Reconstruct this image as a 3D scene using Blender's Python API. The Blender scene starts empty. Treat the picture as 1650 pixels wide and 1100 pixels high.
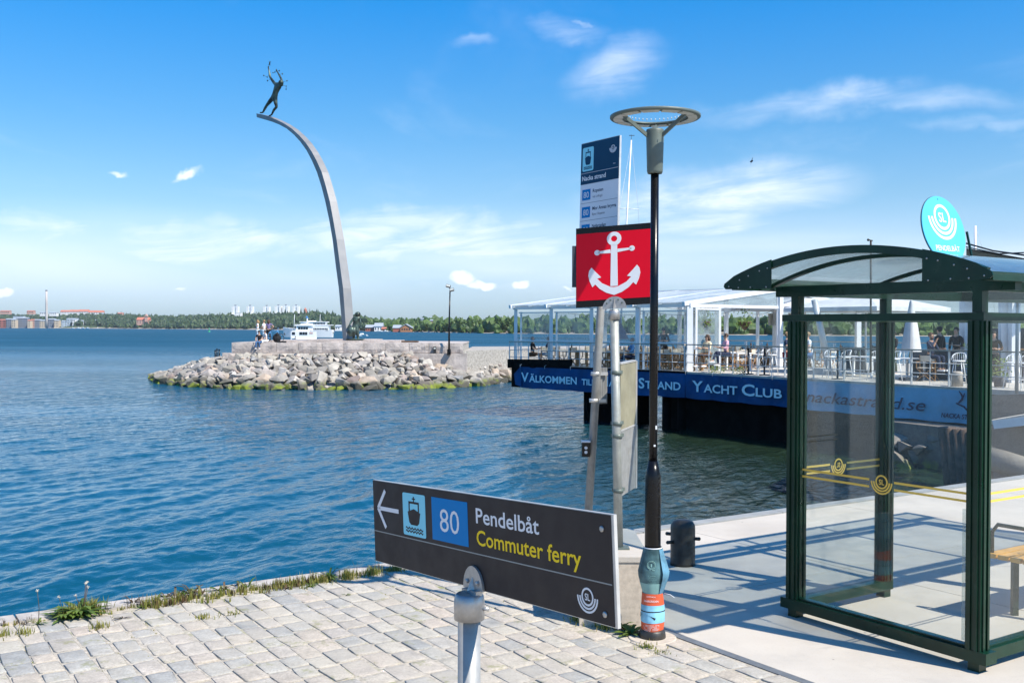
import bpy, bmesh, math, random
import numpy as np
from mathutils import Vector, Matrix, noise

R = math.radians
rnd = random.Random(7)
scene = bpy.context.scene
COL = scene.collection

# ------------------------------------------------------------------ camera
F = 1650.0                       # focal length in photograph pixels (frame 1650 x 1100)
CAMZ = 2.0
PITCH, ROLL = 21.5 / F, 0.0032
f0 = Vector((0, math.cos(PITCH), -math.sin(PITCH)))
u0 = Vector((0, math.sin(PITCH), math.cos(PITCH)))
r0 = Vector((1, 0, 0))
RT = r0 * math.cos(ROLL) + u0 * math.sin(ROLL)
UP = -r0 * math.sin(ROLL) + u0 * math.cos(ROLL)
cam_d = bpy.data.cameras.new('camera')
cam = bpy.data.objects.new('camera', cam_d)
COL.objects.link(cam)
M3 = Matrix((RT, UP, -f0)).transposed()
cam.matrix_world = Matrix.Translation((0, 0, CAMZ)) @ M3.to_4x4()
cam_d.sensor_width = 36.0
cam_d.lens = 36.0
cam_d.clip_start = 0.1
cam_d.clip_end = 20000
scene.camera = cam

# ------------------------------------------------------------------ light
SUN_EL = R(51.0)
SUN_H = Vector((0.79, -0.613, 0)).normalized()        # horizontal direction towards the sun
SUN_V = Vector((SUN_H.x * math.cos(SUN_EL), SUN_H.y * math.cos(SUN_EL), math.sin(SUN_EL)))
world = bpy.data.worlds.new('World')
scene.world = world
world.use_nodes = True
sun_d = bpy.data.lights.new('sun', 'SUN')
sun_d.energy = 4.8
sun_d.angle = R(0.53)
sun_d.color = (1.0, 0.93, 0.82)
sun = bpy.data.objects.new('sun', sun_d)
COL.objects.link(sun)
sun.rotation_euler = SUN_V.to_track_quat('Z', 'Y').to_euler()
sun.location = (20, -20, 40)

scene.view_settings.view_transform = 'Standard'
scene.view_settings.look = 'None'
scene.view_settings.gamma = 1.0
scene.view_settings.exposure = 0.6
scene.view_settings.use_curve_mapping = False
cy = scene.cycles
cy.use_denoising = True
cy.max_bounces = 8
cy.transparent_max_bounces = 24
cy.glossy_bounces = 4
cy.diffuse_bounces = 3
cy.transmission_bounces = 6
cy.volume_bounces = 0
cy.caustics_reflective = False
cy.caustics_refractive = False
cy.sample_clamp_indirect = 6.0
USE_HAZE = True
HAZE_D = 0.00005


class NT:
    """small helper to write node trees"""
    def __init__(s, tree):
        s.t = tree; s.n = tree.nodes; s.l = tree.links

    def node(s, kind, **kw):
        n = s.n.new(kind)
        for k, v in kw.items():
            setattr(n, k, v)
        return n

    def put(s, sock, v):
        if v is None:
            return
        if isinstance(v, bpy.types.NodeSocket):
            s.l.new(v, sock)
        else:
            sock.default_value = v

    def math(s, op, a, b=None, c=None, clamp=False):
        n = s.node('ShaderNodeMath', operation=op); n.use_clamp = clamp
        s.put(n.inputs[0], a); s.put(n.inputs[1], b); s.put(n.inputs[2], c)
        return n.outputs[0]

    def vmath(s, op, a, b=None):
        n = s.node('ShaderNodeVectorMath', operation=op)
        s.put(n.inputs[0], a); s.put(n.inputs[1], b)
        return n.outputs[0]

    def noise(s, vec, scale, detail=4, rough=0.55, dist=0.0, out=0):
        n = s.node('ShaderNodeTexNoise')
        s.put(n.inputs['Vector'], vec); s.put(n.inputs['Scale'], scale)
        s.put(n.inputs['Detail'], detail); s.put(n.inputs['Roughness'], rough)
        s.put(n.inputs['Distortion'], dist)
        return n.outputs[out]

    def ramp(s, fac, stops):
        n = s.node('ShaderNodeValToRGB')
        e = n.color_ramp.elements
        while len(e) < len(stops):
            e.new(0.5)
        for i, (p, c) in enumerate(stops):
            e[i].position = p
            e[i].color = c if len(c) == 4 else (*c, 1)
        s.put(n.inputs[0], fac)
        return n.outputs[0]

    def maprange(s, v, a, b, c=0.0, d=1.0, kind='SMOOTHSTEP'):
        n = s.node('ShaderNodeMapRange', interpolation_type=kind)
        n.clamp = True
        s.put(n.inputs['Value'], v)
        n.inputs['From Min'].default_value = a; n.inputs['From Max'].default_value = b
        n.inputs['To Min'].default_value = c; n.inputs['To Max'].default_value = d
        return n.outputs[0]

    def mix(s, fac, a, b, mode='MIX'):
        n = s.node('ShaderNodeMix', data_type='RGBA', blend_type=mode)
        s.put(n.inputs[0], fac)
        s.put(n.inputs[6], a if not isinstance(a, tuple) or len(a) == 4 else (*a, 1))
        s.put(n.inputs[7], b if not isinstance(b, tuple) or len(b) == 4 else (*b, 1))
        return n.outputs[2]

    def xyz(s, vec):
        n = s.node('ShaderNodeSeparateXYZ'); s.put(n.inputs[0], vec)
        return n.outputs

    def comb(s, x, y, z):
        n = s.node('ShaderNodeCombineXYZ')
        s.put(n.inputs[0], x); s.put(n.inputs[1], y); s.put(n.inputs[2], z)
        return n.outputs[0]


# ------------------------------------------------------------------ sky
def build_world():
    T = NT(world.node_tree)
    T.n.clear()
    sky = T.node('ShaderNodeTexSky', sky_type='NISHITA')
    sky.sun_disc = False
    sky.sun_elevation = SUN_EL
    sky.sun_rotation = math.atan2(SUN_V.x, SUN_V.y)
    sky.altitude = 0
    sky.air_density = 1.0
    sky.dust_density = 0.6
    sky.ozone_density = 3.0
    tc = T.node('ShaderNodeTexCoord').outputs['Generated']
    x, y, z = T.xyz(tc)[:3]
    # deeper blue high up, milky near the horizon, the same all the way round
    tint = T.ramp(T.math('MAXIMUM', z, 0.0), SKY_TINT)
    base = T.mix(1.0, sky.outputs[0], tint, 'MULTIPLY')
    # gnomonic coordinates about the north direction give every cloud its bearing and height
    yy = T.math('MAXIMUM', y, 0.05)
    u = T.math('DIVIDE', x, yy); v = T.math('DIVIDE', z, yy)
    ahead = T.maprange(y, 0.1, 0.3)
    uv = T.comb(u, v, 0.0)
    warp = T.noise(uv, 9.0, 5, 0.6, 0.0, 1)
    w = T.vmath('SCALE', T.vmath('SUBTRACT', warp, (0.5, 0.5, 0.5)), None)
    w.node.inputs['Scale'].default_value = 0.06
    uvw = T.vmath('ADD', uv, w)
    uu, vv = T.xyz(uvw)[:2]

    def blob(px, py, ax, ay, rot, s, soft):
        a = T.math('SUBTRACT', uu, (px - 825) / F); b = T.math('SUBTRACT', vv, (528 - py) / F)
        c, sn = math.cos(R(rot)), math.sin(R(rot))
        p = T.math('DIVIDE', T.math('ADD', T.math('MULTIPLY', a, c), T.math('MULTIPLY', b, sn)), ax / F)
        q = T.math('DIVIDE', T.math('SUBTRACT', T.math('MULTIPLY', b, c), T.math('MULTIPLY', a, sn)), ay / F)
        d = T.math('SQRT', T.math('ADD', T.math('MULTIPLY', p, p), T.math('MULTIPLY', q, q)))
        return T.math('MULTIPLY', T.maprange(d, soft, 1.0, 1.0, 0.0), s)

    wisp = None
    for b in WISPS:
        m = blob(*b)
        wisp = m if wisp is None else T.math('MAXIMUM', wisp, m)
    # streaky fibres
    fib = T.noise(T.comb(T.math('MULTIPLY', u, 5.0), T.math('MULTIPLY', T.math('ADD', v, T.math('MULTIPLY', u, -0.12)), 26.0), 3.3), 1.6, 8, 0.62, 0.6)
    fib = T.maprange(fib, 0.26, 0.82, 0.14, 1.0)
    wisp = T.math('MULTIPLY', T.math('MULTIPLY', wisp, fib), ahead)
    puff = None
    for b in PUFFS:
        m = blob(*b)
        puff = m if puff is None else T.math('MAXIMUM', puff, m)
    pn = T.noise(uv, 55.0, 6, 0.6)
    puff = T.maprange(T.math('MULTIPLY', puff, T.math('ADD', pn, 0.40)), 0.12, 0.72, 0.0, 0.95)
    puff = T.math('MULTIPLY', puff, ahead)
    # high thin veil over the whole sky
    zz = T.math('MAXIMUM', z, 0.06)
    hv = T.noise(T.comb(T.math('DIVIDE', x, zz), T.math('MULTIPLY', T.math('DIVIDE', y, zz), 0.45), 0.0), 0.9, 6, 0.6, 0.5)
    veil = T.math('MULTIPLY', T.maprange(hv, 0.5, 0.8), T.maprange(z, 0.02, 0.2, 0.0, 0.16))
    # broad soft bank of thin cloud low over the horizon, all the way round
    low = T.noise(T.comb(T.math('MULTIPLY', T.math('ARCTAN2', x, y), 1.6), T.math('MULTIPLY', z, 9.0), 0.0), 1.3, 4, 0.5, 0.4)
    bank = T.math('MULTIPLY', T.maprange(low, 0.3, 0.7, 0.15, 0.6), T.math('MULTIPLY', T.maprange(z, 0.0, 0.06), T.maprange(z, 0.06, 0.13, 1.0, 0.0)))
    fac = T.math('MAXIMUM', T.math('MAXIMUM', wisp, puff), T.math('MAXIMUM', veil, bank))
    cl = T.mix(T.math('MULTIPLY', fac, 1.0), base, CLOUD_COL)
    cl = T.mix(T.maprange(fac, 0.0, 1.0, 0.0, 1.0, 'LINEAR'), base, CLOUD_COL)
    bg = T.node('ShaderNodeBackground')
    T.l.new(cl, bg.inputs[0])
    bg.inputs[1].default_value = SKY_STRENGTH
    out = T.node('ShaderNodeOutputWorld')
    T.l.new(bg.outputs[0], out.inputs[0])


SKY_STRENGTH = 0.12
SKY_TINT = [(0.0, (0.55, 0.71, 0.98)), (0.03, (0.55, 0.71, 0.97)), (0.126, (0.565, 0.775, 0.90)), (0.195, (0.34, 0.73, 0.95)), (0.30, (0.085, 0.70, 1.12)), (1.0, (0.10, 0.6, 1.1))]
CLOUD_COL = (6.6, 7.0, 7.6)
# bearing/height given as px, py of the picture plane, half axes, rotation, strength, softness
WISPS = [(990, 105, 120, 60, 25, 0.62, 0.0), (905, 45, 90, 35, -10, 0.4, 0.0), (1380, 165, 380, 34, 4, 0.5, 0.05),
         (1150, 330, 290, 85, 8, 0.95, 0.2), (250, 385, 470, 52, -3, 0.85, 0.3), (700, 385, 340, 55, -3, 0.95, 0.3),
         (1230, 290, 120, 22, 10, 0.5, 0.1), (950, 430, 640, 60, 0, 0.55, 0.2), (60, 345, 160, 18, 0, 0.35, 0.1),
         (1580, 188, 160, 20, 8, 0.38, 0.0), (760, 77, 50, 16, 0, 0.4, 0.1)]
PUFFS = [(748, 448, 30, 22, 0, 1.0, 0.0), (772, 457, 34, 14, 0, 1.0, 0.0), (835, 455, 28, 13, 0, 0.95, 0.1), (8, 459, 28, 12, 0, 0.95, 0.1),
         (305, 288, 38, 12, 18, 0.72, 0.0), (195, 269, 34, 9, 0, 0.6, 0.0), (289, 452, 24, 7, 0, 0.62, 0.0),
         (910, 462, 22, 9, 0, 0.6, 0.0), (1190, 452, 34, 9, 0, 0.6, 0.0), (935, 35, 40, 12, -25, 0.35, 0.0)]
build_world()


# ------------------------------------------------------------------ materials
def mat(name, col, rough=0.6, metal=0.0, var=0.0, vscale=3.0, bump=0.0, bscale=40.0, spec=0.5, col2=None, dirt=None, emit=None):
    """procedural surface: base colour varied by noise, fine relief, optional dirt colour in patches"""
    m = bpy.data.materials.new(name); m.use_nodes = True
    T = NT(m.node_tree); T.n.clear()
    p = T.node('ShaderNodeBsdfPrincipled'); out = T.node('ShaderNodeOutputMaterial')
    T.l.new(p.outputs[0], out.inputs[0])
    p.inputs['Roughness'].default_value = rough
    p.inputs['Metallic'].default_value = metal
    p.inputs['Specular IOR Level'].default_value = spec
    tc = T.node('ShaderNodeTexCoord').outputs['Object']
    c = (*col, 1)
    if var or col2:
        n = T.noise(tc, vscale, 6, 0.6)
        n = T.maprange(n, 0.3, 0.7)
        a = tuple(max(0, v * (1 - var)) for v in col); b = tuple(min(1, v * (1 + var)) for v in (col2 or col))
        c = T.mix(n, a, b)
    if dirt:
        dc, ds, amt = dirt
        dn = T.maprange(T.noise(tc, ds, 8, 0.65), 0.55, 0.72, 0.0, amt)
        c = T.mix(dn, c if isinstance(c, bpy.types.NodeSocket) else c, dc)
    T.put(p.inputs['Base Color'], c)
    if bump:
        b = T.node('ShaderNodeBump'); b.inputs['Strength'].default_value = bump
        b.inputs['Distance'].default_value = 0.3 / bscale
        T.l.new(T.noise(tc, bscale, 5, 0.6), b.inputs['Height'])
        T.l.new(b.outputs[0], p.inputs['Normal'])
    if rough < 0.9 and var:
        T.l.new(T.maprange(T.noise(tc, vscale * 3, 4), 0.3, 0.7, rough * 0.85, min(1, rough * 1.2)), p.inputs['Roughness'])
    if emit:
        p.inputs['Emission Color'].default_value = (*emit[0], 1); p.inputs['Emission Strength'].default_value = emit[1]
    return m


def stone_mat(name, stops, nscale=30.0, bump=0.5, rough=0.85, algae=None, speck=0.25, sand=False):
    """every stone its own tone (by object and by loose piece), mottled, optionally green below a height"""
    m = bpy.data.materials.new(name); m.use_nodes = True
    T = NT(m.node_tree); T.n.clear()
    p = T.node('ShaderNodeBsdfPrincipled'); out = T.node('ShaderNodeOutputMaterial')
    T.l.new(p.outputs[0], out.inputs[0])
    oi = T.node('ShaderNodeObjectInfo').outputs['Random']
    g = T.node('ShaderNodeNewGeometry')
    r = T.math('FRACT', T.math('ADD', T.math('MULTIPLY', oi, 7.31), g.outputs['Random Per Island']))
    base = T.ramp(r, stops); base.node.color_ramp.interpolation = 'LINEAR'
    pos = g.outputs['Position']
    n1 = T.maprange(T.noise(pos, nscale * 0.15, 6, 0.65), 0.3, 0.7, 1 - speck, 1 + speck, 'LINEAR')
    n2 = T.maprange(T.noise(pos, nscale, 5, 0.7), 0.3, 0.7, 1 - speck, 1 + speck, 'LINEAR')
    k = T.math('MULTIPLY', n1, n2)
    c = T.mix(1.0, base, T.comb(k, k, k), 'MULTIPLY')
    if sand:
        # blown sand and grit lying over the setts, moss creeping in towards the kerb
        sn = T.maprange(T.noise(pos, 1.6, 8, 0.7), 0.40, 0.68, 0.0, 0.75)
        c = T.mix(sn, c, (0.44, 0.395, 0.32))
        gr = T.maprange(T.noise(pos, 45.0, 6, 0.75), 0.52, 0.62, 0.0, 0.5)
        c = T.mix(gr, c, (0.30, 0.26, 0.21))
        ms = T.math('MULTIPLY', T.maprange(T.noise(pos, 3.5, 6, 0.7), 0.56, 0.66), T.maprange(T.noise(pos, 14.0, 4, 0.7), 0.42, 0.6))
        c = T.mix(T.math('MULTIPLY', ms, 0.55), c, (0.20, 0.20, 0.07))
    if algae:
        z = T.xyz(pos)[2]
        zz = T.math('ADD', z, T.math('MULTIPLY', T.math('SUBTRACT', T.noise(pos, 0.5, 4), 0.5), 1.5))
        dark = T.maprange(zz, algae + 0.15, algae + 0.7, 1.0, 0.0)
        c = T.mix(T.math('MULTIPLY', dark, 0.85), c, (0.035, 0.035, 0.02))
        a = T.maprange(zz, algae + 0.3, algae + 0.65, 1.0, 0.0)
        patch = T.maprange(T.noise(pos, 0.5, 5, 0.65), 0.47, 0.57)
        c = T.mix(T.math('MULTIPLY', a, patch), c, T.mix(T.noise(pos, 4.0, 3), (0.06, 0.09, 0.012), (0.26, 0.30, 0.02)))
    T.put(p.inputs['Base Color'], c)
    p.inputs['Roughness'].default_value = rough
    b = T.node('ShaderNodeBump'); b.inputs['Strength'].default_value = bump; b.inputs['Distance'].default_value = 0.2 / nscale
    T.l.new(T.noise(pos, nscale * 0.8, 8, 0.7), b.inputs['Height'])
    T.l.new(b.outputs[0], p.inputs['Normal'])
    return m


def glass_mat(name, tint=(0.9, 0.95, 0.93), dust=0.06, dcol=(0.6, 0.62, 0.6), refl=1.0, dscale=2.5, rough=0.0):
    """a single clear sheet: lets light straight through, mirrors by Fresnel, carries a film of dust"""
    m = bpy.data.materials.new(name); m.use_nodes = True
    T = NT(m.node_tree); T.n.clear()
    out = T.node('ShaderNodeOutputMaterial')
    tr = T.node('ShaderNodeBsdfTransparent'); tr.inputs[0].default_value = (*tint, 1)
    gl = T.node('ShaderNodeBsdfGlossy'); gl.inputs['Roughness'].default_value = rough
    gl.inputs[0].default_value = (1, 1, 1, 1)
    fr = T.node('ShaderNodeFresnel')
    bf = T.node('ShaderNodeNewGeometry').outputs['Backfacing']
    T.l.new(T.maprange(bf, 0.0, 1.0, 1.42, 1 / 1.42, 'LINEAR'), fr.inputs[0])
    fac = T.math('MULTIPLY', fr.outputs[0], refl, clamp=True)
    mx = T.node('ShaderNodeMixShader'); T.l.new(fac, mx.inputs[0]); T.l.new(tr.outputs[0], mx.inputs[1]); T.l.new(gl.outputs[0], mx.inputs[2])
    df = T.node('ShaderNodeBsdfDiffuse'); df.inputs[0].default_value = (*dcol, 1)
    tl = T.node('ShaderNodeBsdfTranslucent'); tl.inputs[0].default_value = (*dcol, 1)
    dd = T.node('ShaderNodeMixShader'); dd.inputs[0].default_value = 0.45
    T.l.new(df.outputs[0], dd.inputs[1]); T.l.new(tl.outputs[0], dd.inputs[2])
    tc = T.node('ShaderNodeTexCoord').outputs['Object']
    dn = T.maprange(T.noise(tc, dscale, 7, 0.65), 0.35, 0.75, dust * 0.45, dust * 1.8, 'LINEAR')
    m2 = T.node('ShaderNodeMixShader'); T.l.new(dn, m2.inputs[0]); T.l.new(mx.outputs[0], m2.inputs[1]); T.l.new(dd.outputs[0], m2.inputs[2])
    T.l.new(m2.outputs[0], out.inputs[0])
    return m


MT = {}
MT['concrete'] = mat('pale_concrete', (0.50, 0.455, 0.395), 0.85, var=0.07, vscale=1.3, bump=0.25, bscale=90, dirt=((0.33, 0.31, 0.28, 1), 2.2, 0.35))
def quay_concrete():
    m = MT['concrete'].copy(); m.name = 'worn_quay_concrete'
    T = NT(m.node_tree); p = [n for n in T.n if n.type == 'BSDF_PRINCIPLED'][0]
    src = p.inputs['Base Color'].links[0].from_socket
    pos = T.node('ShaderNodeNewGeometry').outputs['Position']
    c = T.mix(T.maprange(T.noise(pos, 0.5, 7, 0.65), 0.42, 0.70, 0.0, 0.45), src, (0.36, 0.32, 0.27))
    c = T.mix(T.maprange(T.noise(pos, 90.0, 3, 0.7), 0.60, 0.68, 0.0, 0.5), c, (0.27, 0.25, 0.22))
    v = T.node('ShaderNodeTexVoronoi'); v.inputs['Scale'].default_value = 5.0; T.l.new(pos, v.inputs['Vector'])
    spot = T.math('MULTIPLY', T.maprange(v.outputs['Distance'], 0.035, 0.06, 1.0, 0.0), T.maprange(T.xyz(v.outputs['Color'])[0], 0.6, 0.7))
    c = T.mix(T.math('MULTIPLY', spot, 0.75), c, (0.10, 0.095, 0.09))
    st = T.noise(T.vmath('MULTIPLY', pos, (1.0, 6.0, 1.0)), 1.1, 5, 0.7, 1.5)
    c = T.mix(T.maprange(st, 0.60, 0.72, 0.0, 0.22), c, (0.16, 0.15, 0.14))
    T.l.new(c, p.inputs['Base Color'])
    return m


MT['concrete'] = quay_concrete()
MT['concrete_edge'] = mat('grey_concrete_edge', (0.27, 0.28, 0.28), 0.85, var=0.14, vscale=4, bump=0.3, bscale=60)
MT['quay_wall'] = mat('quay_wall_concrete', (0.16, 0.15, 0.13), 0.9, var=0.3, vscale=1.2, bump=0.6, bscale=12)
MT['plinth'] = mat('exposed_aggregate_concrete', (0.50, 0.43, 0.35), 0.9, var=0.12, vscale=25, bump=0.5, bscale=120, dirt=((0.25, 0.20, 0.15, 1), 22, 0.5))
MT['steel_strip'] = mat('worn_steel_strip', (0.17, 0.18, 0.19), 0.6, metal=0.3, var=0.15, vscale=9)
MT['kerb'] = mat('granite_kerb', (0.42, 0.38, 0.34), 0.85, var=0.2, vscale=7, bump=0.5, bscale=70, dirt=((0.20, 0.18, 0.13, 1), 5, 0.7))
MT['galv'] = mat('galvanised_steel', (0.31, 0.31, 0.30), 0.5, metal=0.25, var=0.14, vscale=14, bump=0.05, bscale=60, dirt=((0.30, 0.27, 0.20, 1), 6, 0.45))
MT['galv_rust'] = mat('weathered_galvanised_steel', (0.36, 0.37, 0.34), 0.55, metal=0.4, var=0.16, vscale=9, dirt=((0.33, 0.24, 0.10, 1), 4, 0.7))
MT['alu'] = mat('cast_aluminium', (0.42, 0.41, 0.40), 0.42, metal=0.7, var=0.12, vscale=30, bump=0.08, bscale=90)
MT['sign_grey'] = mat('dark_grey_sign_face', (0.036, 0.028, 0.027), 0.5, var=0.05, vscale=5, spec=0.25)
MT['board_back'] = mat('stained_board_back', (0.27, 0.25, 0.17), 0.6, var=0.15, vscale=5)
MT['sign_edge'] = mat('bare_aluminium_edge', (0.62, 0.60, 0.57), 0.4, metal=0.5, var=0.1, vscale=12)
MT['white_print'] = mat('white_sign_print', (0.74, 0.75, 0.78), 0.45)
MT['yellow_print'] = mat('yellow_sign_print', (0.90, 0.62, 0.02), 0.5, spec=0.2)
MT['blue_print'] = mat('blue_sign_print', (0.0, 0.20, 0.52), 0.5, var=0.03, spec=0.2)
MT['cyan_print'] = mat('light_blue_sign_print', (0.25, 0.66, 0.80), 0.5, var=0.03, spec=0.2)
MT['navy_print'] = mat('navy_sign_print', (0.004, 0.045, 0.10), 0.45, var=0.04, spec=0.25)
MT['panel_white'] = mat('white_sign_panel', (0.68, 0.72, 0.78), 0.4, var=0.03)
MT['grey_line'] = mat('grey_sign_line', (0.28, 0.29, 0.28), 0.5)
MT['red'] = mat('red_enamel', (0.72, 0.0, 0.018), 0.42, var=0.03, vscale=3, spec=0.2)
MT['black_paint'] = mat('black_paint', (0.005, 0.005, 0.006), 0.25, spec=0.3, var=0.25, vscale=5, bump=0.04, bscale=60)
MT['black_iron'] = mat('worn_cast_iron', (0.030, 0.027, 0.023), 0.42, var=0.35, vscale=12, bump=0.25, bscale=50, dirt=((0.07, 0.055, 0.04, 1), 9, 0.6))
MT['lamp_grey'] = mat('grey_green_lamp_metal', (0.105, 0.13, 0.115), 0.45, var=0.1, vscale=10)
MT['lamp_lens'] = mat('lamp_diffuser', (0.55, 0.56, 0.52), 0.35, var=0.08, vscale=20)
MT['green'] = mat('dark_green_powder_coat', (0.004, 0.028, 0.015), 0.32, spec=0.35, var=0.25, vscale=4, bump=0.03, bscale=70, dirt=((0.05, 0.07, 0.05, 1), 14, 0.25))
MT['green_light'] = mat('green_corrugated_liner', (0.03, 0.075, 0.05), 0.5, var=0.2, vscale=10)
MT['glass'] = glass_mat('shelter_glass', (0.965, 0.98, 0.975), 0.016, refl=0.75, dscale=2.0)
MT['poly'] = glass_mat('roof_polycarbonate', (0.84, 0.88, 0.88), 0.11, (0.52, 0.58, 0.60), 0.8, 3.0, 0.08)
MT['roof_foil'] = glass_mat('pavilion_roof_foil', (0.85, 0.9, 0.92), 0.5, (0.75, 0.78, 0.80), 0.6, 0.8, 0.1)
MT['pav_glass'] = glass_mat('pavilion_clear_foil', (0.88, 0.93, 0.94), 0.30, (0.6, 0.68, 0.70), 0.7, 0.6, 0.03)
MT['yellow_tape'] = mat('yellow_glass_stripe', (0.80, 0.52, 0.10), 0.5, spec=0.2)
MT['wood'] = mat('varnished_bench_wood', (0.62, 0.33, 0.07), 0.45, var=0.2, vscale=12)
MT['white_paint'] = mat('white_painted_metal', (0.78, 0.79, 0.80), 0.4, var=0.04, vscale=4)
MT['white_boat'] = mat('white_hull_paint', (0.88, 0.87, 0.85), 0.35, var=0.03)
MT['dark_glass'] = mat('dark_window_glass', (0.02, 0.03, 0.04), 0.08)
MT['rail'] = mat('galvanised_railing', (0.55, 0.57, 0.58), 0.4, metal=0.35, var=0.1)
MT['handrail'] = mat('weathered_wooden_handrail', (0.42, 0.34, 0.26), 0.7, var=0.2, vscale=5)
MT['deck'] = mat('weathered_deck', (0.46, 0.43, 0.38), 0.8, var=0.2, vscale=3)
MT['banner'] = mat('dark_blue_banner', (0.003, 0.065, 0.19), 0.65, spec=0.2, var=0.25, vscale=1.2, bump=0.3, bscale=3)
MT['banner_light'] = mat('pale_blue_banner', (0.13, 0.42, 0.62), 0.65, spec=0.2, var=0.2, vscale=0.8, bump=0.3, bscale=3)
MT['banner_text'] = mat('banner_lettering', (0.62, 0.82, 0.90), 0.6, spec=0.2)
MT['banner_dark'] = mat('banner_dark_lettering', (0.004, 0.025, 0.08), 0.7, spec=0.1)
MT['black_timber'] = mat('tarred_timber', (0.005, 0.005, 0.005), 0.9, var=0.5, vscale=2, bump=0.5, bscale=8, spec=0.1)
MT['brown_pile'] = mat('wet_brown_piles', (0.10, 0.065, 0.045), 0.75, var=0.4, vscale=3, bump=0.5, bscale=12)
MT['chair_wood'] = mat('oiled_chair_wood', (0.36, 0.20, 0.09), 0.6, var=0.2, vscale=9)
MT['canvas'] = mat('beige_canvas', (0.62, 0.55, 0.45), 0.85, var=0.08, vscale=9)
MT['parasol'] = mat('grey_white_parasol_cloth', (0.62, 0.62, 0.63), 0.85, var=0.08, vscale=3)
MT['tent'] = mat('beige_awning_cloth', (0.50, 0.43, 0.38), 0.85, var=0.1, vscale=2)
MT['planter'] = mat('dark_blue_grey_planter', (0.035, 0.045, 0.06), 0.7, var=0.2)
MT['bronze'] = mat('patinated_bronze', (0.028, 0.030, 0.026), 0.42, metal=0.4, var=0.5, vscale=2.2, col2=(0.075, 0.11, 0.09))
MT['arch_steel'] = mat('brushed_arch_steel', (0.27, 0.265, 0.26), 0.5, metal=0.25, var=0.08, vscale=0.5, bump=0.05, bscale=8)
MT['granite'] = mat('pink_grey_granite', (0.46, 0.40, 0.36), 0.85, var=0.22, vscale=1.2, bump=0.9, bscale=5, dirt=((0.26, 0.22, 0.19, 1), 1.5, 0.6))
MT['gravel'] = mat('coarse_gravel', (0.36, 0.33, 0.29), 0.95, var=0.3, vscale=6, bump=1.0, bscale=20)
MT['skin'] = mat('skin', (0.52, 0.31, 0.21), 0.55)
MT['skin_tan'] = mat('tanned_skin', (0.40, 0.22, 0.14), 0.55)
MT['hair_brown'] = mat('brown_hair', (0.07, 0.035, 0.018), 0.6, var=0.3, vscale=30)
MT['hair_blond'] = mat('blond_hair', (0.30, 0.19, 0.09), 0.6, var=0.3, vscale=30)
MT['hair_dark'] = mat('dark_hair', (0.012, 0.010, 0.009), 0.6)
for nm, c in dict(black=(0.012, 0.012, 0.014), navy=(0.015, 0.025, 0.06), denim=(0.05, 0.13, 0.28), white=(0.72, 0.72, 0.72), cream=(0.66, 0.56, 0.38),
                  pink=(0.66, 0.36, 0.42), red=(0.40, 0.02, 0.03), blue=(0.10, 0.28, 0.55), palejean=(0.38, 0.50, 0.60), brown=(0.10, 0.055, 0.03), purple=(0.16, 0.13, 0.26), green=(0.05, 0.07, 0.04)).items():
    MT['cloth_' + nm] = mat(nm + '_cloth', c, 0.85, var=0.15, vscale=14)


def foliage_mat(name, a, b, trans=0.25):
    m = bpy.data.materials.new(name); m.use_nodes = True
    T = NT(m.node_tree); T.n.clear()
    out = T.node('ShaderNodeOutputMaterial')
    g = T.node('ShaderNodeNewGeometry')
    oi = T.node('ShaderNodeObjectInfo').outputs['Random']
    r = T.math('FRACT', T.math('ADD', g.outputs['Random Per Island'], oi))
    c = T.mix(r, a, b)
    d = T.node('ShaderNodeBsdfPrincipled'); T.l.new(c, d.inputs['Base Color']); d.inputs['Roughness'].default_value = 0.6
    t = T.node('ShaderNodeBsdfTranslucent'); T.l.new(c, t.inputs[0])
    mx = T.node('ShaderNodeMixShader'); mx.inputs[0].default_value = trans
    T.l.new(d.outputs[0], mx.inputs[1]); T.l.new(t.outputs[0], mx.inputs[2]); T.l.new(mx.outputs[0], out.inputs[0])
    return m


MT['forest'] = foliage_mat('far_forest_green', (0.022, 0.048, 0.022), (0.055, 0.095, 0.030), 0.1)
MT['forest_light'] = foliage_mat('broadleaf_green', (0.040, 0.085, 0.020), (0.10, 0.17, 0.035), 0.2)
MT['grass'] = foliage_mat('grass_blades', (0.16, 0.20, 0.03), (0.36, 0.30, 0.09), 0.35)
MT['weed'] = foliage_mat('weed_leaves', (0.07, 0.13, 0.02), (0.17, 0.24, 0.04), 0.35)
MT['weed_dark'] = foliage_mat('reddish_weed_leaves', (0.06, 0.055, 0.025), (0.14, 0.08, 0.04), 0.2)
MT['moss'] = mat('joint_sand_and_moss', (0.42, 0.37, 0.30), 0.95, var=0.25, vscale=30, bump=0.8, bscale=120, dirt=((0.17, 0.20, 0.03, 1), 1.7, 0.95))
MT['trunk'] = mat('tree_bark', (0.09, 0.065, 0.045), 0.9)
MT['cobble'] = stone_mat('cobblestone', [(0.0, (0.33, 0.31, 0.28, 1)), (0.12, (0.43, 0.37, 0.30, 1)), (0.35, (0.45, 0.41, 0.34, 1)), (0.5, (0.33, 0.325, 0.30, 1)),
                                         (0.62, (0.46, 0.39, 0.32, 1)), (0.78, (0.39, 0.37, 0.33, 1)), (0.9, (0.24, 0.245, 0.24, 1)), (1.0, (0.50, 0.43, 0.35, 1))], 60, 0.8, speck=0.22, sand=True)
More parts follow.
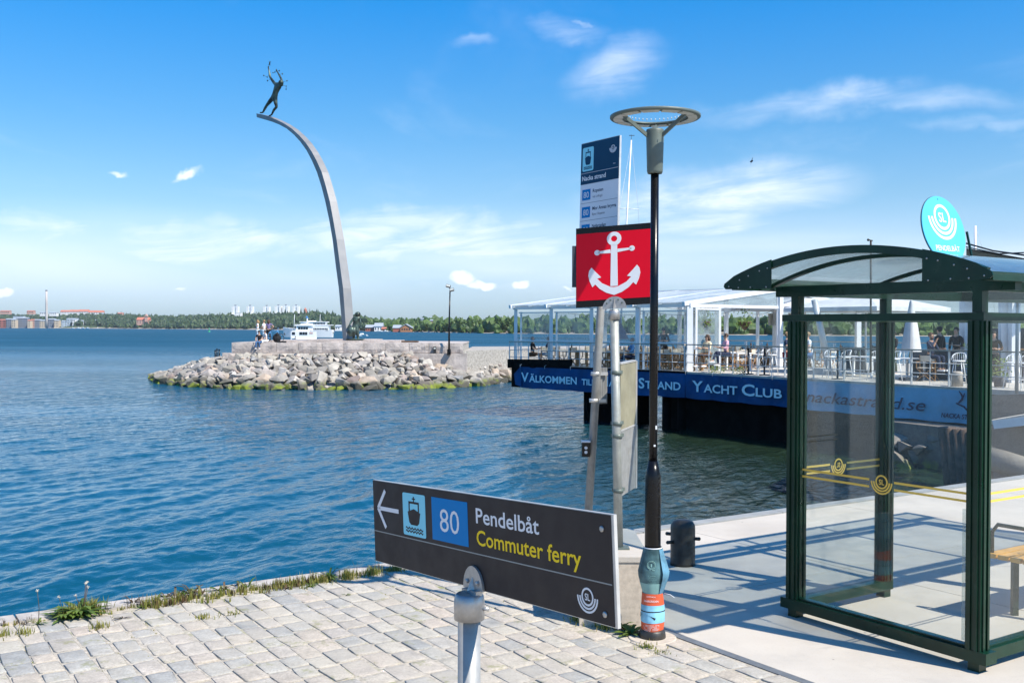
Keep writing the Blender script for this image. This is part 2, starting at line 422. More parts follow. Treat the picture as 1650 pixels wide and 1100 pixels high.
MT['boulder'] = stone_mat('boulder_rock', [(0.0, (0.20, 0.18, 0.155, 1)), (0.18, (0.37, 0.335, 0.28, 1)), (0.33, (0.22, 0.20, 0.18, 1)), (0.48, (0.44, 0.40, 0.34, 1)),
                                           (0.58, (0.24, 0.235, 0.23, 1)), (0.70, (0.42, 0.33, 0.25, 1)), (0.78, (0.52, 0.48, 0.43, 1)), (0.9, (0.26, 0.20, 0.17, 1)), (1.0, (0.36, 0.33, 0.30, 1))],
                          3.2, 0.9, algae=-2.2, speck=0.22)
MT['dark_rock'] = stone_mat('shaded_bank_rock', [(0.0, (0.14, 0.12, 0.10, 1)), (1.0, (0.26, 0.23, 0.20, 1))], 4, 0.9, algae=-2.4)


# ------------------------------------------------------------------ geometry helpers
def ray(px, py):
    return (RT * ((px - 825) / F) + UP * (-(py - 550) / F) + f0)


def P(px, py, Y):
    """the point of the place seen at px, py and lying Y metres north of the camera"""
    d = ray(px, py)
    return Vector((0, 0, CAMZ)) + d * (Y / d.y)


def PZ(px, py, z=0.0):
    d = ray(px, py)
    return Vector((0, 0, CAMZ)) + d * ((z - CAMZ) / d.z)


def PP(px, py, o, n):
    d = ray(px, py); c = Vector((0, 0, CAMZ))
    return c + d * ((Vector(o) - c).dot(n) / d.dot(n))


class Frame:
    """a local frame: x right, y up (or along), z out of the surface"""
    def __init__(s, o, x, y, z=None):
        s.o = Vector(o); s.x = Vector(x).normalized(); s.y = Vector(y).normalized()
        s.z = Vector(z).normalized() if z is not None else s.x.cross(s.y).normalized()

    def __call__(s, a, b, c=0.0):
        return s.o + s.x * a + s.y * b + s.z * c


WORLD = Frame((0, 0, 0), (1, 0, 0), (0, 1, 0), (0, 0, 1))


class MB:
    def __init__(s):
        s.v = []; s.f = []; s.sm = []

    def add(s, verts, faces, smooth=False):
        k = len(s.v)
        s.v += [tuple(v) for v in verts]
        s.f += [tuple(i + k for i in f) for f in faces]
        s.sm += [smooth] * len(faces)
        return s

    def box(s, a, b, fr=WORLD, taper=1.0):
        (x0, y0, z0), (x1, y1, z1) = a, b
        cx, cy = (x0 + x1) / 2, (y0 + y1) / 2
        vs = []
        for z, k in ((z0, 1.0), (z1, taper)):
            for x, y in ((x0, y0), (x1, y0), (x1, y1), (x0, y1)):
                vs.append(fr(cx + (x - cx) * k, cy + (y - cy) * k, z))
        return s.add(vs, [(0, 3, 2, 1), (4, 5, 6, 7), (0, 1, 5, 4), (1, 2, 6, 5), (2, 3, 7, 6), (3, 0, 4, 7)])

    def prism(s, pts, c0, c1, fr=WORLD):
        n = len(pts)
        vs = [fr(x, y, c0) for x, y in pts] + [fr(x, y, c1) for x, y in pts]
        fs = [tuple(range(n - 1, -1, -1)), tuple(range(n, 2 * n))]
        fs += [(i, (i + 1) % n, n + (i + 1) % n, n + i) for i in range(n)]
        return s.add(vs, fs)

    def bar(s, a, b, w, h=None, up=(0, 0, 1)):
        a = Vector(a); b = Vector(b); h = h or w
        d = (b - a)
        L = d.length
        if L < 1e-6:
            return s
        d.normalize(); up = Vector(up)
        if abs(d.dot(up)) > 0.98:
            up = Vector((0, 1, 0)) if abs(d.y) < 0.9 else Vector((1, 0, 0))
        sx = d.cross(up).normalized(); sy = sx.cross(d).normalized()
        fr = Frame(a, sx, sy, d)
        return s.box((-w / 2, -h / 2, 0), (w / 2, h / 2, L), fr)

    def tube(s, pts, r, n=10, closed=False, cap=True, smooth=True):
        pts = [Vector(p) for p in pts]
        m = len(pts)
        rr = r if isinstance(r, (list, tuple)) else [r] * m
        vs = []; up = None
        for i, p in enumerate(pts):
            if closed:
                d = pts[(i + 1) % m] - pts[i - 1]
            else:
                d = pts[min(i + 1, m - 1)] - pts[max(i - 1, 0)]
            d.normalize()
            if up is None:
                up = Vector((0, 0, 1)) if abs(d.z) < 0.9 else Vector((1, 0, 0))
            sx = d.cross(up)
            if sx.length < 1e-4:
                sx = d.cross(Vector((0, 1, 0)))
            sx.normalize(); sy = sx.cross(d).normalized(); up = sy if True else up
            for k in range(n):
                a = 2 * math.pi * k / n
                vs.append(p + sx * (math.cos(a) * rr[i]) + sy * (math.sin(a) * rr[i]))
        fs = []
        rings = m if closed else m - 1
        for i in range(rings):
            j = (i + 1) % m
            for k in range(n):
                q = (k + 1) % n
                fs.append((i * n + k, i * n + q, j * n + q, j * n + k))
        s.add(vs, fs, smooth)
        if cap and not closed:
            k0 = len(s.v) - len(vs)
            s.f.append(tuple(k0 + i for i in range(n - 1, -1, -1))); s.sm.append(False)
            s.f.append(tuple(k0 + (m - 1) * n + i for i in range(n))); s.sm.append(False)
        return s

    def lathe(s, prof, fr=WORLD, n=24, smooth=True, cap=True):
        vs = []
        for r, z in prof:
            for k in range(n):
                a = 2 * math.pi * k / n
                vs.append(fr(math.cos(a) * r, math.sin(a) * r, z))
        fs = []
        for i in range(len(prof) - 1):
            for k in range(n):
                q = (k + 1) % n
                fs.append((i * n + k, i * n + q, (i + 1) * n + q, (i + 1) * n + k))
        s.add(vs, fs, smooth)
        if cap:
            k0 = len(s.v) - len(vs)
            s.f.append(tuple(k0 + i for i in range(n - 1, -1, -1))); s.sm.append(False)
            m = len(prof) - 1
            s.f.append(tuple(k0 + m * n + i for i in range(n))); s.sm.append(False)
        return s

    def ribbon(s, inner, outer, c0, c1, fr=WORLD, closed=False):
        """flat band between two 2D lines, with thickness"""
        n = len(inner)
        vs = [fr(*p, c) for c in (c0, c1) for p in (list(inner) + list(outer))]
        fs = []
        m = n if closed else n - 1
        for i in range(m):
            j = (i + 1) % n
            fs.append((2 * n + i, 2 * n + j, 3 * n + j, 3 * n + i))
            fs.append((i, n + i, n + j, j))
            fs.append((n + i, 3 * n + i, 3 * n + j, n + j))
            fs.append((i, j, 2 * n + j, 2 * n + i))
        if not closed:
            fs.append((0, 2 * n, 3 * n, n)); fs.append((n - 1, 2 * n - 1, 4 * n - 1, 3 * n - 1))
        return s.add(vs, fs)

    def ball(s, c, r, n=8, m=6, sc=(1, 1, 1), fr=None):
        c = Vector(c)
        vs = []; fs = []
        for i in range(m + 1):
            t = math.pi * i / m
            for k in range(n):
                a = 2 * math.pi * k / n
                o = Vector((math.sin(t) * math.cos(a) * r * sc[0], math.sin(t) * math.sin(a) * r * sc[1], math.cos(t) * r * sc[2]))
                vs.append(c + (fr.x * o.x + fr.y * o.y + fr.z * o.z if fr else o))
        for i in range(m):
            for k in range(n):
                q = (k + 1) % n
                fs.append((i * n + k, (i + 1) * n + k, (i + 1) * n + q, i * n + q))
        return s.add(vs, fs, True)

    def mesh(s, name, off=None):
        me = bpy.data.meshes.new(name)
        vs = s.v
        if off is not None:
            vs = [(x - off[0], y - off[1], z - off[2]) for x, y, z in vs]
        me.from_pydata(vs, [], s.f)
        me.polygons.foreach_set('use_smooth', s.sm)
        me.update()
        return me

    def build(s, name, m, parent=None):
        off = parent_loc(parent)
        me = s.mesh(name, off)
        return link(name, me, m, parent)


def parent_loc(o):
    l = Vector((0, 0, 0))
    while o is not None:
        l += Vector(o.location); o = o.parent
    return l


def link(name, me, m, parent=None, fix=True):
    if m is not None:
        me.materials.clear(); me.materials.append(MT[m] if isinstance(m, str) else m)
    if fix:
        bm = bmesh.new(); bm.from_mesh(me)
        bmesh.ops.recalc_face_normals(bm, faces=bm.faces)
        bm.to_mesh(me); bm.free()
    o = bpy.data.objects.new(name, me)
    COL.objects.link(o)
    if parent is not None:
        o.parent = parent
    return o


def tag(o, label=None, cat=None, group=None, kind=None):
    if label: o['label'] = label
    if cat: o['category'] = cat
    if group: o['group'] = group
    if kind: o['kind'] = kind
    return o


def thing(name, loc, label, cat, group=None):
    o = bpy.data.objects.new(name, None)
    o.empty_display_size = 0.2
    COL.objects.link(o)
    o.location = loc
    return tag(o, label, cat, group)


def copy_tree(o, loc=None, rz=None, label=None, parent=None, scale=None):
    c = o.copy(); COL.objects.link(c)
    if parent is not None:
        c.parent = parent
    if loc is not None: c.location = loc
    if rz is not None: c.rotation_euler = (0, 0, rz)
    if scale is not None: c.scale = scale
    if label: c['label'] = label
    for ch in list(o.children):
        copy_tree(ch, parent=c)
    return c


def text_mesh(txt, shear=0.0, sx=1.0, spacing=1.0, bold=0.0):
    cu = bpy.data.curves.new('lettering', 'FONT')
    cu.body = txt; cu.size = 1.0; cu.shear = shear; cu.space_character = spacing
    cu.offset = bold; cu.resolution_u = 3
    ob = bpy.data.objects.new('lettering', cu)
    COL.objects.link(ob)
    dg = bpy.context.evaluated_depsgraph_get()
    me = bpy.data.meshes.new_from_object(ob.evaluated_get(dg))
    bpy.data.objects.remove(ob); bpy.data.curves.remove(cu)
    vs = [Vector((v.co.x * sx, v.co.y, 0)) for v in me.vertices]
    fs = [tuple(p.vertices) for p in me.polygons]
    bpy.data.meshes.remove(me)
    return vs, fs


def lettering(mb, txt, fr, x, y, cap, c=0.001, width=None, sx=0.8, shear=0.0, bold=0.0, spacing=1.0, align='L'):
    """put flat lettering into mb: cap = capital height; width fits the line to that width"""
    vs, fs = text_mesh(txt, shear, 1.0, spacing, bold)
    if not vs:
        return 0
    x0 = min(v.x for v in vs); x1 = max(v.x for v in vs)
    k = cap / 0.73
    kx = k * sx
    if width:
        kx = width / (x1 - x0)
    W = (x1 - x0) * kx
    ox = x - (W if align == 'R' else W / 2 if align == 'C' else 0)
    pts = [fr(ox + (v.x - x0) * kx, y + v.y * k, c) for v in vs]
    mb.add(pts, fs)
    return W


def arc(cx, cy, r, a0, a1, n=24):
    return [(cx + r * math.cos(R(a0 + (a1 - a0) * i / n)), cy + r * math.sin(R(a0 + (a1 - a0) * i / n))) for i in range(n + 1)]


def sl_logo(mb, fr, cx, cy, s, c0=0.001, c1=0.002, mirror=False):
    """ringed letters over three nested open bowls; s = full width"""
    g = fr if not mirror else Frame(fr(2 * cx, 0, 0), -fr.x, fr.y, fr.z)
    w = s * 0.068
    cyr = cy + s * 0.12
    n = 28
    ci = arc(cx, cyr, s * 0.27 - w / 2, 0, 360, n)[:-1]; co = arc(cx, cyr, s * 0.27 + w / 2, 0, 360, n)[:-1]
    mb.ribbon(ci, co, c0, c1, g, True)
    for r in (0.40, 0.52):
        rr = r * s * 0.96
        mb.ribbon(arc(cx, cyr, rr - w / 2, 180, 360, n), arc(cx, cyr, rr + w / 2, 180, 360, n), c0, c1, g)
    lettering(mb, 'SL', g, cx, cyr - s * 0.115, s * 0.23, c1, width=s * 0.27, align='C', bold=0.02)


def rrect(x0, y0, x1, y1, r, n=4):
    p = []
    for cx, cy, a in ((x1 - r, y1 - r, 0), (x0 + r, y1 - r, 90), (x0 + r, y0 + r, 180), (x1 - r, y0 + r, 270)):
        p += arc(cx, cy, r, a, a + 90, n)
    return p


def ferry_picto(mb, fr, x, y, w, h, c0=0.002, c1=0.003):
    """dark ferry seen from the bow over two waves"""
    X = lambda a: x + a * w
    Y = lambda b: y + b * h
    mb.prism([(X(.22), Y(.56)), (X(.5), Y(.64)), (X(.78), Y(.56)), (X(.72), Y(.32)), (X(.64), Y(.26)), (X(.36), Y(.26)), (X(.28), Y(.32))], c0, c1, fr)
    for a, b, c, d in ((.27, .58, .32, .80), (.68, .58, .73, .80), (.27, .76, .73, .81), (.48, .80, .52, .93), (.43, .86, .57, .89)):
        mb.box((X(a), Y(b), c0), (X(c), Y(d), c1), fr)
    for yy in (.10, .17):
        t = [X(.12 + .76 * i / 24) for i in range(25)]
        a = [Y(yy + .022 * math.sin(i * 1.57)) for i in range(25)]
        mb.ribbon([(p, q - h * .018) for p, q in zip(t, a)], [(p, q + h * .018) for p, q in zip(t, a)], c0, c1, fr)


def skin_mesh(name, pts, edges, sub=1, name_mat=None):
    """grow one continuous tapering body over a skeleton; pts = {key: (pos, radius)}"""
    keys = list(pts)
    idx = {k: i for i, k in enumerate(keys)}
    me = bpy.data.meshes.new(name)
    me.from_pydata([tuple(pts[k][0]) for k in keys], [(idx[a], idx[b]) for a, b in edges], [])
    ob = bpy.data.objects.new(name, me)
    COL.objects.link(ob)
    ob.modifiers.new('skin', 'SKIN')
    if not me.skin_vertices:
        bpy.context.view_layer.objects.active = ob
        bpy.ops.mesh.customdata_skin_add()
    sv = me.skin_vertices[0].data
    for i, k in enumerate(keys):
        r = pts[k][1]
        sv[i].radius = (r, r) if not isinstance(r, tuple) else r
        sv[i].use_root = (i == 0)
    if sub:
        m = ob.modifiers.new('sub', 'SUBSURF'); m.levels = sub; m.render_levels = sub
    dg = bpy.context.evaluated_depsgraph_get()
    out = bpy.data.meshes.new_from_object(ob.evaluated_get(dg))
    bpy.data.objects.remove(ob); bpy.data.meshes.remove(me)
    vs = [v.co.copy() for v in out.vertices]; fs = [tuple(p.vertices) for p in out.polygons]
    bpy.data.meshes.remove(out)
    return vs, fs

# ================================================================== SETTING
WZ = -2.2                                   # water level
E = Vector((0.8306, 0.5569, 0.0))           # along the quay edge
N = Vector((0.5569, -0.8306, 0.0))          # from the water towards land
P0 = Vector((1.06, 10.03, 0.0))


def Q(s, t, z=0.0):
    return P0 + E * s + N * t + Vector((0, 0, z))


QF = Frame(P0, E, N, (0, 0, 1))             # quay frame: s along the edge, t inland, z up


def project(p):
    d = Vector(p) - Vector((0, 0, CAMZ))
    w = d.dot(f0)
    if w < 0.05:
        return None
    return 825 + F * d.dot(RT) / w, 550 - F * d.dot(UP) / w


# ---------------------------------------------------------------- water
def build_water():
    dys = []
    d = 1.3
    while d < 760:
        dys.append(d); d += max(0.45, min(1.7, d * 0.03)) if d < 60 else 1.45
    rows = [(CAMZ - WZ) * F / d for d in dys][::-1]         # near -> far
    rows = [1.5, 3.0] + [r for r in rows if r > 4] + [9000.0]
    us = [-8, -4, -2.4, -1.6, -1.1, -0.85, -0.7] + list(np.arange(-0.62, 0.6201, 3.0 / F)) + [0.7, 0.85, 1.1, 1.6, 2.4, 4, 8]
    U = np.array(us); Yr = np.array(rows)
    X = U[None, :] * Yr[:, None]; Y = np.repeat(Yr[:, None], len(U), 1)
    Z = np.zeros_like(X)
    rs = np.random.RandomState(5)
    sp = np.gradient(Yr)[:, None]
    main = math.atan2(-0.52, 0.86)
    patch = 0.75 + 0.35 * np.sin(X * 0.021 + 1.3 * np.sin(Y * 0.017)) * np.sin(Y * 0.031 + 0.9 * np.sin(X * 0.013 + 2))
    for i in range(58):
        lam = 0.20 * (20.0 ** (rs.rand() ** 1.1))
        a = main + rs.normal(0, 0.42 if lam > 0.7 else 0.75)
        k = 2 * math.pi / lam
        amp = 0.0037 * lam ** 0.88 * (0.6 + 0.8 * rs.rand())
        if lam > 1.2: amp *= 0.62
        ph = rs.rand() * 6.28
        # let waves fade where the sheet's rows are too far apart to carry them
        fade = np.exp(-(sp * abs(math.sin(a)) * 1.0 / lam * 1.4) ** 2) * np.exp(-((3.0 / F) * Y / lam * 1.3) ** 2)
        t = k * (X * math.cos(a) + Y * math.sin(a)) + ph + 0.6 * np.sin(X * 0.11 + i) + 0.6 * np.sin(Y * 0.09 + 2 * i)
        Z += amp * fade * patch * (np.sin(t) + 0.25 * np.cos(2 * t))
    Z[0] = 0; Z[-1] = 0
    nr, nc = X.shape
    vs = np.stack([X, Y, Z + WZ], -1).reshape(-1, 3)
    idx = np.arange(nr * nc).reshape(nr, nc)
    q = np.stack([idx[:-1, :-1], idx[:-1, 1:], idx[1:, 1:], idx[1:, :-1]], -1).reshape(-1, 4)
    me = bpy.data.meshes.new('water')
    me.vertices.add(len(vs)); me.vertices.foreach_set('co', vs.ravel())
    me.loops.add(q.size); me.loops.foreach_set('vertex_index', q.ravel())
    me.polygons.add(len(q)); me.polygons.foreach_set('loop_start', np.arange(0, q.size, 4))
    me.polygons.foreach_set('use_smooth', np.ones(len(q), bool))
    me.update(calc_edges=True)
    m = bpy.data.materials.new('sea_water'); m.use_nodes = True
    T = NT(m.node_tree); T.n.clear()
    p = T.node('ShaderNodeBsdfPrincipled'); out = T.node('ShaderNodeOutputMaterial'); T.l.new(p.outputs[0], out.inputs[0])
    g = T.node('ShaderNodeNewGeometry').outputs['Position']
    x, y, z = T.xyz(g)[:3]
    ca, sa = math.cos(main), math.sin(main)
    a = T.math('ADD', T.math('MULTIPLY', x, ca), T.math('MULTIPLY', y, sa))
    b = T.math('SUBTRACT', T.math('MULTIPLY', y, ca), T.math('MULTIPLY', x, sa))
    v1 = T.comb(a, T.math('MULTIPLY', b, 0.42), 0.0)
    n1 = T.noise(v1, 5.0, 4, 0.6, 0.3); n2 = T.noise(v1, 0.85, 4, 0.6, 0.4)
    far = T.maprange(y, 15, 110)
    gust = T.noise(T.comb(T.math('MULTIPLY', x, 0.35), y, 0.0), 0.022, 5, 0.6)
    gustm = T.maprange(gust, 0.38, 0.60, 0.28, 1.35)
    n3 = T.noise(v1, 1.7, 3, 0.6, 0.4)
    mid = T.maprange(y, 12, 60)
    h = T.math('ADD', T.math('ADD', T.math('MULTIPLY', n1, 0.050), T.math('MULTIPLY', T.math('MULTIPLY', n3, mid), 0.30)), T.math('MULTIPLY', T.math('MULTIPLY', n2, far), 0.95))
    bp = T.node('ShaderNodeBump'); bp.inputs['Distance'].default_value = 1.0
    T.l.new(h, bp.inputs['Height']); T.l.new(gustm, bp.inputs['Strength'])
    T.l.new(bp.outputs[0], p.inputs['Normal'])
    # the bay's own colour: blue offshore, olive green in the shallow basin beside the pontoon
    olive = T.maprange(T.math('ADD', T.math('SUBTRACT', x, T.math('MULTIPLY', y, 0.10)), T.math('MULTIPLY', gust, 3.0)), -3.0, 4.5)
    near = T.maprange(y, 55, 95, 1.0, 0.0)
    c = T.mix(T.math('MULTIPLY', olive, near), (0.003, 0.058, 0.098, 1), (0.016, 0.032, 0.020, 1))
    T.l.new(c, p.inputs['Base Color'])
    T.l.new(T.maprange(y, 15, 300, 0.07, 0.42), p.inputs['Roughness'])
    p.inputs['IOR'].default_value = 1.33
    o = link('water', me, m, fix=False)
    tag(o, 'blue sea water ruffled by small wind waves', kind='structure')


build_water()


# ---------------------------------------------------------------- quay ground
def slab(name, quad, z0, z1, m, parent=None):
    mb = MB(); mb.prism([(s, t) for s, t in quad], z0, z1, QF)
    return mb.build(name, m, parent)


STRIP_S = -1.86
ground = slab('ground', [(-60, 0.03), (60, 0.03), (60, 70), (-60, 70)], -0.6, -0.0035, 'moss')
tag(ground, 'bed of sand and moss under the quay paving', kind='structure')
qw = MB()
qw.box((-60, 0.0, -3.4), (60, 0.45, -0.03), QF)
tag(qw.build('quay_wall', 'quay_wall'), 'concrete quay wall dropping into the water', kind='structure')

# concrete landing right of the steel strip, cast in bays
pav = thing('pavement', Q(-1.8, 2.0), None, None); pav['kind'] = 'structure'
xs = [STRIP_S + 0.035, 0.62, 3.1, 5.6, 8.1, 12.5, 20.0, 60.0]
ts = [0.16, 2.2, 4.72, 7.2, 14.0, 70.0]
for i in range(len(xs) - 1):
    for j in range(len(ts) - 1):
        g = 0.004
        slab('concrete_bay', [(xs[i] + g, ts[j] + g), (xs[i + 1] - g, ts[j] + g), (xs[i + 1] - g, ts[j + 1] - g), (xs[i] + g, ts[j + 1] - g)], -0.015, 0.0, 'concrete', pav)
for i in range(-2, 14):
    a = STRIP_S + 0.04 + max(0, i + 0) * 2.0
    if i >= 0:
        slab('edge_stone', [(a, 0.0), (a + 1.992, 0.0), (a + 1.992, 0.152), (a, 0.152)], -0.028, 0.012, 'concrete_edge', pav)
slab('edge_strip', [(STRIP_S - 0.03, 2.45), (STRIP_S + 0.03, 2.45), (STRIP_S + 0.03, 30), (STRIP_S - 0.03, 30)], -0.02, 0.003, 'steel_strip', pav)
slab('concrete_bay', [(STRIP_S - 0.0, 0.16), (STRIP_S + 0.03, 0.16), (STRIP_S + 0.03, 2.44), (STRIP_S - 0.0, 2.44)], -0.02, 0.0, 'concrete', pav)

# cobbled apron left of the strip
paving = thing('cobbled_pavement', Q(-3.5, 2.0), None, None); paving['kind'] = 'structure'


def cobble_meshes():
    out = []
    r = random.Random(3)
    for k in range(14):
        def outline(sx, sy, j, cut):
            pts = []
            for (cx, cy_) in ((-1, -1), (1, -1), (1, 1), (-1, 1)):
                for q in ((1, 0) if cx * cy_ > 0 else (0, 1)):
                    x = cx * (sx - (cut if q == 0 else 0)); y = cy_ * (sy - (cut if q == 1 else 0))
                    pts.append((x, y))
            return pts
        jit = [(r.uniform(-.055, .045), r.uniform(-.045, .04)) for _ in range(8)]
        lo = [(x + a, y + b) for (x, y), (a, b) in zip(outline(.5, .5, 0, .07), jit)]
        vs = [(x, y, -0.045) for x, y in lo] + [(x, y, -0.0045) for x, y in lo]
        dz = [r.uniform(-.0012, .0012) for _ in range(8)]
        vs += [(x * 0.90, y * 0.93, 0.0 + d) for (x, y), d in zip(lo, dz)]
        vs += [(x * 0.6, y * 0.65, 0.0015 + d * 0.8) for (x, y), d in zip(lo, dz)]
        fs = []
        for a in range(3):
            for i in range(8):
                j = (i + 1) % 8
                fs.append((a * 8 + i, a * 8 + j, (a + 1) * 8 + j, (a + 1) * 8 + i))
        fs.append(tuple(range(24, 32)))
        mb = MB(); mb.add(vs, fs, True)
        me = mb.mesh('cobblestone')
        me.materials.append(MT['cobble'])
        bm = bmesh.new(); bm.from_mesh(me); bmesh.ops.recalc_face_normals(bm, faces=bm.faces); bm.to_mesh(me); bm.free()
        out.append(me)
    return out


def build_cobbles():
    r = random.Random(11)
    meshes = cobble_meshes()
    W = 0.146
    cand = []
    col = 0
    s = STRIP_S - 0.04
    while s > -9.5:
        w = W * r.uniform(0.9, 1.1)
        t = 0.20 + r.uniform(0, 0.12)
        while t < 8.0:
            L = r.choice([0.17, 0.20, 0.21, 0.235, 0.26]) * r.uniform(0.95, 1.05)
            wob = 0.02 * math.sin(t * 1.7 + s * 3)
            c = Q(s - w / 2 + wob, t + L / 2)
            # leave room for the concrete plinth and the lamp base
            hit = (0.44 < c.x < 1.02 and 6.80 < c.y < 7.84)
            if not hit:
                cand.append((c, w, L, r.randrange(14), r.uniform(-.05, .05), r.uniform(-.002, .0035)))
            t += L + r.uniform(0.006, 0.013)
        s -= w + 0.008
    vis = []
    rest = []
    for k in cand:
        p = project(k[0])
        if p and -40 < p[0] < 1690 and p[1] < 1130 and k[0].y > 0:
            behind = 604 < p[0] < 1000 and p[1] < 772 + (p[0] - 604) * .15 + 130
            size = k[1] * k[2] / k[0].y ** 3
            vis.append((size - (1 if behind else 0), k))
        elif k[0].y > 3.0:
            rest.append(k)
    vis.sort(key=lambda a: -a[0])
    for i, (sz, (c, w, L, mi, rot, dz)) in enumerate(vis[:298]):
        o = bpy.data.objects.new('cobblestone', meshes[mi]); COL.objects.link(o)
        o.parent = paving
        o.location = Vector((c.x, c.y, dz)) - paving.location
        o.rotation_euler = (r.uniform(-.018, .018), r.uniform(-.018, .018), math.atan2(E.y, E.x) + rot)
        o.scale = (w, L, 1.0)
    mb = MB()
    a0 = math.atan2(E.y, E.x)
    for k in [v[1] for v in vis[298:]] + rest:
        c, w, L, mi, rot, dz = k
        ca, sa = math.cos(a0 + rot), math.sin(a0 + rot)
        vs = [(c.x + v.co.x * w * ca - v.co.y * L * sa, c.y + v.co.x * w * sa + v.co.y * L * ca, v.co.z + dz) for v in meshes[mi].vertices]
        mb.add(vs, [tuple(p.vertices) for p in meshes[mi].polygons], True)
    o = mb.build('cobblestones', 'cobble', paving); o['kind'] = 'stuff'
    # kerb stones along the water
    s = STRIP_S - 0.04
    while s > -12:
        L = r.uniform(0.85, 1.25)
        k = MB(); z = r.uniform(0.004, 0.016)
        j = [r.uniform(-.01, .01) for _ in range(4)]
        k.prism([(s - L + 0.01, j[0] - .01), (s - 0.005, j[1] - .01), (s - 0.005, 0.165 + j[2]), (s - L + 0.01, 0.165 + j[3])], -0.03, z, QF)
        k.build('kerb_stone', 'kerb', paving)
        s -= L
    for k in range(60):
        pass


build_cobbles()

# concrete plinth behind the lamp, carrying the two sign posts
pl = thing('concrete_plinth', (0.70, 6.87, 0), 'speckled pale concrete plinth block behind the black lamp post', 'concrete block')
mb = MB(); mb.box((0.46, 6.87, -0.02), (0.93, 7.84, 0.428)); mb.build('base', 'plinth', pl)
mb = MB(); mb.box((0.452, 6.862, 0.430), (0.934, 7.85, 0.465)); mb.build('top_slab', 'concrete', pl)

# ---------------------------------------------------------------- far shore
DIST = [(-60, 2900), (60, 2700), (200, 2300), (330, 1900), (450, 1650), (560, 1350), (640, 1080), (720, 900), (800, 800), (900, 730), (1100, 700), (1300, 640), (1500, 620), (1700, 700), (1900, 800)]


def interp(tab, x):
    if x <= tab[0][0]: return tab[0][1]
    for (a, b), (c, d) in zip(tab, tab[1:]):
        if x <= c:
            k = (x - a) / (c - a)
            return b + (d - b) * k
    return tab[-1][1]


def shoreY(px):
    return interp(DIST, px)


# treetop line of the photograph: px -> py
TOPS = [(-60, 505), (40, 506), (100, 505), (170, 505), (215, 506), (270, 508), (330, 506), (370, 504), (430, 503), (500, 502), (560, 506), (600, 512), (640, 511), (700, 509), (735, 511), (760, 514), (830, 515), (900, 512), (1000, 515), (1100, 518), (1200, 517), (1290, 519), (1400, 515), (1500, 517), (1620, 515), (1900, 512)]


def hill_depth(px):
    return interp([(-60, 500), (500, 420), (620, 260), (760, 90), (1100, 80), (1900, 120)], px)


def ground_top(px):
    """height of the hill crest under the trees"""
    Y = shoreY(px) + hill_depth(px)
    th = interp([(-60, 13), (560, 12), (760, 10), (1900, 9)], px)
    return max(2.0, P(px, interp(TOPS, px), Y).z - th)


def hill_z(px, k):
    """k = 0 at the water, 1 at the crest, beyond 1 falls away"""
    h = ground_top(px)
    if k <= 1:
        e = k ** 0.8
        return WZ - 0.3 + (h - WZ + 0.3) * e
    return h - (k - 1) * h * 0.4


ORD = ['first', 'second', 'third', 'fourth', 'fifth', 'sixth', 'seventh', 'eighth', 'ninth', 'tenth', 'eleventh', 'twelfth', 'thirteenth', 'fourteenth', 'fifteenth', 'sixteenth', 'seventeenth', 'eighteenth', 'nineteenth', 'twentieth']
ORD += ['twenty-' + o for o in ORD[:9]] + ['thirtieth'] + ['thirty-' + o for o in ORD[:9]]


def build_hills():
    pxs = list(range(-400, 2100, 12))
    ks = [-0.03, 0, 0.02, 0.08, 0.2, 0.4, 0.6, 0.8, 1.0, 1.3, 1.8]
    vs = []
    for px in pxs:
        for k in ks:
            Y = shoreY(px) + hill_depth(px) * k + 6 * noise.noise(Vector((px * .02, k, 0)))
            X = ray(px, 530).x / ray(px, 530).y * Y
            z = hill_z(px, max(0, k)) if k >= 0 else WZ - 3
            if 0 < k < 1.3: z += 1.2 * noise.noise(Vector((px * .05, k * 5, 3)))
            if k == 0: z = WZ + 0.5
            vs.append((X, Y, z))
    fs = []
    n = len(ks)
    for i in range(len(pxs) - 1):
        for j in range(n - 1):
            fs.append((i * n + j, (i + 1) * n + j, (i + 1) * n + j + 1, i * n + j + 1))
    m = bpy.data.materials.new('far_shore_ground'); m.use_nodes = True
    T = NT(m.node_tree); T.n.clear()
    p = T.node('ShaderNodeBsdfPrincipled'); out = T.node('ShaderNodeOutputMaterial'); T.l.new(p.outputs[0], out.inputs[0])
    g = T.node('ShaderNodeNewGeometry').outputs['Position']
    z = T.xyz(g)[2]
    rocky = T.math('ADD', z, T.math('MULTIPLY', T.math('SUBTRACT', T.noise(g, 0.02, 5), 0.5), 9.0))
    c = T.mix(T.maprange(rocky, -1.0, 1.2), T.mix(T.noise(g, 0.15, 6), (0.20, 0.17, 0.14), (0.48, 0.42, 0.35)), T.mix(T.noise(g, 0.03, 5), (0.03, 0.06, 0.02), (0.08, 0.11, 0.035)))
    T.l.new(c, p.inputs['Base Color']); p.inputs['Roughness'].default_value = 0.95
    mb = MB(); mb.add(vs, fs, True)
    tag(mb.build('hills', m), 'low wooded hills across the bay', kind='structure')


build_hills()


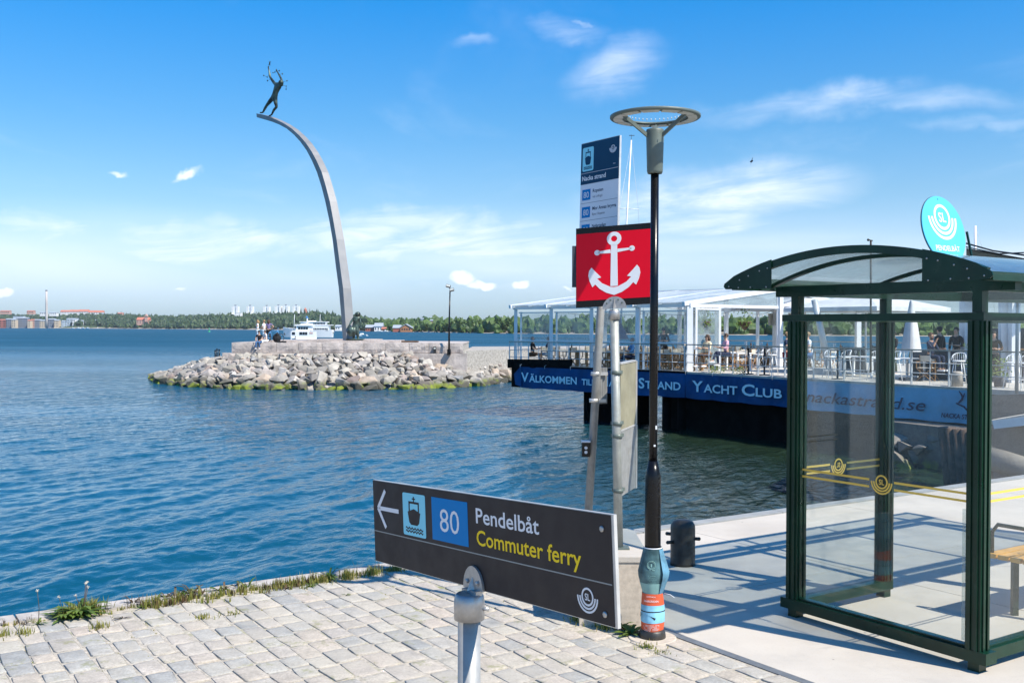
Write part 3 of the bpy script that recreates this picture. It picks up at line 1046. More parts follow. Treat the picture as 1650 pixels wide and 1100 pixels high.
def clump_mesh_data(kind, r, seed):
    """one crown as many small leaf clumps spread through its volume; unit size"""
    q = random.Random(seed)
    vs, fs = [], []
    if kind == 'round':
        lobes = [(Vector((q.gauss(0, .24), q.gauss(0, .24), q.uniform(.30, .92))), q.uniform(.17, .32)) for _ in range(9)]
    else:
        lobes = [(Vector((q.gauss(0, .05 + .14 * (1 - k / 8)), q.gauss(0, .05 + .14 * (1 - k / 8)), .15 + k * .115)), .06 + .17 * (1 - k / 8)) for k in range(8)]
    for c, rad in lobes:
        for _ in range(r):
            d = Vector((q.gauss(0, 1), q.gauss(0, 1), q.gauss(0, 1))).normalized()
            p = c + d * rad * q.uniform(.6, 1.05)
            s = rad * q.uniform(.22, .42)
            a = Vector((q.gauss(0, 1), q.gauss(0, 1), q.gauss(0, 1))).normalized()
            b = d.cross(a).normalized() if d.cross(a).length > .1 else a.orthogonal().normalized()
            a = d.cross(b).normalized()
            k = len(vs)
            tilt = d * s * .4
            vs += [p + a * s + tilt * .3, p + b * s, p - a * s - tilt * .3, p - b * s + tilt * .2]
            fs.append((k, k + 1, k + 2, k + 3))
    return vs, fs


def ico_crown(seed, conifer=False):
    bm = bmesh.new()
    bmesh.ops.create_icosphere(bm, subdivisions=1 if conifer else 2, radius=0.5)
    sd = Vector((seed * 7.3, seed * 3.1, seed))
    for v in bm.verts:
        k = 1 + 0.75 * noise.noise(v.co * 3.2 + sd)
        v.co *= k
        if conifer:
            v.co.x *= 0.5 * (1.2 - v.co.z); v.co.y *= 0.5 * (1.2 - v.co.z); v.co.z *= 1.25
        v.co.z += 0.5
    vs = [v.co.copy() for v in bm.verts]; fs = [tuple(x.index for x in f.verts) for f in bm.faces]
    bm.free()
    return vs, fs


def build_forest():
    q = random.Random(21)
    crowns = [ico_crown(i) for i in range(8)]; cons = [ico_crown(i + 20, True) for i in range(4)]
    bands = [(-70, 600, 'far_woods', 'dark mixed woods covering the far hills across the bay', 'forest'),
             (600, 1900, 'near_woods', 'greener woods on the closer shore right of the monument', 'forest_light')]
    for a, b, nm, lab, mt in bands:
        mb = MB()
        px = a
        while px < b:
            D = shoreY(px)
            cell = 5.2 / D * F
            nrow = max(3, int(hill_depth(px) / (17 if px < 600 else 12)))
            for j in range(nrow):
                k = (j + q.random()) / nrow
                if k < 0.05: k = 0.05
                if px < 172 and k < 0.16: continue           # waterfront houses stand here
                if q.random() < 0.10: continue
                p2 = px + q.uniform(-1, 1) * cell * 1.2
                Y = D + hill_depth(p2) * k
                X = ray(p2, 530).x / ray(p2, 530).y * Y
                z = hill_z(p2, k)
                h = q.uniform(8, 14.5) * (0.8 if px > 600 else 1.0) * (0.75 if k < .12 else 1)
                con = q.random() < (0.3 if px < 560 else 0.12)
                w = h * (q.uniform(.65, 1.0) if not con else 0.62)
                if con: h *= 1.15
                vs, fs = q.choice(cons if con else crowns)
                ca, sa = math.cos(q.random() * 6.28), math.sin(q.random() * 6.28)
                mb.add([(X + (v.x * ca - v.y * sa) * w, Y + (v.x * sa + v.y * ca) * w, z - 1 + v.z * h) for v in vs], fs, False)
            px += cell * 0.85
        tag(mb.build(nm, mt), lab, kind='stuff')


build_forest()

# trees one can tell apart along the closer shore
tree_protos = []
for i in range(5):
    me_b = MB(); vs, fs = clump_mesh_data('round', 34, 100 + i); me_b.add(vs, fs)
    m1 = me_b.mesh('crown'); m1.materials.append(MT['forest_light'])
    tb = MB(); tb.tube([(0, 0, -.05), (0.01, 0, .25), (0, 0.01, .6)], [.035, .025, .012], 6)
    m2 = tb.mesh('trunk'); m2.materials.append(MT['trunk'])
    tree_protos.append((m1, m2))


def place_tree(px, pyb, D, h, label, w=None, group='trees along the closer far shore'):
    base = P(px, pyb, D)
    t = thing('broadleaf_tree', base, label, 'tree', group)
    c, tr = rnd.choice(tree_protos)
    for nm, me in (('crown', c), ('trunk', tr)):
        o = bpy.data.objects.new(nm, me); COL.objects.link(o); o.parent = t
        o.scale = ((w or h * .9), (w or h * .9), h)
    t.rotation_euler = (0, 0, rnd.uniform(0, 6.28))
    return t


for i in range(26):
    px = 688 + i * 5.8 + rnd.uniform(-1.5, 1.5)
    D = shoreY(px) + rnd.uniform(6, 40)
    place_tree(px, 533.5 - rnd.uniform(0, 2.5), D, rnd.uniform(7.0, 10.5) * (1.0 if px > 740 else 0.85),
               f'{ORD[i]} tree from the left in the bright green row beyond the tall floodlight post')
for i in range(34):
    px = 905 + i * 22 + rnd.uniform(-8, 8)
    D = shoreY(px) + rnd.uniform(20, 60)
    place_tree(px, 533 + (px - 900) * .004 + rnd.uniform(-2.5, 1.0), D, rnd.uniform(6, 9),
               f'{ORD[i]} leafy tree from the left on the rocky shore behind the pavilion', group='trees on the far shore behind the pavilion')


# ---------------------------------------------------------------- far buildings
def far_house(name, px0, px1, ytop, ybot, D, wall, roof, label, cat='building', group=None, depth=14, roofh=2.5, rows=3, cols=5, flat=False, win='dark_glass', balc=False, winw=.32):
    a = P(px0, ybot, D); b = P(px1, ybot, D)
    z1 = P((px0 + px1) / 2, ytop, D).z; z0 = a.z - 4
    root = thing(name, ((a.x + b.x) / 2, D + depth / 2, a.z), label, cat, group)
    w = MB(); H = z1 - a.z
    rh = min(roofh, H * .45) if not flat else 0
    w.box((a.x, D, z0), (b.x, D + depth, z1 - rh)); w.build('wall', wall, root)
    r = MB()
    if flat:
        r.box((a.x - .3, D - .3, z1), (b.x + .3, D + depth + .3, z1 + .5))
    else:
        r.prism([(D - .6, z1 - rh), (D + depth + .6, z1 - rh), (D + depth / 2, z1)], a.x - .5, b.x + .5, Frame((0, 0, 0), (0, 1, 0), (0, 0, 1), (1, 0, 0)))
    r.build('roof', roof, root)
    Wd = b.x - a.x; hh = z1 - rh - a.z
    if rows and cols:
        for j in range(rows):
            for i in range(cols):
                cx = a.x + Wd * (i + .5) / cols; cz = a.z + hh * (j + .5) / rows
                ww = Wd / cols * winw; wh = hh / rows * .5
                k = MB(); k.box((cx - ww / 2, D - .12, cz - wh / 2), (cx + ww / 2, D + .05, cz + wh / 2))
                o = k.build('window', win, root)
                if balc:
                    k = MB(); k.box((cx - ww * .6, D - 1.2, cz - wh / 2 - .5), (cx + ww * .6, D - .13, cz - wh / 2 - .1)); k.build('balcony', 'white_paint', root)
    return root


MT['w_white'] = mat('white_render', (0.80, 0.79, 0.77), 0.8, var=0.05)
MT['w_cream'] = mat('cream_render', (0.58, 0.47, 0.34), 0.8, var=0.05)
MT['w_pink'] = mat('pink_render', (0.55, 0.33, 0.26), 0.8, var=0.05)
MT['w_grey'] = mat('slate_render', (0.20, 0.22, 0.26), 0.8, var=0.08)
MT['w_blue'] = mat('pale_blue_render', (0.55, 0.62, 0.68), 0.8, var=0.06)
MT['w_red'] = mat('red_brick', (0.38, 0.13, 0.09), 0.85, var=0.1)
MT['w_orange'] = mat('orange_brick', (0.42, 0.19, 0.09), 0.85, var=0.12)
MT['r_red'] = mat('red_tiles', (0.48, 0.17, 0.11), 0.8, var=0.1)
MT['r_grey'] = mat('grey_sheet_roof', (0.34, 0.38, 0.42), 0.6, var=0.1)
MT['chimney'] = mat('pale_chimney_concrete', (0.52, 0.46, 0.42), 0.85, var=0.05)

Dw = 2640
far_house('apartment_building', -30, 10, 514, 527, Dw, 'w_red', 'r_red', 'red waterfront apartment house cut by the left edge of the view', cols=6)
far_house('apartment_building', 9, 26, 513, 527, Dw, 'w_grey', 'r_grey', 'slate grey waterfront house with pale end strip left of the cream gable')
far_house('apartment_building', 18.5, 25, 513.5, 527, Dw - 18, 'w_cream', 'r_grey', 'narrow cream gable between two slate waterfront houses', cols=2)
far_house('apartment_building', 25.5, 44, 511, 527, Dw, 'w_grey', 'r_grey', 'tall slate grey waterfront house with stepped pale roof', cols=7, rows=4)
far_house('apartment_building', 21, 37, 509.5, 512, Dw + 60, 'w_blue', 'r_grey', 'pale penthouse storey on top of the tall slate waterfront house', rows=1, cols=5, flat=True)
far_house('apartment_building', 44, 48.5, 515, 527, Dw - 16, 'w_cream', 'r_red', 'narrow cream waterfront gable beside the small red roof', cols=2)
far_house('apartment_building', 48.5, 55.5, 514, 526, Dw, 'w_pink', 'r_red', 'pink waterfront house under a small red roof', cols=3)
far_house('apartment_building', 55.5, 64, 514, 527, Dw, 'w_grey', 'r_grey', 'slate waterfront house just left of the chimney', cols=4)
far_house('apartment_building', 64, 73, 515, 527, Dw, 'w_cream', 'r_grey', 'cream striped waterfront house at the foot of the chimney', cols=3)
far_house('apartment_building', 77, 88, 513, 527, Dw, 'w_grey', 'r_grey', 'slate waterfront house just right of the chimney', cols=4)
far_house('apartment_building', 87, 94.5, 514.5, 527, Dw - 10, 'w_cream', 'r_grey', 'cream gabled waterfront house right of the chimney', cols=3)
for i, (a, b, t, m) in enumerate(((99, 107, 516, 'w_blue'), (107, 124, 512.5, 'w_blue'), (116.5, 121, 513, 'w_white'), (124, 135, 515.5, 'w_blue'), (135, 145, 516, 'w_white'), (145, 153, 516.5, 'w_blue'), (153, 161, 514.5, 'w_white'))):
    far_house('apartment_building', a, b, t, 527, Dw - 30 - (12 if i == 2 else 0), m, 'r_grey',
              ['first low pale blue block in the white and blue waterfront row', 'wide pale blue block with a grey mansard in the waterfront row', 'slim white stair tower standing out of the wide pale blue block',
               'pale blue block right of the mansard block in the waterfront row', 'low white block in the middle of the pale waterfront row', 'short pale blue block near the end of the waterfront row',
               'white end block with a small turret closing the pale waterfront row'][i], cols=max(2, int((b - a) / 2.2)), balc=(i in (1, 3)), winw=.42)
Dh = 2960
for i, (a, b, t, bt) in enumerate(((97, 112, 499.5, 505.5), (112, 127, 499, 506), (127, 142, 498.5, 506), (142, 166, 500, 507))):
    far_house('hillside_house', a, b, t, bt, Dh, 'w_white', 'r_red', ['first of the long red roofed houses on the hill, nearest the chimney', 'second of the long red roofed houses on the hill',
              'third and highest of the long red roofed houses on the hill', 'last and longest of the red roofed houses on the hill'][i], roofh=6, rows=2, cols=6)
far_house('hillside_house', 160, 171, 504, 511, Dh - 100, 'w_white', 'r_grey', 'white stepped house below the end of the long red roofs', rows=3, cols=4)
far_house('hillside_house', 168, 176, 508, 513, Dh - 160, 'w_white', 'r_grey', 'small white house lowest on the slope below the red roofs', rows=2, cols=3)
far_house('hillside_house', 64, 74, 502, 507, Dh - 60, 'w_white', 'r_grey', 'white villa on the hill just left of the chimney', rows=2, cols=3)
far_house('hillside_house', 79, 91, 502.5, 507, Dh - 60, 'w_white', 'r_grey', 'white villa on the hill between chimney and long red roofs', rows=2, cols=4)
far_house('hillside_house', 0, 15, 500, 504, Dh, 'w_pink', 'r_red', 'red roofed house on the hill at the far left', rows=1, cols=5)
far_house('hillside_house', 43, 54, 500, 504, Dh, 'w_pink', 'r_red', 'broad red roofed house among hill trees left of the chimney', rows=1, cols=4)
far_house('hillside_house', 189, 197, 503.5, 507.5, Dh - 200, 'w_pink', 'r_red', 'small pink house half hidden by trees on the hill', rows=1, cols=3)
v = far_house('villa', 220, 240, 511, 521, 2250, 'w_pink', 'r_red', 'salmon pink villa with red roof among trees above the shore', rows=2, cols=5, roofh=6)
k = MB(); c = P(236, 511, 2250); k.box((c.x - 3, 2247, c.z - 10), (c.x + 3, 2249.8, c.z + 2)); k.prism([(-4, 0), (4, 0), (0, 5)], -3, 3, Frame((c.x, 2249, c.z + 2), (1, 0, 0), (0, 0, 1), (0, 1, 0))); k.build('gable', 'w_pink', v)

ch = thing('chimney', P(75, 527, 2500), 'tall slender pale power station chimney on the left shore', 'chimney')
a = P(75, 527, 2500); b = P(75.6, 467, 2500)
k = MB(); fr = Frame((a.x, 2500, a.z - 2), (1, 0, 0), (0, 1, 0), (0, 0, 1))
H = b.z - a.z + 2
k.lathe([(3.3, 0), (2.9, H * .3), (2.5, H * .65), (2.2, H * .965)], fr, 16); k.build('shaft', 'chimney', ch)
k = MB(); k.lathe([(2.3, H * .965), (2.35, H), (1.8, H + .3)], fr, 16); k.build('cap', 'w_grey', ch)

# six white tower blocks and the red water tower
lab6 = ['lone white tower block farthest left on the skyline', 'second white tower block on the skyline, standing alone', 'third white tower block on the skyline, standing alone above the people',
        'white tower block on the left of the close pair', 'white tower block on the right of the close pair', 'last white tower block, beside the red tower']
for i, (x0, x1, t, bt) in enumerate(((373.3, 383.6, 493.5, 506), (397.2, 407.3, 493.5, 505), (424, 434, 493.8, 505), (442.6, 453, 493, 509), (454.8, 464.9, 492.8, 509), (471.5, 481.6, 493, 508))):
    D = 2150
    a = P(x0, bt, D); b = P(x1, bt, D); z1 = P(x0, t, D).z; z0 = a.z - 14
    root = thing('tower_block', ((a.x + b.x) / 2, D, a.z), lab6[i], 'tower block', 'white tower blocks on the skyline')
    k = MB(); k.box((a.x, D, z0), (a.x + (b.x - a.x) * .36, D + 13, z1)); k.box((b.x - (b.x - a.x) * .36, D, z0), (b.x, D + 13, z1)); k.build('wall', 'w_white', root)
    k = MB(); k.box((a.x + (b.x - a.x) * .36, D + 1.6, z0), (b.x - (b.x - a.x) * .36, D + 12, z1 + .8)); k.build('stair_core', 'w_blue', root)
    k = MB(); cx = (a.x + b.x) / 2; k.box((cx - 1.8, D + 3, z1 + .8), (cx + 1.8, D + 7, z1 + 3.2)); k.build('lift_housing', 'w_grey', root)
    nf = 5
    for j in range(nf):
        zz = a.z + (z1 - a.z) * (j + .6) / nf
        for s0 in (.11, .76):
            k = MB(); k.box((a.x + (b.x - a.x) * s0, D - .15, zz - 0.4), (a.x + (b.x - a.x) * (s0 + .12), D + .05, zz + .5)); k.build('window', 'w_blue', root)
    k = MB(); k.box((a.x - 3, D - 5, a.z - 8), (b.x + 8, D - .3, a.z - 1)); k.build('podium', 'w_white', root)
a = P(492, 507, 2150); b = P(492, 496.5, 2150)
rt = thing('water_tower', a, 'round red brick tower with a pointed top right of the white blocks', 'tower')
k = MB(); fr = Frame((a.x, 2150, a.z - 12), (1, 0, 0), (0, 1, 0), (0, 0, 1)); H = b.z - a.z + 12
k.lathe([(3.6, 0), (3.6, H * .72), (3.0, H * .9)], fr, 12, False); k.build('wall', 'w_red', rt)
k = MB(); k.lathe([(3.3, H * .9), (1.8, H * .97), (.3, H + 1.5)], fr, 12, False); k.build('roof', 'r_red', rt)
for i, (x0, x1, t, bt, D) in enumerate(((408, 420, 504.5, 507, 2060), (433, 444, 504.8, 507.2, 2060), (380, 388, 504, 507, 2060))):
    far_house('low_building', x0, x1, t, bt, D, 'w_white', 'w_white', ['long low white building in the trees between second and third tower block', 'low white building in the trees beside the close pair of tower blocks', 'low white building at the foot of the lone tower block'][i], rows=0, cols=0, flat=True)

# boathouses and villas on the closer shore
far_house('shed', 589, 603, 523, 533, 1150, 'w_red', 'r_grey', 'long low red shed with grey roof right of the monument foot', rows=1, cols=4, roofh=3.5)
far_house('boathouse', 603, 616, 520, 533, 1140, 'w_white', 'r_grey', 'white gabled boathouse with pale green roof on the shore', rows=1, cols=3, roofh=6)
far_house('shed', 615, 625, 527, 533, 1130, 'w_red', 'r_red', 'small red hut by the water between boathouse and orange barn', rows=1, cols=3, roofh=2)
far_house('shed', 540, 548, 523, 531, 1300, 'w_white', 'r_grey', 'small pale shed left of the monument foot', rows=1, cols=2)
bn = thing('barn', P(648, 533.5, 1010), 'orange brick barn with long grey roof on the shore', 'barn')
a = P(645, 533.5, 1000); b = P(662.5, 533.5, 1000); z1 = P(653, 522.6, 1000).z
fx = Frame((a.x, 1000, a.z), (1, 0, 0), (0, 0, 1), (0, 1, 0)); Wd = b.x - a.x; Hh = z1 - a.z
k = MB(); k.prism([(0, -2), (Wd, -2), (Wd, Hh * .5), (Wd / 2, Hh), (0, Hh * .5)], 0, 16, fx); k.build('wall', 'w_orange', bn)
k = MB(); k.prism([(-.8, Hh * .46), (-.6, Hh * .6), (Wd / 2, Hh + .6), (Wd / 2, Hh + .1)], -.6, 17, fx); k.prism([(Wd + .8, Hh * .46), (Wd + .6, Hh * .6), (Wd / 2, Hh + .6), (Wd / 2, Hh + .1)], -.6, 17, fx); k.build('roof', 'r_grey', bn)
c0 = P(633, 533.5, 1012)
k = MB(); k.box((c0.x, 1012, c0.z - 2), (a.x - .05, 1024, c0.z + Hh * .5)); k.build('side_wing', 'w_red', bn)
k = MB(); k.prism([(-.5, Hh * .48), (12.5, Hh * .48), (8, Hh * .95)], c0.x - .5, a.x - .9, Frame((0, 1012, c0.z), (0, 1, 0), (0, 0, 1), (1, 0, 0))); k.build('wing_roof', 'r_grey', bn)
for i in range(4):
    k = MB(); k.box((Wd * (.12 + .22 * i), -0.15, 0), (Wd * (.12 + .22 * i) + 1.3, .05, 0), fx)
    k = MB(); k.box((Wd * (.12 + .22 * i), 1.2, -.15), (Wd * (.12 + .22 * i) + 1.2, 2.7, .05), fx); k.build('window', 'dark_glass', bn)
for i, (x0, x1, t, bt, D, m, lb) in enumerate(((693, 700, 514.5, 519, 1020, 'w_pink', 'pale pink villa on the wooded ridge left of the floodlight post'), (678, 688, 512, 516, 1080, 'w_white', 'white villa with a long roof on the wooded ridge'),
                              (758, 764, 512.5, 517, 960, 'w_white', 'white villa peeping over the trees right of the floodlight post'), (625, 632, 513.5, 517, 1240, 'w_pink', 'small pink villa on the ridge above the orange barn'),
                              (1395, 1405, 519, 524, 700, 'w_white', 'white villa among far trees behind the shelter glass'))):
    far_house('villa', x0, x1, t, bt, D, m, 'r_grey', lb, rows=1, cols=3, roofh=3)


# marina: small white boats moored along the left shore
def small_boat(px, py, D, L, label, group=None, rz=0.3, mast=0):
    base = P(px, py, D); base.z = WZ
    r = thing('moored_boat', base, label, 'boat', group)
    fr = Frame((0, 0, 0), (1, 0, 0), (0, 1, 0), (0, 0, 1))
    h = MB()
    sec = [(-.5, .16, .12), (-.2, .2, .13), (.2, .17, .15), (.42, .07, .18), (.5, .01, .2)]
    vs = []
    for x, w, z in sec:
        vs += [(x * L, -w * L * .8, z * L), (x * L, -w * L * .45, -.02 * L), (x * L, w * L * .45, -.02 * L), (x * L, w * L * .8, z * L)]
    fs = []
    for i in range(4):
        for j in range(4):
            fs.append((i * 4 + j, i * 4 + (j + 1) % 4, (i + 1) * 4 + (j + 1) % 4, (i + 1) * 4 + j))
    fs += [(3, 2, 1, 0), (16, 17, 18, 19)]
    h.add([Vector(v) for v in vs], fs)
    o = link('hull', h.mesh('hull'), 'white_boat', r)
    c = MB(); c.box((-.15 * L, -.1 * L, .12 * L), (.15 * L, .1 * L, .26 * L), fr, .8); link('cabin', c.mesh('cabin'), 'white_paint', r)
    if mast:
        c = MB(); c.tube([(0, 0, .1 * L), (0, 0, mast)], .12, 5); link('mast', c.mesh('mast'), 'white_paint', r)
    r.rotation_euler = (0, 0, rz)
    return r


for i, px in enumerate([118, 126, 134, 141, 158, 166, 173, 180, 186, 192, 198, 206]):
    small_boat(px + rnd.uniform(-1, 1), 528.5, 2450 + rnd.uniform(-20, 60), rnd.uniform(7, 12), f'{ORD[i]} small white boat from the left in the marina on the left shore', 'boats in the far marina', rnd.uniform(0, 3), rnd.choice([0, 0, 9, 11]))
for i, (px, D) in enumerate(((612, 1120), (621, 1115), (632, 1100))):
    small_boat(px, 533, D, 6.5, ['small white boat moored below the white boathouse', 'small white boat moored beside the small red hut', 'small white boat moored in front of the orange barn'][i], None, .2)

# ================================================================== PEOPLE
def limb_len(h):
    return h / 1.75


def hand_geo(mb, wrist, d, up, s=1.0, curl=0.5):
    """palm, four unequal bent fingers and a thumb leaving the palm's side"""
    d = Vector(d).normalized(); up = Vector(up)
    side = d.cross(up)
    side = side.normalized() if side.length > .05 else d.orthogonal().normalized()
    nrm = side.cross(d).normalized()
    fr = Frame(wrist, side, d, nrm)
    mb.box((-.036 * s, -.01 * s, -.013 * s), (.036 * s, .085 * s, .013 * s), fr)
    for i, L in enumerate((.062, .072, .068, .052)):
        x = (-.028 + .0187 * i) * s
        p0 = fr(x, .082 * s, 0); p1 = fr(x, (.082 + L * .55) * s, -.3 * curl * L * s); p2 = fr(x, (.082 + L * .85) * s, -1.0 * curl * L * s)
        mb.tube([p0, p1, p2], [.0085 * s, .008 * s, .0065 * s], 5)
    mb.tube([fr(-.034 * s, .02 * s, 0), fr(-.058 * s, .05 * s, -.01 * s), fr(-.058 * s, .078 * s, -.02 * s)], [.011 * s, .0095 * s, .007 * s], 5)


def person(loc, face, pose, label, top='black', bottom='navy', skin='skin', hair='hair_brown', height=1.72, arms='down', long_hair=False, cap=None,
           sleeves=True, shorts=False, glasses=False, shoes='white', group=None, lean=0.0, beard=False, seat=0.45, legs=None, cat='person'):
    """face = heading in degrees the person looks towards (0 = +x east, 90 = +y north)"""
    k = height / 1.75
    root = thing('person', loc, label, cat, group)
    root.rotation_euler = (0, 0, R(face - 90))          # local +y is forward
    hip = (seat + .09) if pose == 'sit' else .93 * k
    ln = lean
    y_ch = math.sin(ln); up = math.cos(ln)
    def T3(x, h, f=0.0):                                   # trunk point at height h above the hips
        return Vector((x, f * up + h * y_ch, hip + h * up))
    S = {}
    S['pelvis'] = (T3(0, 0.0), (.125 * k, .095 * k))
    S['waist'] = (T3(0, .17 * k), (.112 * k, .083 * k))
    S['chest'] = (T3(0, .36 * k), (.140 * k, .102 * k))
    S['neck0'] = (T3(0, .50 * k), (.075 * k, .065 * k))
    S['neck'] = (T3(0, .56 * k, .012), .050 * k)
    S['jaw'] = (T3(0, .625 * k, .03), (.060 * k, .070 * k))
    S['head'] = (T3(0, .70 * k, .02), (.074 * k, .088 * k))
    S['crown'] = (T3(0, .765 * k, .012), (.058 * k, .070 * k))
    ed = [('pelvis', 'waist'), ('waist', 'chest'), ('chest', 'neck0'), ('neck0', 'neck'), ('neck', 'jaw'), ('jaw', 'head'), ('head', 'crown')]
    sw = .185 * k
    hands = []
    for sd, nm in ((-1, 'l'), (1, 'r')):
        a = arms if isinstance(arms, str) else arms[0 if sd < 0 else 1]
        sh = T3(sd * sw, .455 * k)
        if a == 'down': el = sh + Vector((sd * .05, -.02, -.28 * k)); ha = el + Vector((0, .05, -.25 * k))
        elif a == 'table': el = sh + Vector((sd * .06, .12, -.25 * k)); ha = el + Vector((-sd * .07, .24 * k, .05))
        elif a == 'lap': el = sh + Vector((sd * .07, .06, -.27 * k)); ha = el + Vector((-sd * .10, .21 * k, -.07))
        elif a == 'fold': el = sh + Vector((sd * .07, .08, -.26 * k)); ha = el + Vector((-sd * .22, .14 * k, .03))
        elif a == 'chin': el = sh + Vector((sd * .0, .22, -.19 * k)); ha = el + Vector((-sd * .10, .04, .24 * k))
        elif a == 'out': el = sh + Vector((sd * .25 * k, .04, -.10 * k)); ha = el + Vector((sd * .24 * k, .06, -.02))
        elif a == 'akimbo': el = sh + Vector((sd * .20 * k, -.04, -.19 * k)); ha = el + Vector((-sd * .17, .06, -.16 * k))
        elif a == 'up': el = sh + Vector((sd * .10, .06, .22 * k)); ha = el + Vector((-sd * .10, .06, .20 * k))
        else: el = sh + Vector((sd * .06, .1, -.25 * k)); ha = el + Vector((-sd * .04, .2, .05))
        S[nm + 'sh'] = (sh, .056 * k); S[nm + 'el'] = (el, .040 * k); S[nm + 'fa'] = (el.lerp(ha, .4), .038 * k); S[nm + 'wr'] = (ha, .026 * k)
        ed += [('chest' if False else 'neck0', nm + 'sh'), (nm + 'sh', nm + 'el'), (nm + 'el', nm + 'fa'), (nm + 'fa', nm + 'wr')]
        hands.append((ha, (ha - el)))
        hp = Vector((sd * .095 * k, 0, hip - .04))
        if pose == 'sit':
            if legs == 'cross' and sd > 0:
                kn = Vector((.02, .42 * k, hip + .04)); an = kn + Vector((-.20, .20, -.34 * k))
            elif legs == 'hang':
                kn = Vector((sd * .12, .40 * k, hip - .03)); an = kn + Vector((0, -.02 + .08 * sd, -.43 * k))
            else:
                kn = Vector((sd * .13, .42 * k, hip - .01)); an = kn + Vector((0, .04 * sd, -(hip - .08) * 1.0 if seat < .6 else -.42 * k))
        else:
            kn = Vector((sd * .10 * k, .03 + .02 * sd, .50 * k)); an = Vector((sd * .105 * k, -.02 + .04 * sd, .085 * k))
        S[nm + 'hp'] = (hp, .088 * k); S[nm + 'th'] = (hp.lerp(kn, .45), .078 * k); S[nm + 'kn'] = (kn, .055 * k)
        S[nm + 'ca'] = (kn.lerp(an, .35), .054 * k); S[nm + 'an'] = (an, .034 * k)
        S[nm + 'to'] = (an + Vector((0, .15 * k, -.055)), (.042 * k, .026 * k))
        ed += [('pelvis', nm + 'hp'), (nm + 'hp', nm + 'th'), (nm + 'th', nm + 'kn'), (nm + 'kn', nm + 'ca'), (nm + 'ca', nm + 'an'), (nm + 'an', nm + 'to')]
    vs, fs = skin_mesh('body', S, ed, 1)
    b = MB(); b.add(vs, fs, True)
    for ha, d in hands:
        hand_geo(b, ha, d, (0, 0, 1), 1.0 * k, .5)
    hd = S['head'][0]; jw = S['jaw'][0]
    fy = .088 * k
    # nose, mouth line, ears
    b.add([hd + Vector((-.012, fy - .012, -.025)), hd + Vector((.012, fy - .012, -.025)), hd + Vector((0, fy + .018, -.03)), hd + Vector((0, fy - .01, .012))], [(0, 1, 2), (1, 3, 2), (3, 0, 2)], False)
    for sd in (-1, 1):
        b.ball(hd + Vector((sd * .078 * k, -.005, -.012)), .022 * k, 6, 4, (.45, .8, 1.3))
    body = link('body', b.mesh('body'), skin, root)
    e = MB()
    for sd in (-1, 1):
        e.ball(hd + Vector((sd * .030 * k, fy - .006, .006)), .011 * k, 6, 4)
    link('eyes', e.mesh('eyes'), 'hair_dark', root)
    m = MB(); m.box((-.024, fy - .028, -.006), (.024, fy - .014, .004), Frame(jw + Vector((0, 0, .02)), (1, 0, 0), (0, 1, 0), (0, 0, 1)))
    link('mouth', m.mesh('mouth'), 'cloth_red', root)

    def garment(name, keys, mt, grow):
        sub = {q: (S[q][0], tuple(v * grow for v in S[q][1]) if isinstance(S[q][1], tuple) else S[q][1] * grow) for q in keys}
        es = [x for x in ed if x[0] in sub and x[1] in sub]
        vs, fs = skin_mesh(name, sub, es, 1)
        g = MB(); g.add(vs, fs, True)
        return link(name, g.mesh(name), mt, root)

    S['lm'] = (S['lsh'][0].lerp(S['lel'][0], .55), .052 * k); S['rm'] = (S['rsh'][0].lerp(S['rel'][0], .55), .052 * k)
    ed2 = list(ed)
    tk = ['pelvis', 'waist', 'chest', 'neck0', 'lsh', 'rsh']
    if sleeves == 'long':
        tk += ['lel', 'rel', 'lfa', 'rfa']
    elif sleeves:
        ed += [('lsh', 'lm'), ('rsh', 'rm')]; tk += ['lm', 'rm']
    garment('shirt', tk, 'cloth_' + top, 1.16)
    S['lt'] = (S['lhp'][0].lerp(S['lkn'][0], .8), .072 * k); S['rt'] = (S['rhp'][0].lerp(S['rkn'][0], .8), .072 * k)
    if shorts:
        ed += [('lth', 'lt'), ('rth', 'rt')]
        garment('shorts', ['pelvis', 'lhp', 'rhp', 'lth', 'rth', 'lt', 'rt'], 'cloth_' + bottom, 1.18)
    else:
        garment('trousers', ['pelvis', 'lhp', 'rhp', 'lth', 'rth', 'lkn', 'rkn', 'lca', 'rca', 'lan', 'ran'], 'cloth_' + bottom, 1.17)
    for nm in 'lr':
        s_ = MB(); an = S[nm + 'an'][0]
        s_.prism([(-.045, -.07), (.045, -.07), (.05, .1), (.03, .19), (-.03, .19), (-.05, .1)], -.075, -.02, Frame(an, (1, 0, 0), (0, 1, 0), (0, 0, 1)))
        link('shoe', s_.mesh('shoe'), 'cloth_' + shoes, root)
    h = MB()
    cr = hd + Vector((0, -.022 * k, .03 * k))
    h.ball(cr, .098 * k, 12, 8, (.92, 1.02, .98))
    if long_hair:
        h.tube([cr + Vector((0, -.04, .0)), cr + Vector((0, -.085, -.12)), cr + Vector((.01, -.075, -.26))], [.085 * k, .08 * k, .03], 8)
        for sd in (-1, 1):
            h.tube([cr + Vector((sd * .07, .0, 0)), cr + Vector((sd * .085, -.01, -.13)), cr + Vector((sd * .07, -.01, -.22))], [.04, .04, .015], 6)
    # trim the hair off the face: push the front back
    h.v = [(x, min(y, cr.y + (.045 if z < cr.z + .02 else .09) * k), z) for x, y, z in h.v]
    link('hair', h.mesh('hair'), hair, root)
    if beard:
        h = MB(); h.ball(jw + Vector((0, .012, -.005)), .066 * k, 8, 6, (1, 1, .8)); link('beard', h.mesh('beard'), hair, root)
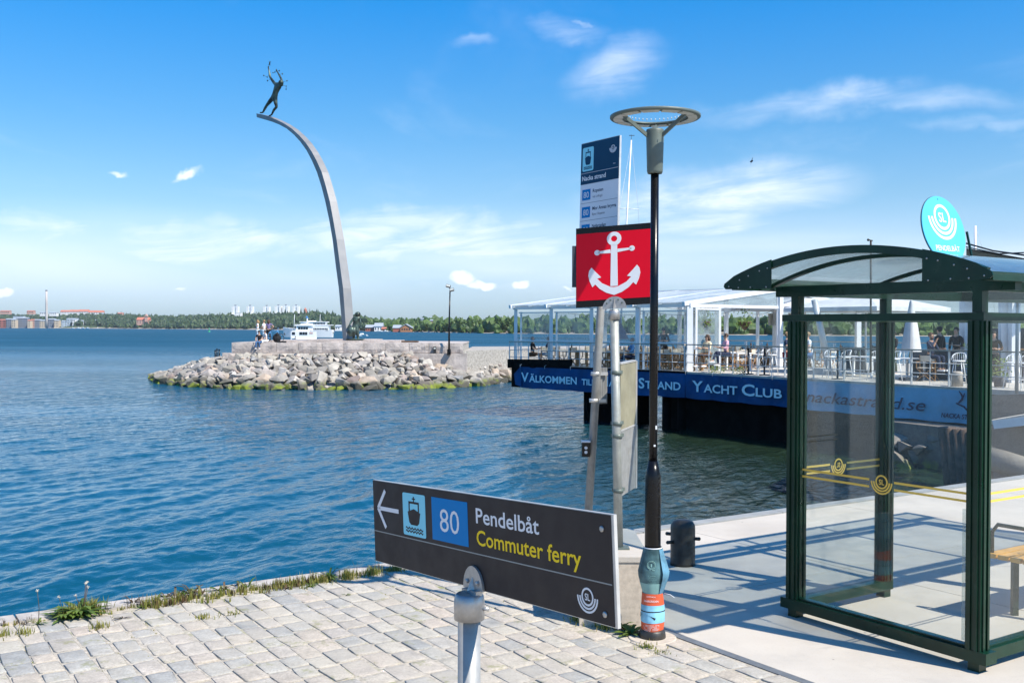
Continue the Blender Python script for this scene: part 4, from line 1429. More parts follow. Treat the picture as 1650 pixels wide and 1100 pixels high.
    if cap:
        h = MB(); h.ball(cr + Vector((0, .012, .02)), .105 * k, 12, 8, (.92, 1.02, .85)); h.v = [(x, y, max(z, cr.z + .03)) for x, y, z in h.v]
        h.box((-.07, .05, .028), (.07, .19, .040), Frame(cr, (1, 0, 0), (0, 1, 0), (0, 0, 1))); link('cap', h.mesh('cap'), 'cloth_' + cap, root)
    if glasses:
        h = MB(); h.box((-.068, fy - .03, -.012), (.068, fy + .008, .020), Frame(hd, (1, 0, 0), (0, 1, 0), (0, 0, 1))); link('sunglasses', h.mesh('sunglasses'), 'black_paint', root)
    return root


# ================================================================== BREAKWATER
bw = thing('breakwater', (-10, 76, WZ), None, None); bw['kind'] = 'structure'
# waterline of the rubble bank, from the tip round to the pontoon (photograph px, py on the water)
WL = [(252, 606), (246, 612), (256, 617), (300, 622), (350, 625.5), (420, 627.5), (520, 628), (620, 627.5), (700, 625), (760, 622.5), (830, 615), (900, 607), (1000, 600)]
TOPL = [(372, 561), (350, 566), (362, 569), (390, 568), (430, 567.5), (470, 567), (520, 567), (590, 567), (650, 566), (700, 565), (760, 563), (830, 562), (900, 562), (1000, 562)]
wl = [PZ(a, b, WZ) for a, b in WL]
TOPZ = 0.22
tp = [P(264, 605, 77.6), P(282, 597, 78), P(308, 585, 78), P(340, 573.5, 77.4)] + [P(a, b, 76.2) for a, b in TOPL[3:]]
tp = tp[:len(wl)]
for i_ in range(10, len(tp)):
    a_, b_ = TOPL[i_]; tp[i_] = P(a_, b_, max(76.2, wl[i_].y + 4.5))
while len(tp) < len(wl):
    tp.append(P(1000, 562, 77))


def lerp_poly(poly, t):
    t = max(0, min(0.9999, t)) * (len(poly) - 1)
    i = int(t)
    return poly[i].lerp(poly[i + 1], t - i)


def bank(u, v):
    """u along the bank 0..1, v from water 0 to top 1"""
    a = lerp_poly(wl, u); b = lerp_poly(tp, u)
    p = a.lerp(b, v)
    p.z = a.z + (b.z - a.z) * (v ** 0.9 if v > 0 else v)
    return p


mb = MB(); nu, nv = 60, 8
vs = []
for i in range(nu + 1):
    for j in range(nv + 1):
        p = bank(i / nu, -0.15 + 1.15 * j / nv if j else -.4); vs.append(p - Vector((0, 0, .35)) if j < nv else p - Vector((0, 0, .1)))
    p = bank(i / nu, 1); vs.append(p + Vector((.6, 9, -.1)))
n2 = nv + 2
mb.add(vs, [(i * n2 + j, (i + 1) * n2 + j, (i + 1) * n2 + j + 1, i * n2 + j + 1) for i in range(nu) for j in range(n2 - 1)])
mb.build('rubble_core', 'gravel', bw)


def boulder_meshes(n=12, seed=4, pts=11):
    out = []
    q = random.Random(seed)
    for i in range(n):
        bm = bmesh.new()
        for _ in range(pts):
            d = Vector((q.gauss(0, 1), q.gauss(0, 1), q.gauss(0, 1))).normalized()
            d.x *= .5; d.y *= .5; d.z *= .5
            bm.verts.new(d * q.uniform(.82, 1.08))
        r = bmesh.ops.convex_hull(bm, input=bm.verts)
        bmesh.ops.delete(bm, geom=[v for v in bm.verts if not v.link_faces], context='VERTS')
        bmesh.ops.bevel(bm, geom=bm.edges[:], offset=.018, segments=1, affect='EDGES', clamp_overlap=True)
        me = bpy.data.meshes.new('boulder'); bm.to_mesh(me); bm.free()
        me.materials.append(MT['boulder'])
        out.append(me)
    return out


BMS = boulder_meshes()
q = random.Random(9)
rocks = []
u = 0.0
tot = sum((wl[i + 1] - wl[i]).length for i in range(len(wl) - 1))
nrow = 7
for row in range(nrow):
    v = (row + .2) / nrow
    u = q.uniform(0, .01)
    while u < 0.985:
        size = (1.05 if row < 2 else .95 if row < 4 else .75) * q.uniform(.62, 1.45)
        p = bank(u, min(.95, v + q.uniform(-.05, .05))) - Vector((0, 0, .12 * v))
        rocks.append((p, size, q.random()))
        u += size * .80 / tot
for _ in range(40):
    p = bank(q.random() * .9, q.random()); rocks.append((p + Vector((0, 0, .12)), q.uniform(.3, .6), q.random()))
rocks.sort(key=lambda r_: -r_[1])
print('boulders', len(rocks))
small = MB()
for i, (p, s, k) in enumerate(rocks):
    me = q.choice(BMS)
    sc = (s * q.uniform(.95, 1.5), s * q.uniform(.8, 1.15), s * q.uniform(.5, .85))
    rot = (q.uniform(-.3, .3) + .35, q.uniform(-.25, .25), q.uniform(-.6, .6))
    if i < 298:
        o = bpy.data.objects.new('boulder', me); COL.objects.link(o); o.parent = bw
        o.location = p - bw.location; o.scale = sc; o.rotation_euler = rot
    else:
        m = Matrix.LocRotScale(p, __import__('mathutils').Euler(rot), sc)
        small.add([m @ v.co for v in me.vertices], [tuple(f.vertices) for f in me.polygons])
if small.v:
    o = small.build('boulders', 'boulder', bw); o['kind'] = 'stuff'

# granite platform
PT = 0.86                                   # top level of the wall
YF = 76.6
px0, px1 = 373, 746
xa, xb = P(px0, 553, YF).x, P(px1, 553, YF).x
plat = thing('stone_platform', ((xa + xb) / 2, 80, 0.2), 'long low pink granite platform with block walls on top of the breakwater', 'stone platform')
mb = MB(); mb.box((xa + .05, YF + .25, 0.0), (xb - .05, 88, PT - .02)); mb.build('fill', 'gravel', plat)
x = xa; q = random.Random(2)
while x < xb - .3:
    L = min(q.uniform(1.45, 1.8), xb - x)
    k = MB()
    jj = [q.uniform(-.03, .03) for _ in range(4)]
    nx_, nz_ = 5, 3
    vs = []
    for j in range(nz_ + 1):
        for i in range(nx_ + 1):
            e_ = 0 if (i in (0, nx_) or j in (0, nz_)) else -q.uniform(.02, .09)
            vs.append((x + .012 + (L - .024) * i / nx_, YF + e_, .12 + (PT - .12) * j / nz_))
    n_ = nx_ + 1
    fs = [(j * n_ + i, j * n_ + i + 1, (j + 1) * n_ + i + 1, (j + 1) * n_ + i) for j in range(nz_) for i in range(nx_)]
    k.add(vs, fs)
    k.box((x + .012, YF + .01, .12), (x + L - .012, YF + .6, PT - .003))
    k.build('granite_block', 'granite', plat)
    x += L
for i in range(7):
    y0 = YF + .6 + i * 1.6
    k = MB(); k.box((xa, y0 + .01, .12), (xa + .6, y0 + 1.59, PT)); k.build('granite_block', 'granite', plat)
for i in range(11):
    L = (xb - xa - .6) / 11; x0 = xa + .6 + i * L
    k = MB(); k.box((x0 + .01, YF + .605, PT - .1), (x0 + L - .01, 88, PT + .0)); k.build('paving_slab', 'granite', plat)
k = MB(); k.box((xa - .6, YF - .3, -1.7), (xb + .3, YF + .3, .09)); k.build('footing', 'granite', plat)
# stepped plinth under the arch
sx0, sx1 = P(430, 550, 79).x, P(640, 550, 79).x
for i, (a, b, y, z) in enumerate(((sx0, sx1, 78.6, 1.0), (sx0 + 3.0, sx1 - 1.9, 79.2, 1.07))):
    n = 5
    for j in range(n):
        k = MB(); w_ = (b - a) / n; k.box((a + w_ * j + .008, y, PT - .02 if i == 0 else 1.005), (a + w_ * (j + 1) - .008, y + 6, z)); k.build('step_stone', 'granite', plat)
k = MB(); c = P(668, 552, 79); k.box((P(647, 552, 79.5).x, 79.3, PT), (P(673, 552, 79.5).x, 80.3, PT + .14)); k.build('low_bench', 'brown_pile', plat)

# gravel path going on to the right of the platform
k = MB(); a = P(746, 562, 77.2); b = P(1060, 562, 77.2)
k.prism([(a.x, 77.4), (P(800, 560, 82.5).x, 82.5), (P(900, 560, 89.5).x, 89.5), (P(1060, 560, 96).x, 96), (P(1060, 560, 96).x, 104), (a.x, 96)], -2.6, .26); o = k.build('path', 'gravel'); tag(o, 'gravel path on the breakwater behind the pontoon', kind='structure')
for i, (px, D) in enumerate(((500, 76.0), (565, 76.0), (770, 76.5), (800, 76.9), (480, 76))):
    pass

# ---------------------------------------------------------------- the monument
PHI = R(50)
Av = Vector((-math.cos(PHI), math.sin(PHI), 0))      # bearing of the arch's tip
Nn = Vector((-math.sin(PHI), -math.cos(PHI), 0))       # towards the camera, square to the arch
B0 = P(562, 548.5, 80.0); B0.z = 1.07
mon = thing('arch_monument', B0, 'tall curved grey steel arch monument carrying a bronze man at its tip', 'monument')
Z0 = (380, 80); K = 2.2917
outer = [(410, 1080), (403, 980), (396, 880), (384, 790), (372, 700), (360, 630), (347, 560), (332, 503), (317, 452), (300, 414), (281, 378), (258, 344), (235, 318), (208, 293), (178, 273), (150, 259), (124, 248), (100, 241), (76, 236)]
inner = [(395, 1080), (389, 980), (380, 880), (368, 790), (357, 700), (345, 630), (330, 560), (316, 505), (299, 452), (281, 410), (261, 372), (238, 340), (214, 314), (188, 292), (160, 277), (135, 267), (112, 260), (94, 255), (77, 250)]
NFo = B0 + Nn * .36
pos = lambda p: PP(Z0[0] + p[0] / K, Z0[1] + p[1] / K, NFo, Nn)
O = [pos(p) for p in outer]; I = [pos(p) for p in inner]
O[0].z = I[0].z = 1.07
depth = .75
k = MB(); n = len(O); vs = []
for i in range(n):
    dd = depth * (1 - .35 * i / (n - 1))
    vs += [I[i], O[i], O[i] - Nn * dd, I[i] - Nn * dd]
fs = []
for i in range(n - 1):
    for j in range(4):
        fs.append((i * 4 + j, i * 4 + (j + 1) % 4, (i + 1) * 4 + (j + 1) % 4, (i + 1) * 4 + j))
fs += [(0, 1, 2, 3), (4 * n - 4, 4 * n - 1, 4 * n - 2, 4 * n - 3)]
k.add(vs, fs)
k.build('arch', 'arch_steel', mon)

# bronze man at the tip, arms raised, seen from behind
FP = NFo - Nn * .25
fp = lambda x, y, d=0.0: PP(400 + x / 10, 90 + y / 10, FP + Nn * d, Nn)
sc_ = 1.0
J = {
    'pelvis': (fp(415, 668), .20), 'waist': (fp(435, 600), .20), 'chest': (fp(465, 520), .26), 'neck0': (fp(492, 470), .17), 'neck': (fp(508, 452), .11), 'head': (fp(530, 440), .17), 'crown': (fp(538, 415), .12),
    'lsh': (fp(430, 455, .05), .13), 'lel': (fp(352, 345, .1), .085), 'lfa': (fp(345, 300, .1), .085), 'lwr': (fp(338, 250, .1), .06), 'lha': (fp(328, 205, .1), .05),
    'rsh': (fp(552, 470, -.2), .12), 'rel': (fp(532, 375, -.3), .085), 'rfa': (fp(505, 320, -.3), .075), 'rwr': (fp(478, 275, -.3), .05), 'rha': (fp(460, 245, -.3), .05),
    'lhp': (fp(388, 690, .05), .17), 'lth': (fp(350, 735, .05), .16), 'lkn': (fp(298, 800, .05), .11), 'lca': (fp(268, 850, .0), .105), 'lan': (fp(235, 915, .0), .065), 'lto': (fp(190, 918, .0), .06),
    'rhp': (fp(438, 690, -.05), .17), 'rth': (fp(440, 755, -.05), .15), 'rkn': (fp(458, 825, -.1), .105), 'rca': (fp(415, 870, -.1), .10), 'ran': (fp(378, 950, -.1), .065), 'rto': (fp(335, 972, -.1), .06)}
ed = [('pelvis', 'waist'), ('waist', 'chest'), ('chest', 'neck0'), ('neck0', 'neck'), ('neck', 'head'), ('head', 'crown')]
for s in 'lr':
    ed += [('neck0', s + 'sh'), (s + 'sh', s + 'el'), (s + 'el', s + 'fa'), (s + 'fa', s + 'wr'), (s + 'wr', s + 'ha'), ('pelvis', s + 'hp'), (s + 'hp', s + 'th'), (s + 'th', s + 'kn'), (s + 'kn', s + 'ca'), (s + 'ca', s + 'an'), (s + 'an', s + 'to')]
J = {a: (b[0], b[1] * (1.0 if a in ('head', 'crown', 'neck') else 1.18)) for a, b in J.items()}
vs, fs = skin_mesh('bronze_figure', J, ed, 2)
k = MB(); k.add(vs, fs, True)
k.ball(fp(528, 428), .23, 9, 7, (1, 1, .85))
for w_, h_ in (('lwr', 'lha'), ('rwr', 'rha')):
    hand_geo(k, J[h_][0], J[h_][0] - J[w_][0], Nn, 1.9, .4)
k.build('bronze_figure', 'bronze', mon)
# stars that fly round his hands
stars = [((345, 122), 62), ((250, 320), 20), ((305, 345), 16), ((310, 402), 22), ((400, 275), 12), ((430, 265), 18), ((500, 242), 22), ((550, 292), 24), ((625, 405), 18), ((612, 492), 14), ((610, 540), 14)]
for (sx, sy), r_ in stars:
    k = MB(); c = fp(sx, sy, .1 if sx < 400 else -.3)
    rr = r_ / 10 / F * 75
    for a in range(4):
        an = R(45 * a + (28 if r_ > 50 else 10))
        L = rr * (1 if a % 2 == 0 else .6)
        d = Vector((-Nn.y, Nn.x, 0)) * math.cos(an) + Vector((0, 0, 1)) * math.sin(an)
        k.tube([c - d * L, c - d * L * .25, c, c + d * L * .25, c + d * L], [.008, .03, .05, .03, .008], 5)
    if r_ < 50: k.ball(c, .055, 6, 5)
    k.build('star', 'bronze', mon)
k = MB()
k.tube([J['lha'][0], fp(345, 122, .1)], .015, 4)
for a, b in (((305, 345), (345, 300)), ((250, 320), (305, 345)), ((310, 402), (360, 380)), ((430, 265), (462, 250)), ((400, 275), (430, 265)), ((500, 242), (470, 248)), ((550, 292), (510, 300)), ((625, 405), (575, 420)), ((612, 492), (570, 480)), ((610, 540), (612, 492))):
    k.tube([fp(*a), fp(*b)], .012, 4)
k.build('wire', 'bronze', mon)

# bronze figure leaning on the foot of the arch
bx = P(573.5, 548, 79.3)
fig = thing('bronze_statue', (bx.x, 79.3, 1.07), 'dark bronze standing figure at the foot of the curved arch', 'statue')
g = lambda x, y, d=0.0: P(540 + x / 5, 440 + y / 5, 79.3 - d)
J = {'pelvis': (g(160, 430), .22), 'waist': (g(164, 400), .20), 'chest': (g(172, 370), .26), 'neck0': (g(178, 352), .15), 'neck': (g(181, 345), .11), 'head': (g(182, 334), .16), 'crown': (g(183, 325), .12),
     'lsh': (g(152, 362), .12), 'lel': (g(128, 392, .1), .09), 'lwr': (g(112, 424, .2), .06), 'rsh': (g(196, 362), .12), 'rel': (g(204, 396, .1), .09), 'rwr': (g(206, 428, .1), .06),
     'lhp': (g(150, 440), .19), 'lkn': (g(150, 480, .2), .14), 'lan': (g(150, 528), .10), 'rhp': (g(176, 440), .18), 'rkn': (g(180, 480, .1), .14), 'ran': (g(186, 528), .10), 'lto': (g(146, 536, .3), .08), 'rto': (g(190, 537, .3), .08)}
ed = [('pelvis', 'waist'), ('waist', 'chest'), ('chest', 'neck0'), ('neck0', 'neck'), ('neck', 'head'), ('head', 'crown')]
for s in 'lr':
    ed += [('neck0', s + 'sh'), (s + 'sh', s + 'el'), (s + 'el', s + 'wr'), ('pelvis', s + 'hp'), (s + 'hp', s + 'kn'), (s + 'kn', s + 'an'), (s + 'an', s + 'to')]
vs, fs = skin_mesh('body', J, ed, 2)
k = MB(); k.add(vs, fs, True); k.ball(g(182, 331), .23, 9, 7, (1, 1, .85))
hand_geo(k, J['lwr'][0], J['lwr'][0] - J['lel'][0], Vector((0, -1, 0)), 1.8, .4); hand_geo(k, J['rwr'][0], J['rwr'][0] - J['rel'][0], Vector((0, -1, 0)), 1.8, .4)
k.build('body', 'bronze', fig)
k = MB(); vs, fs = skin_mesh('drapery', {'a': (g(150, 428, .1), .24), 'b': (g(152, 470, .25), .26), 'c': (g(150, 505, .25), .2)}, [('a', 'b'), ('b', 'c')], 2); k.add(vs, fs, True); k.build('drapery', 'bronze', fig)
k = MB(); c = g(128, 470, .35); k.ball(c, .30, 10, 8, (1, .5, 1.25)); k.build('shield', 'bronze', fig)
k = MB(); c = g(168, 541); k.box((c.x - .75, 79.0, 1.06), (c.x + .6, 79.7, 1.14)); k.build('foot_slab', 'bronze', fig)
k = MB(); k.tube([g(208, 440), g(222, 450), g(238, 443)], [.05, .04, .02], 5); k.build('branch', 'bronze', fig)

# tall floodlight post on the platform
a = P(723.6, 563, 76.1); b = P(725.2, 465, 76.1)
fl = thing('floodlight_post', (a.x, 76.1, .2), 'tall thin black floodlight post at the right end of the granite platform', 'light post')
k = MB(); k.tube([(a.x, 76.1, .0), (a.x, 76.1, 2.0), b], [.075, .065, .045], 8); k.build('pole', 'black_paint', fl)
k = MB(); k.box((a.x - .13, 75.9, .0), (a.x + .13, 76.25, .42)); k.build('base', 'black_paint', fl)
for sgn, zz in ((-1, .18), (1, -.1)):
    k = MB(); c = b + Vector((sgn * .13, -.05, zz)); fr = Frame(c, (1, 0, .25 * sgn), (0, 1, -.3))
    k.box((-.17, -.12, -.08), (.17, .12, .09), fr); k.bar(c, b, .04); o = k.build('floodlight', 'black_iron', fl)
    k = MB(); k.box((-.15, -.128, -.06), (.15, -.121, .07), fr); k.build('lens', 'lamp_lens', o)
# low black bollard light on the wall
a = P(700.5, 561, 76.4)
bl = thing('bollard_light', (a.x, 76.4, .1), 'short dark box light at the wall left of the tall floodlight post', 'light')
k = MB(); k.box((a.x - .1, 76.35, .09), (a.x + .1, 76.55, .60)); k.build('housing', 'black_iron', bl)
k = MB(); k.box((a.x - .07, 76.335, .42), (a.x + .07, 76.348, .54)); k.build('lens', 'lamp_lens', bl)
# pair of black mooring posts on the rocks
a = P(350, 571, 79)
mp = thing('mooring_posts', (a.x, 79, a.z), 'cluster of black mooring horns on the rocks left of the platform', 'mooring post')
for dx, h_ in ((-.16, .30), (-.02, .40), (.15, .36)):
    k = MB(); k.tube([(a.x + dx, 79, a.z - .5), (a.x + dx, 79, a.z + h_)], [.06, .05], 8); k.ball((a.x + dx, 79, a.z + h_), .08, 8, 6, (1, 1, .7)); k.build('horn', 'black_paint', mp)

# people on the platform
Yp = 78.6
def onplat(px, Y=Yp):
    return Vector((P(px, 550, Y).x, Y, PT))
person(onplat(415, 78.9), 200, 'stand', 'woman with light brown hair in white, one arm stretched out to the left', 'white', 'palejean', hair='hair_blond', long_hair=True, arms=('out', 'down'), height=1.72, sleeves=True)
person(onplat(425.5, 78.9), 170, 'stand', 'fair haired person in white shirt and pale jeans between two friends on the platform', 'white', 'palejean', hair='hair_blond', arms=('fold', 'down'), height=1.72)
person(onplat(433, 79.1), 100, 'stand', 'dark haired woman in purple top and dark trousers, hand on hip, on the platform', 'purple', 'black', hair='hair_brown', long_hair=True, arms=('down', 'akimbo'), height=1.74)
s1 = person(Vector((P(418, 550, YF).x, YF + .02, PT - .47)), 265, 'sit', 'man in black shirt, black cap and blue jeans sitting on the platform wall', 'black', 'denim', hair='hair_dark', arms='lap', cap='black', height=1.78, legs='hang', seat=.45, lean=.12)
s2 = person(Vector((P(429, 550, 77.3).x, 77.3, PT - .38)), 215, 'sit', 'brown haired woman in white sitting on the platform behind the man in black', 'white', 'white', hair='hair_brown', arms='lap', height=1.68, legs='hang', seat=.45, lean=.15)
# bicycle leaning there (seen as wheels and a dark bag)
c = Vector((P(440, 550, 78.0).x, 78.0, PT))
bk = thing('bicycle', c, 'bicycle parked on the platform right of the sitting people', 'bicycle')
for dx in (-.5, .5):
    k = MB(); fr = Frame(c + Vector((dx, 0, .34)), (1, 0, 0), (0, 0, 1), (0, -1, 0))
    k.tube([fr(*p) for p in arc(0, 0, .33, 0, 360, 18)[:-1]], .022, 5, closed=True); w_ = k.build('wheel', 'black_iron', bk)
    k = MB()
    for j in range(6): k.tube([fr(.32 * math.cos(j * 1.047), .32 * math.sin(j * 1.047)), fr(0, 0)], .006, 3)
    k.build('spokes', 'rail', w_)
k = MB(); q0, q1, q2, q3, q4 = [c + Vector(v_) for v_ in ((-.5, 0, .34), (-.1, 0, .30), (-.2, 0, .85), (.38, 0, .9), (.5, 0, .34))]
for a_, b_ in ((q0, q1), (q0, q2), (q1, q2), (q1, q3), (q2, q3), (q3, q4)): k.tube([a_, b_], .02, 5)
k.tube([q3, q3 + Vector((-.03, 0, .15)), q3 + Vector((.02, .2, .18))], .014, 5); k.tube([q3 + Vector((-.03, 0, .15)), q3 + Vector((.02, -.2, .18))], .014, 5)
k.build('frame', 'cloth_blue', bk)
k = MB(); k.box((-.1, -.06, 0), (.14, .06, .05), Frame(q2 + Vector((0, 0, .1)), (1, 0, 0), (0, 1, 0), (0, 0, 1))); k.build('saddle', 'black_iron', bk)
c = Vector((P(446, 550, 77.6).x, 77.6, PT))
k = MB(); k.ball(c + Vector((0, 0, .33)), .34, 10, 8, (.95, .7, 1.0)); k.ball(c + Vector((.05, -.1, .6)), .15, 8, 6)
tag(k.build('rucksack', 'cloth_black'), 'black rucksack standing on the platform beside the bicycle', 'rucksack')
k = MB(); a = P(447, 553, 77.0); k.box((a.x, 76.9, PT), (a.x + .62, 77.3, PT + .12)); tag(k.build('bag', 'cloth_black'), 'flat black bag lying on the platform edge', 'bag')

# ---------------------------------------------------------------- ships
def hull_mb(L, W, H, bow=.22, dirx=-1, keel=-1.2, flare=1.0, n=14):
    """pointed bow, square stern, sheer rising forward; bow at dirx*L/2"""
    vs = []
    for i in range(n + 1):
        t = i / n
        x = dirx * (-L / 2 + L * t)
        w = W / 2 * (1 - max(0, (t - (1 - bow * 1.7)) / (bow * 1.7)) ** 2.0) * (0.9 + .1 * min(1, t * 5))
        sh = H * (1 + .35 * max(0, t - .5) * 2 * max(0, t - .5) * 2)
        w = max(w, .04)
        vs += [(x, -w, sh), (x - dirx * .3 * (1 - 0) * (t > .8), -w * .8, 0), (x - dirx * .6 * (t > .8), -w * .4, keel), (x - dirx * .6 * (t > .8), w * .4, keel), (x - dirx * .3 * (t > .8), w * .8, 0), (x, w, sh)]
    fs = []
    for i in range(n):
        for j in range(6):
            fs.append((i * 6 + j, i * 6 + (j + 1) % 6, (i + 1) * 6 + (j + 1) % 6, (i + 1) * 6 + j))
    fs += [(0, 1, 2, 3, 4, 5), tuple(n * 6 + j for j in (5, 4, 3, 2, 1, 0))]
    m = MB(); m.add([Vector(v) for v in vs], fs)
    return m


# passenger ship behind
D = 440
mpp = D / F                                    # metres per photograph pixel
cx = P(496, 535, D).x
sh = thing('passenger_ship', (cx, D, WZ), 'long white passenger ship with two rows of windows, farther of the two vessels', 'ship')
X = lambda px: (P(px, 535, D).x - cx)
Zp = lambda py: P(496, py, D).z - WZ
L_ = lambda m, nm, mt, par=sh: link(nm, m.mesh(nm), mt, par)
m = hull_mb(X(535) - X(455), 5.4, Zp(531), dirx=-1); L_(m, 'hull', 'white_boat')
m = MB(); m.box((X(479), -2.4, Zp(531)), (X(531), 2.4, Zp(524))); L_(m, 'lower_deck_house', 'white_boat')
m = MB(); m.box((X(477), -2.5, Zp(524.2)), (X(536), 2.5, Zp(523))); L_(m, 'deck', 'white_boat')
m = MB(); m.box((X(486), -2.2, Zp(523)), (X(526), 2.2, Zp(519))); L_(m, 'upper_deck_house', 'white_boat')
m = MB(); m.box((X(484), -2.5, Zp(519)), (X(529), 2.5, Zp(518))); L_(m, 'roof', 'white_boat')
for i in range(9):
    x0 = X(507 + i * 2.6); m = MB(); m.box((x0, -2.55, Zp(532.5)), (x0 + mpp * 1.7, -2.41, Zp(528.5))); L_(m, 'window', 'dark_glass')
for i in range(8):
    x0 = X(507 + i * 2.4); m = MB(); m.box((x0, -2.3, Zp(522.5)), (x0 + mpp * 1.5, -2.21, Zp(519.8))); L_(m, 'window', 'dark_glass')
m = MB(); m.tube([(X(515.5), 0, Zp(519)), (X(516), 0, Zp(506))], [.14, .06], 6); m.tube([(X(515.5), 0, Zp(515)), (X(521), 0, Zp(519))], .04, 4); L_(m, 'mast', 'white_paint')
m = MB(); m.box((X(497), -1.2, Zp(519)), (X(509), 1.2, Zp(516.6))); L_(m, 'lifeboat_rack', 'white_boat')
m = MB()
for i in range(12): m.tube([(X(458 + i * 2), -2.1, Zp(530.5)), (X(458 + i * 2), -2.1, Zp(528))], .03, 4)
m.tube([(X(457), -2.1, Zp(528)), (X(481), -2.1, Zp(528.4))], .03, 4); L_(m, 'railing', 'white_paint')
m = MB(); m.tube([(X(459.5), -2.0, Zp(536)), (X(460.5), -2.05, Zp(540))], .18, 6); m.tube([(X(458.6), -2.05, Zp(538.5)), (X(461.5), -2.1, Zp(538.5))], .12, 5); L_(m, 'anchor', 'black_iron')
m = MB(); m.tube([(X(534), 0, Zp(533)), (X(537.5), 0, Zp(534)), (X(537), 0, Zp(537))], .3, 6); L_(m, 'fender', 'lamp_lens')

# motor vessel in front, bow quarter towards us
D = 262
cx = P(489, 540, D).x
mv = thing('motor_yacht', (cx, D, WZ), 'white motor yacht with a blue topped radar mast, nearer of the two vessels', 'yacht')
X = lambda px: (P(px, 540, D).x - cx)
Zp = lambda py: P(489, py, D).z - WZ
L_ = lambda m, nm, mt, par=mv: link(nm, m.mesh(nm), mt, par)
m = hull_mb(X(511) - X(467), 3.6, Zp(546), dirx=-1, bow=.12); L_(m, 'hull', 'white_boat')
m = MB(); m.box((X(470.5), -1.5, Zp(547)), (X(508.5), 1.5, Zp(534.2))); m.box((X(472), -1.45, Zp(534.2)), (X(500), 1.45, Zp(532.5))); L_(m, 'cabin', 'white_boat')
m = MB(); m.box((X(478), -1.2, Zp(532.5)), (X(503), 1.2, Zp(524.5)), WORLD, .9); L_(m, 'wheelhouse', 'white_boat')
m = MB(); m.box((X(476), -1.4, Zp(525)), (X(505), 1.4, Zp(524))); L_(m, 'roof', 'white_boat')
for a_, b_ in ((472.5, 477.5), (484.5, 489), (489.6, 493), (493.6, 497)):
    m = MB(); m.box((X(a_), -1.56, Zp(539.2)), (X(b_), -1.505, Zp(534.8))); L_(m, 'window', 'dark_glass')
for a_ in (482, 486.2, 490.4, 494.6):
    m = MB(); m.box((X(a_), -1.26, Zp(530.5)), (X(a_ + 3.2), -1.1, Zp(526.8))); L_(m, 'window', 'dark_glass')
m = MB(); m.tube([(X(495), 0, Zp(524)), (X(495), 0, Zp(511))], [.35, .12], 6); m.box((X(489), -.2, Zp(519)), (X(500), .2, Zp(518))); m.box((X(491), -.3, Zp(521.5)), (X(499), .3, Zp(520.6))); L_(m, 'radar_mast', 'white_paint')
m = MB(); m.prism([(X(492.5), Zp(511.5)), (X(497.5), Zp(513.5)), (X(494.5), Zp(508.5))], -.15, .15, Frame((0, 0, 0), (1, 0, 0), (0, 0, 1), (0, -1, 0))); L_(m, 'pennant', 'cloth_blue')
m = MB(); m.tube([(X(473.5), 0, Zp(532)), (X(474.6), 0, Zp(506.5))], [.09, .05], 6); L_(m, 'mast', 'white_paint')
m = MB()
for i in range(8): m.tube([(X(478 + i * 3.2), -1.25, Zp(524)), (X(478 + i * 3.2), -1.25, Zp(521.5))], .025, 4)
m.tube([(X(478), -1.25, Zp(521.5)), (X(501), -1.25, Zp(521.5))], .025, 4); L_(m, 'railing', 'white_paint')
for a_ in (501, 504):
    m = MB(); m.box((X(a_), -1.56, Zp(538)), (X(a_ + 1.3), -1.505, Zp(534.8))); L_(m, 'notice', 'r_red')
m = MB(); m.tube([(X(478.5), -1.85, Zp(541)), (X(478), -1.9, Zp(548))], .1, 6); L_(m, 'fender', 'black_iron')

# wake boat and the green buoy
r_ = small_boat(583, 541, 520, 5.5, 'small speedboat with a white wake right of the bronze standing figure', None, 2.9)
k = MB(); c = P(584, 541.5, 520); c.z = WZ
k.prism([(-7, -.6), (-2, -.9), (3, -.35), (3, .35), (-2, .9), (-7, .6)], .02, .16, Frame(c, (1, .1, 0), (-.1, 1, 0), (0, 0, 1)))
tag(k.build('wake', 'white_paint'), 'white foam wake trailing behind the speedboat', kind='stuff')
c = PZ(337, 533.5, WZ)
c = P(337, 531, 900); c.z = WZ
bu = thing('buoy', c, 'small green channel buoy floating left of the people on the platform', 'buoy')
MT['buoy'] = mat('green_buoy_paint', (0.05, 0.45, 0.22), 0.5)
k = MB(); fr = Frame(c, (1, 0, 0), (0, 1, 0), (0, 0, 1)); k.lathe([(1.0, -.4), (1.0, .7)], fr, 10); k.build('float', 'buoy', bu)
k = MB(); k.lathe([(.55, .7), (.35, 2.6), (.5, 2.9), (.1, 3.5)], fr, 8); k.build('tower', 'buoy', bu)

# sailing boat moored behind the pavilion: mast seen beside the ferry stop sign
D = 66
a = P(998, 560, D); a.z = WZ
sb = thing('sailing_boat', a, 'sailing boat with tall white mast and navy sail cover behind the pavilion', 'sailing boat')
h = hull_mb(7, 2.4, 1.0, dirx=1, bow=.4, keel=-.6); link('hull', h.mesh('hull'), 'white_boat', sb).rotation_euler = (0, 0, R(97))
top = P(1017.3, 226, D) - a
foot = P(999, 545, D) - a
k = MB(); k.tube([foot, top], [.065, .04], 8); ms = link('mast', k.mesh('mast'), 'white_paint', sb)
k = MB(); s_ = P(1010.5, 336, D) - a; k.tube([s_ + Vector((-.1, 0, 0)), s_ + Vector((.75, 0, -.05))], .02, 4); k.tube([s_ + Vector((-.5, 0, 0)), s_ + Vector((0, 0, 0))], .02, 4); link('spreader', k.mesh('spreader'), 'white_paint', ms)
k = MB(); k.tube([top, s_ + Vector((.72, 0, 0)), P(1040, 560, D) - a], .010, 3); k.tube([top, P(960, 560, D) - a], .010, 3); link('stay', k.mesh('stay'), 'rail', sb)
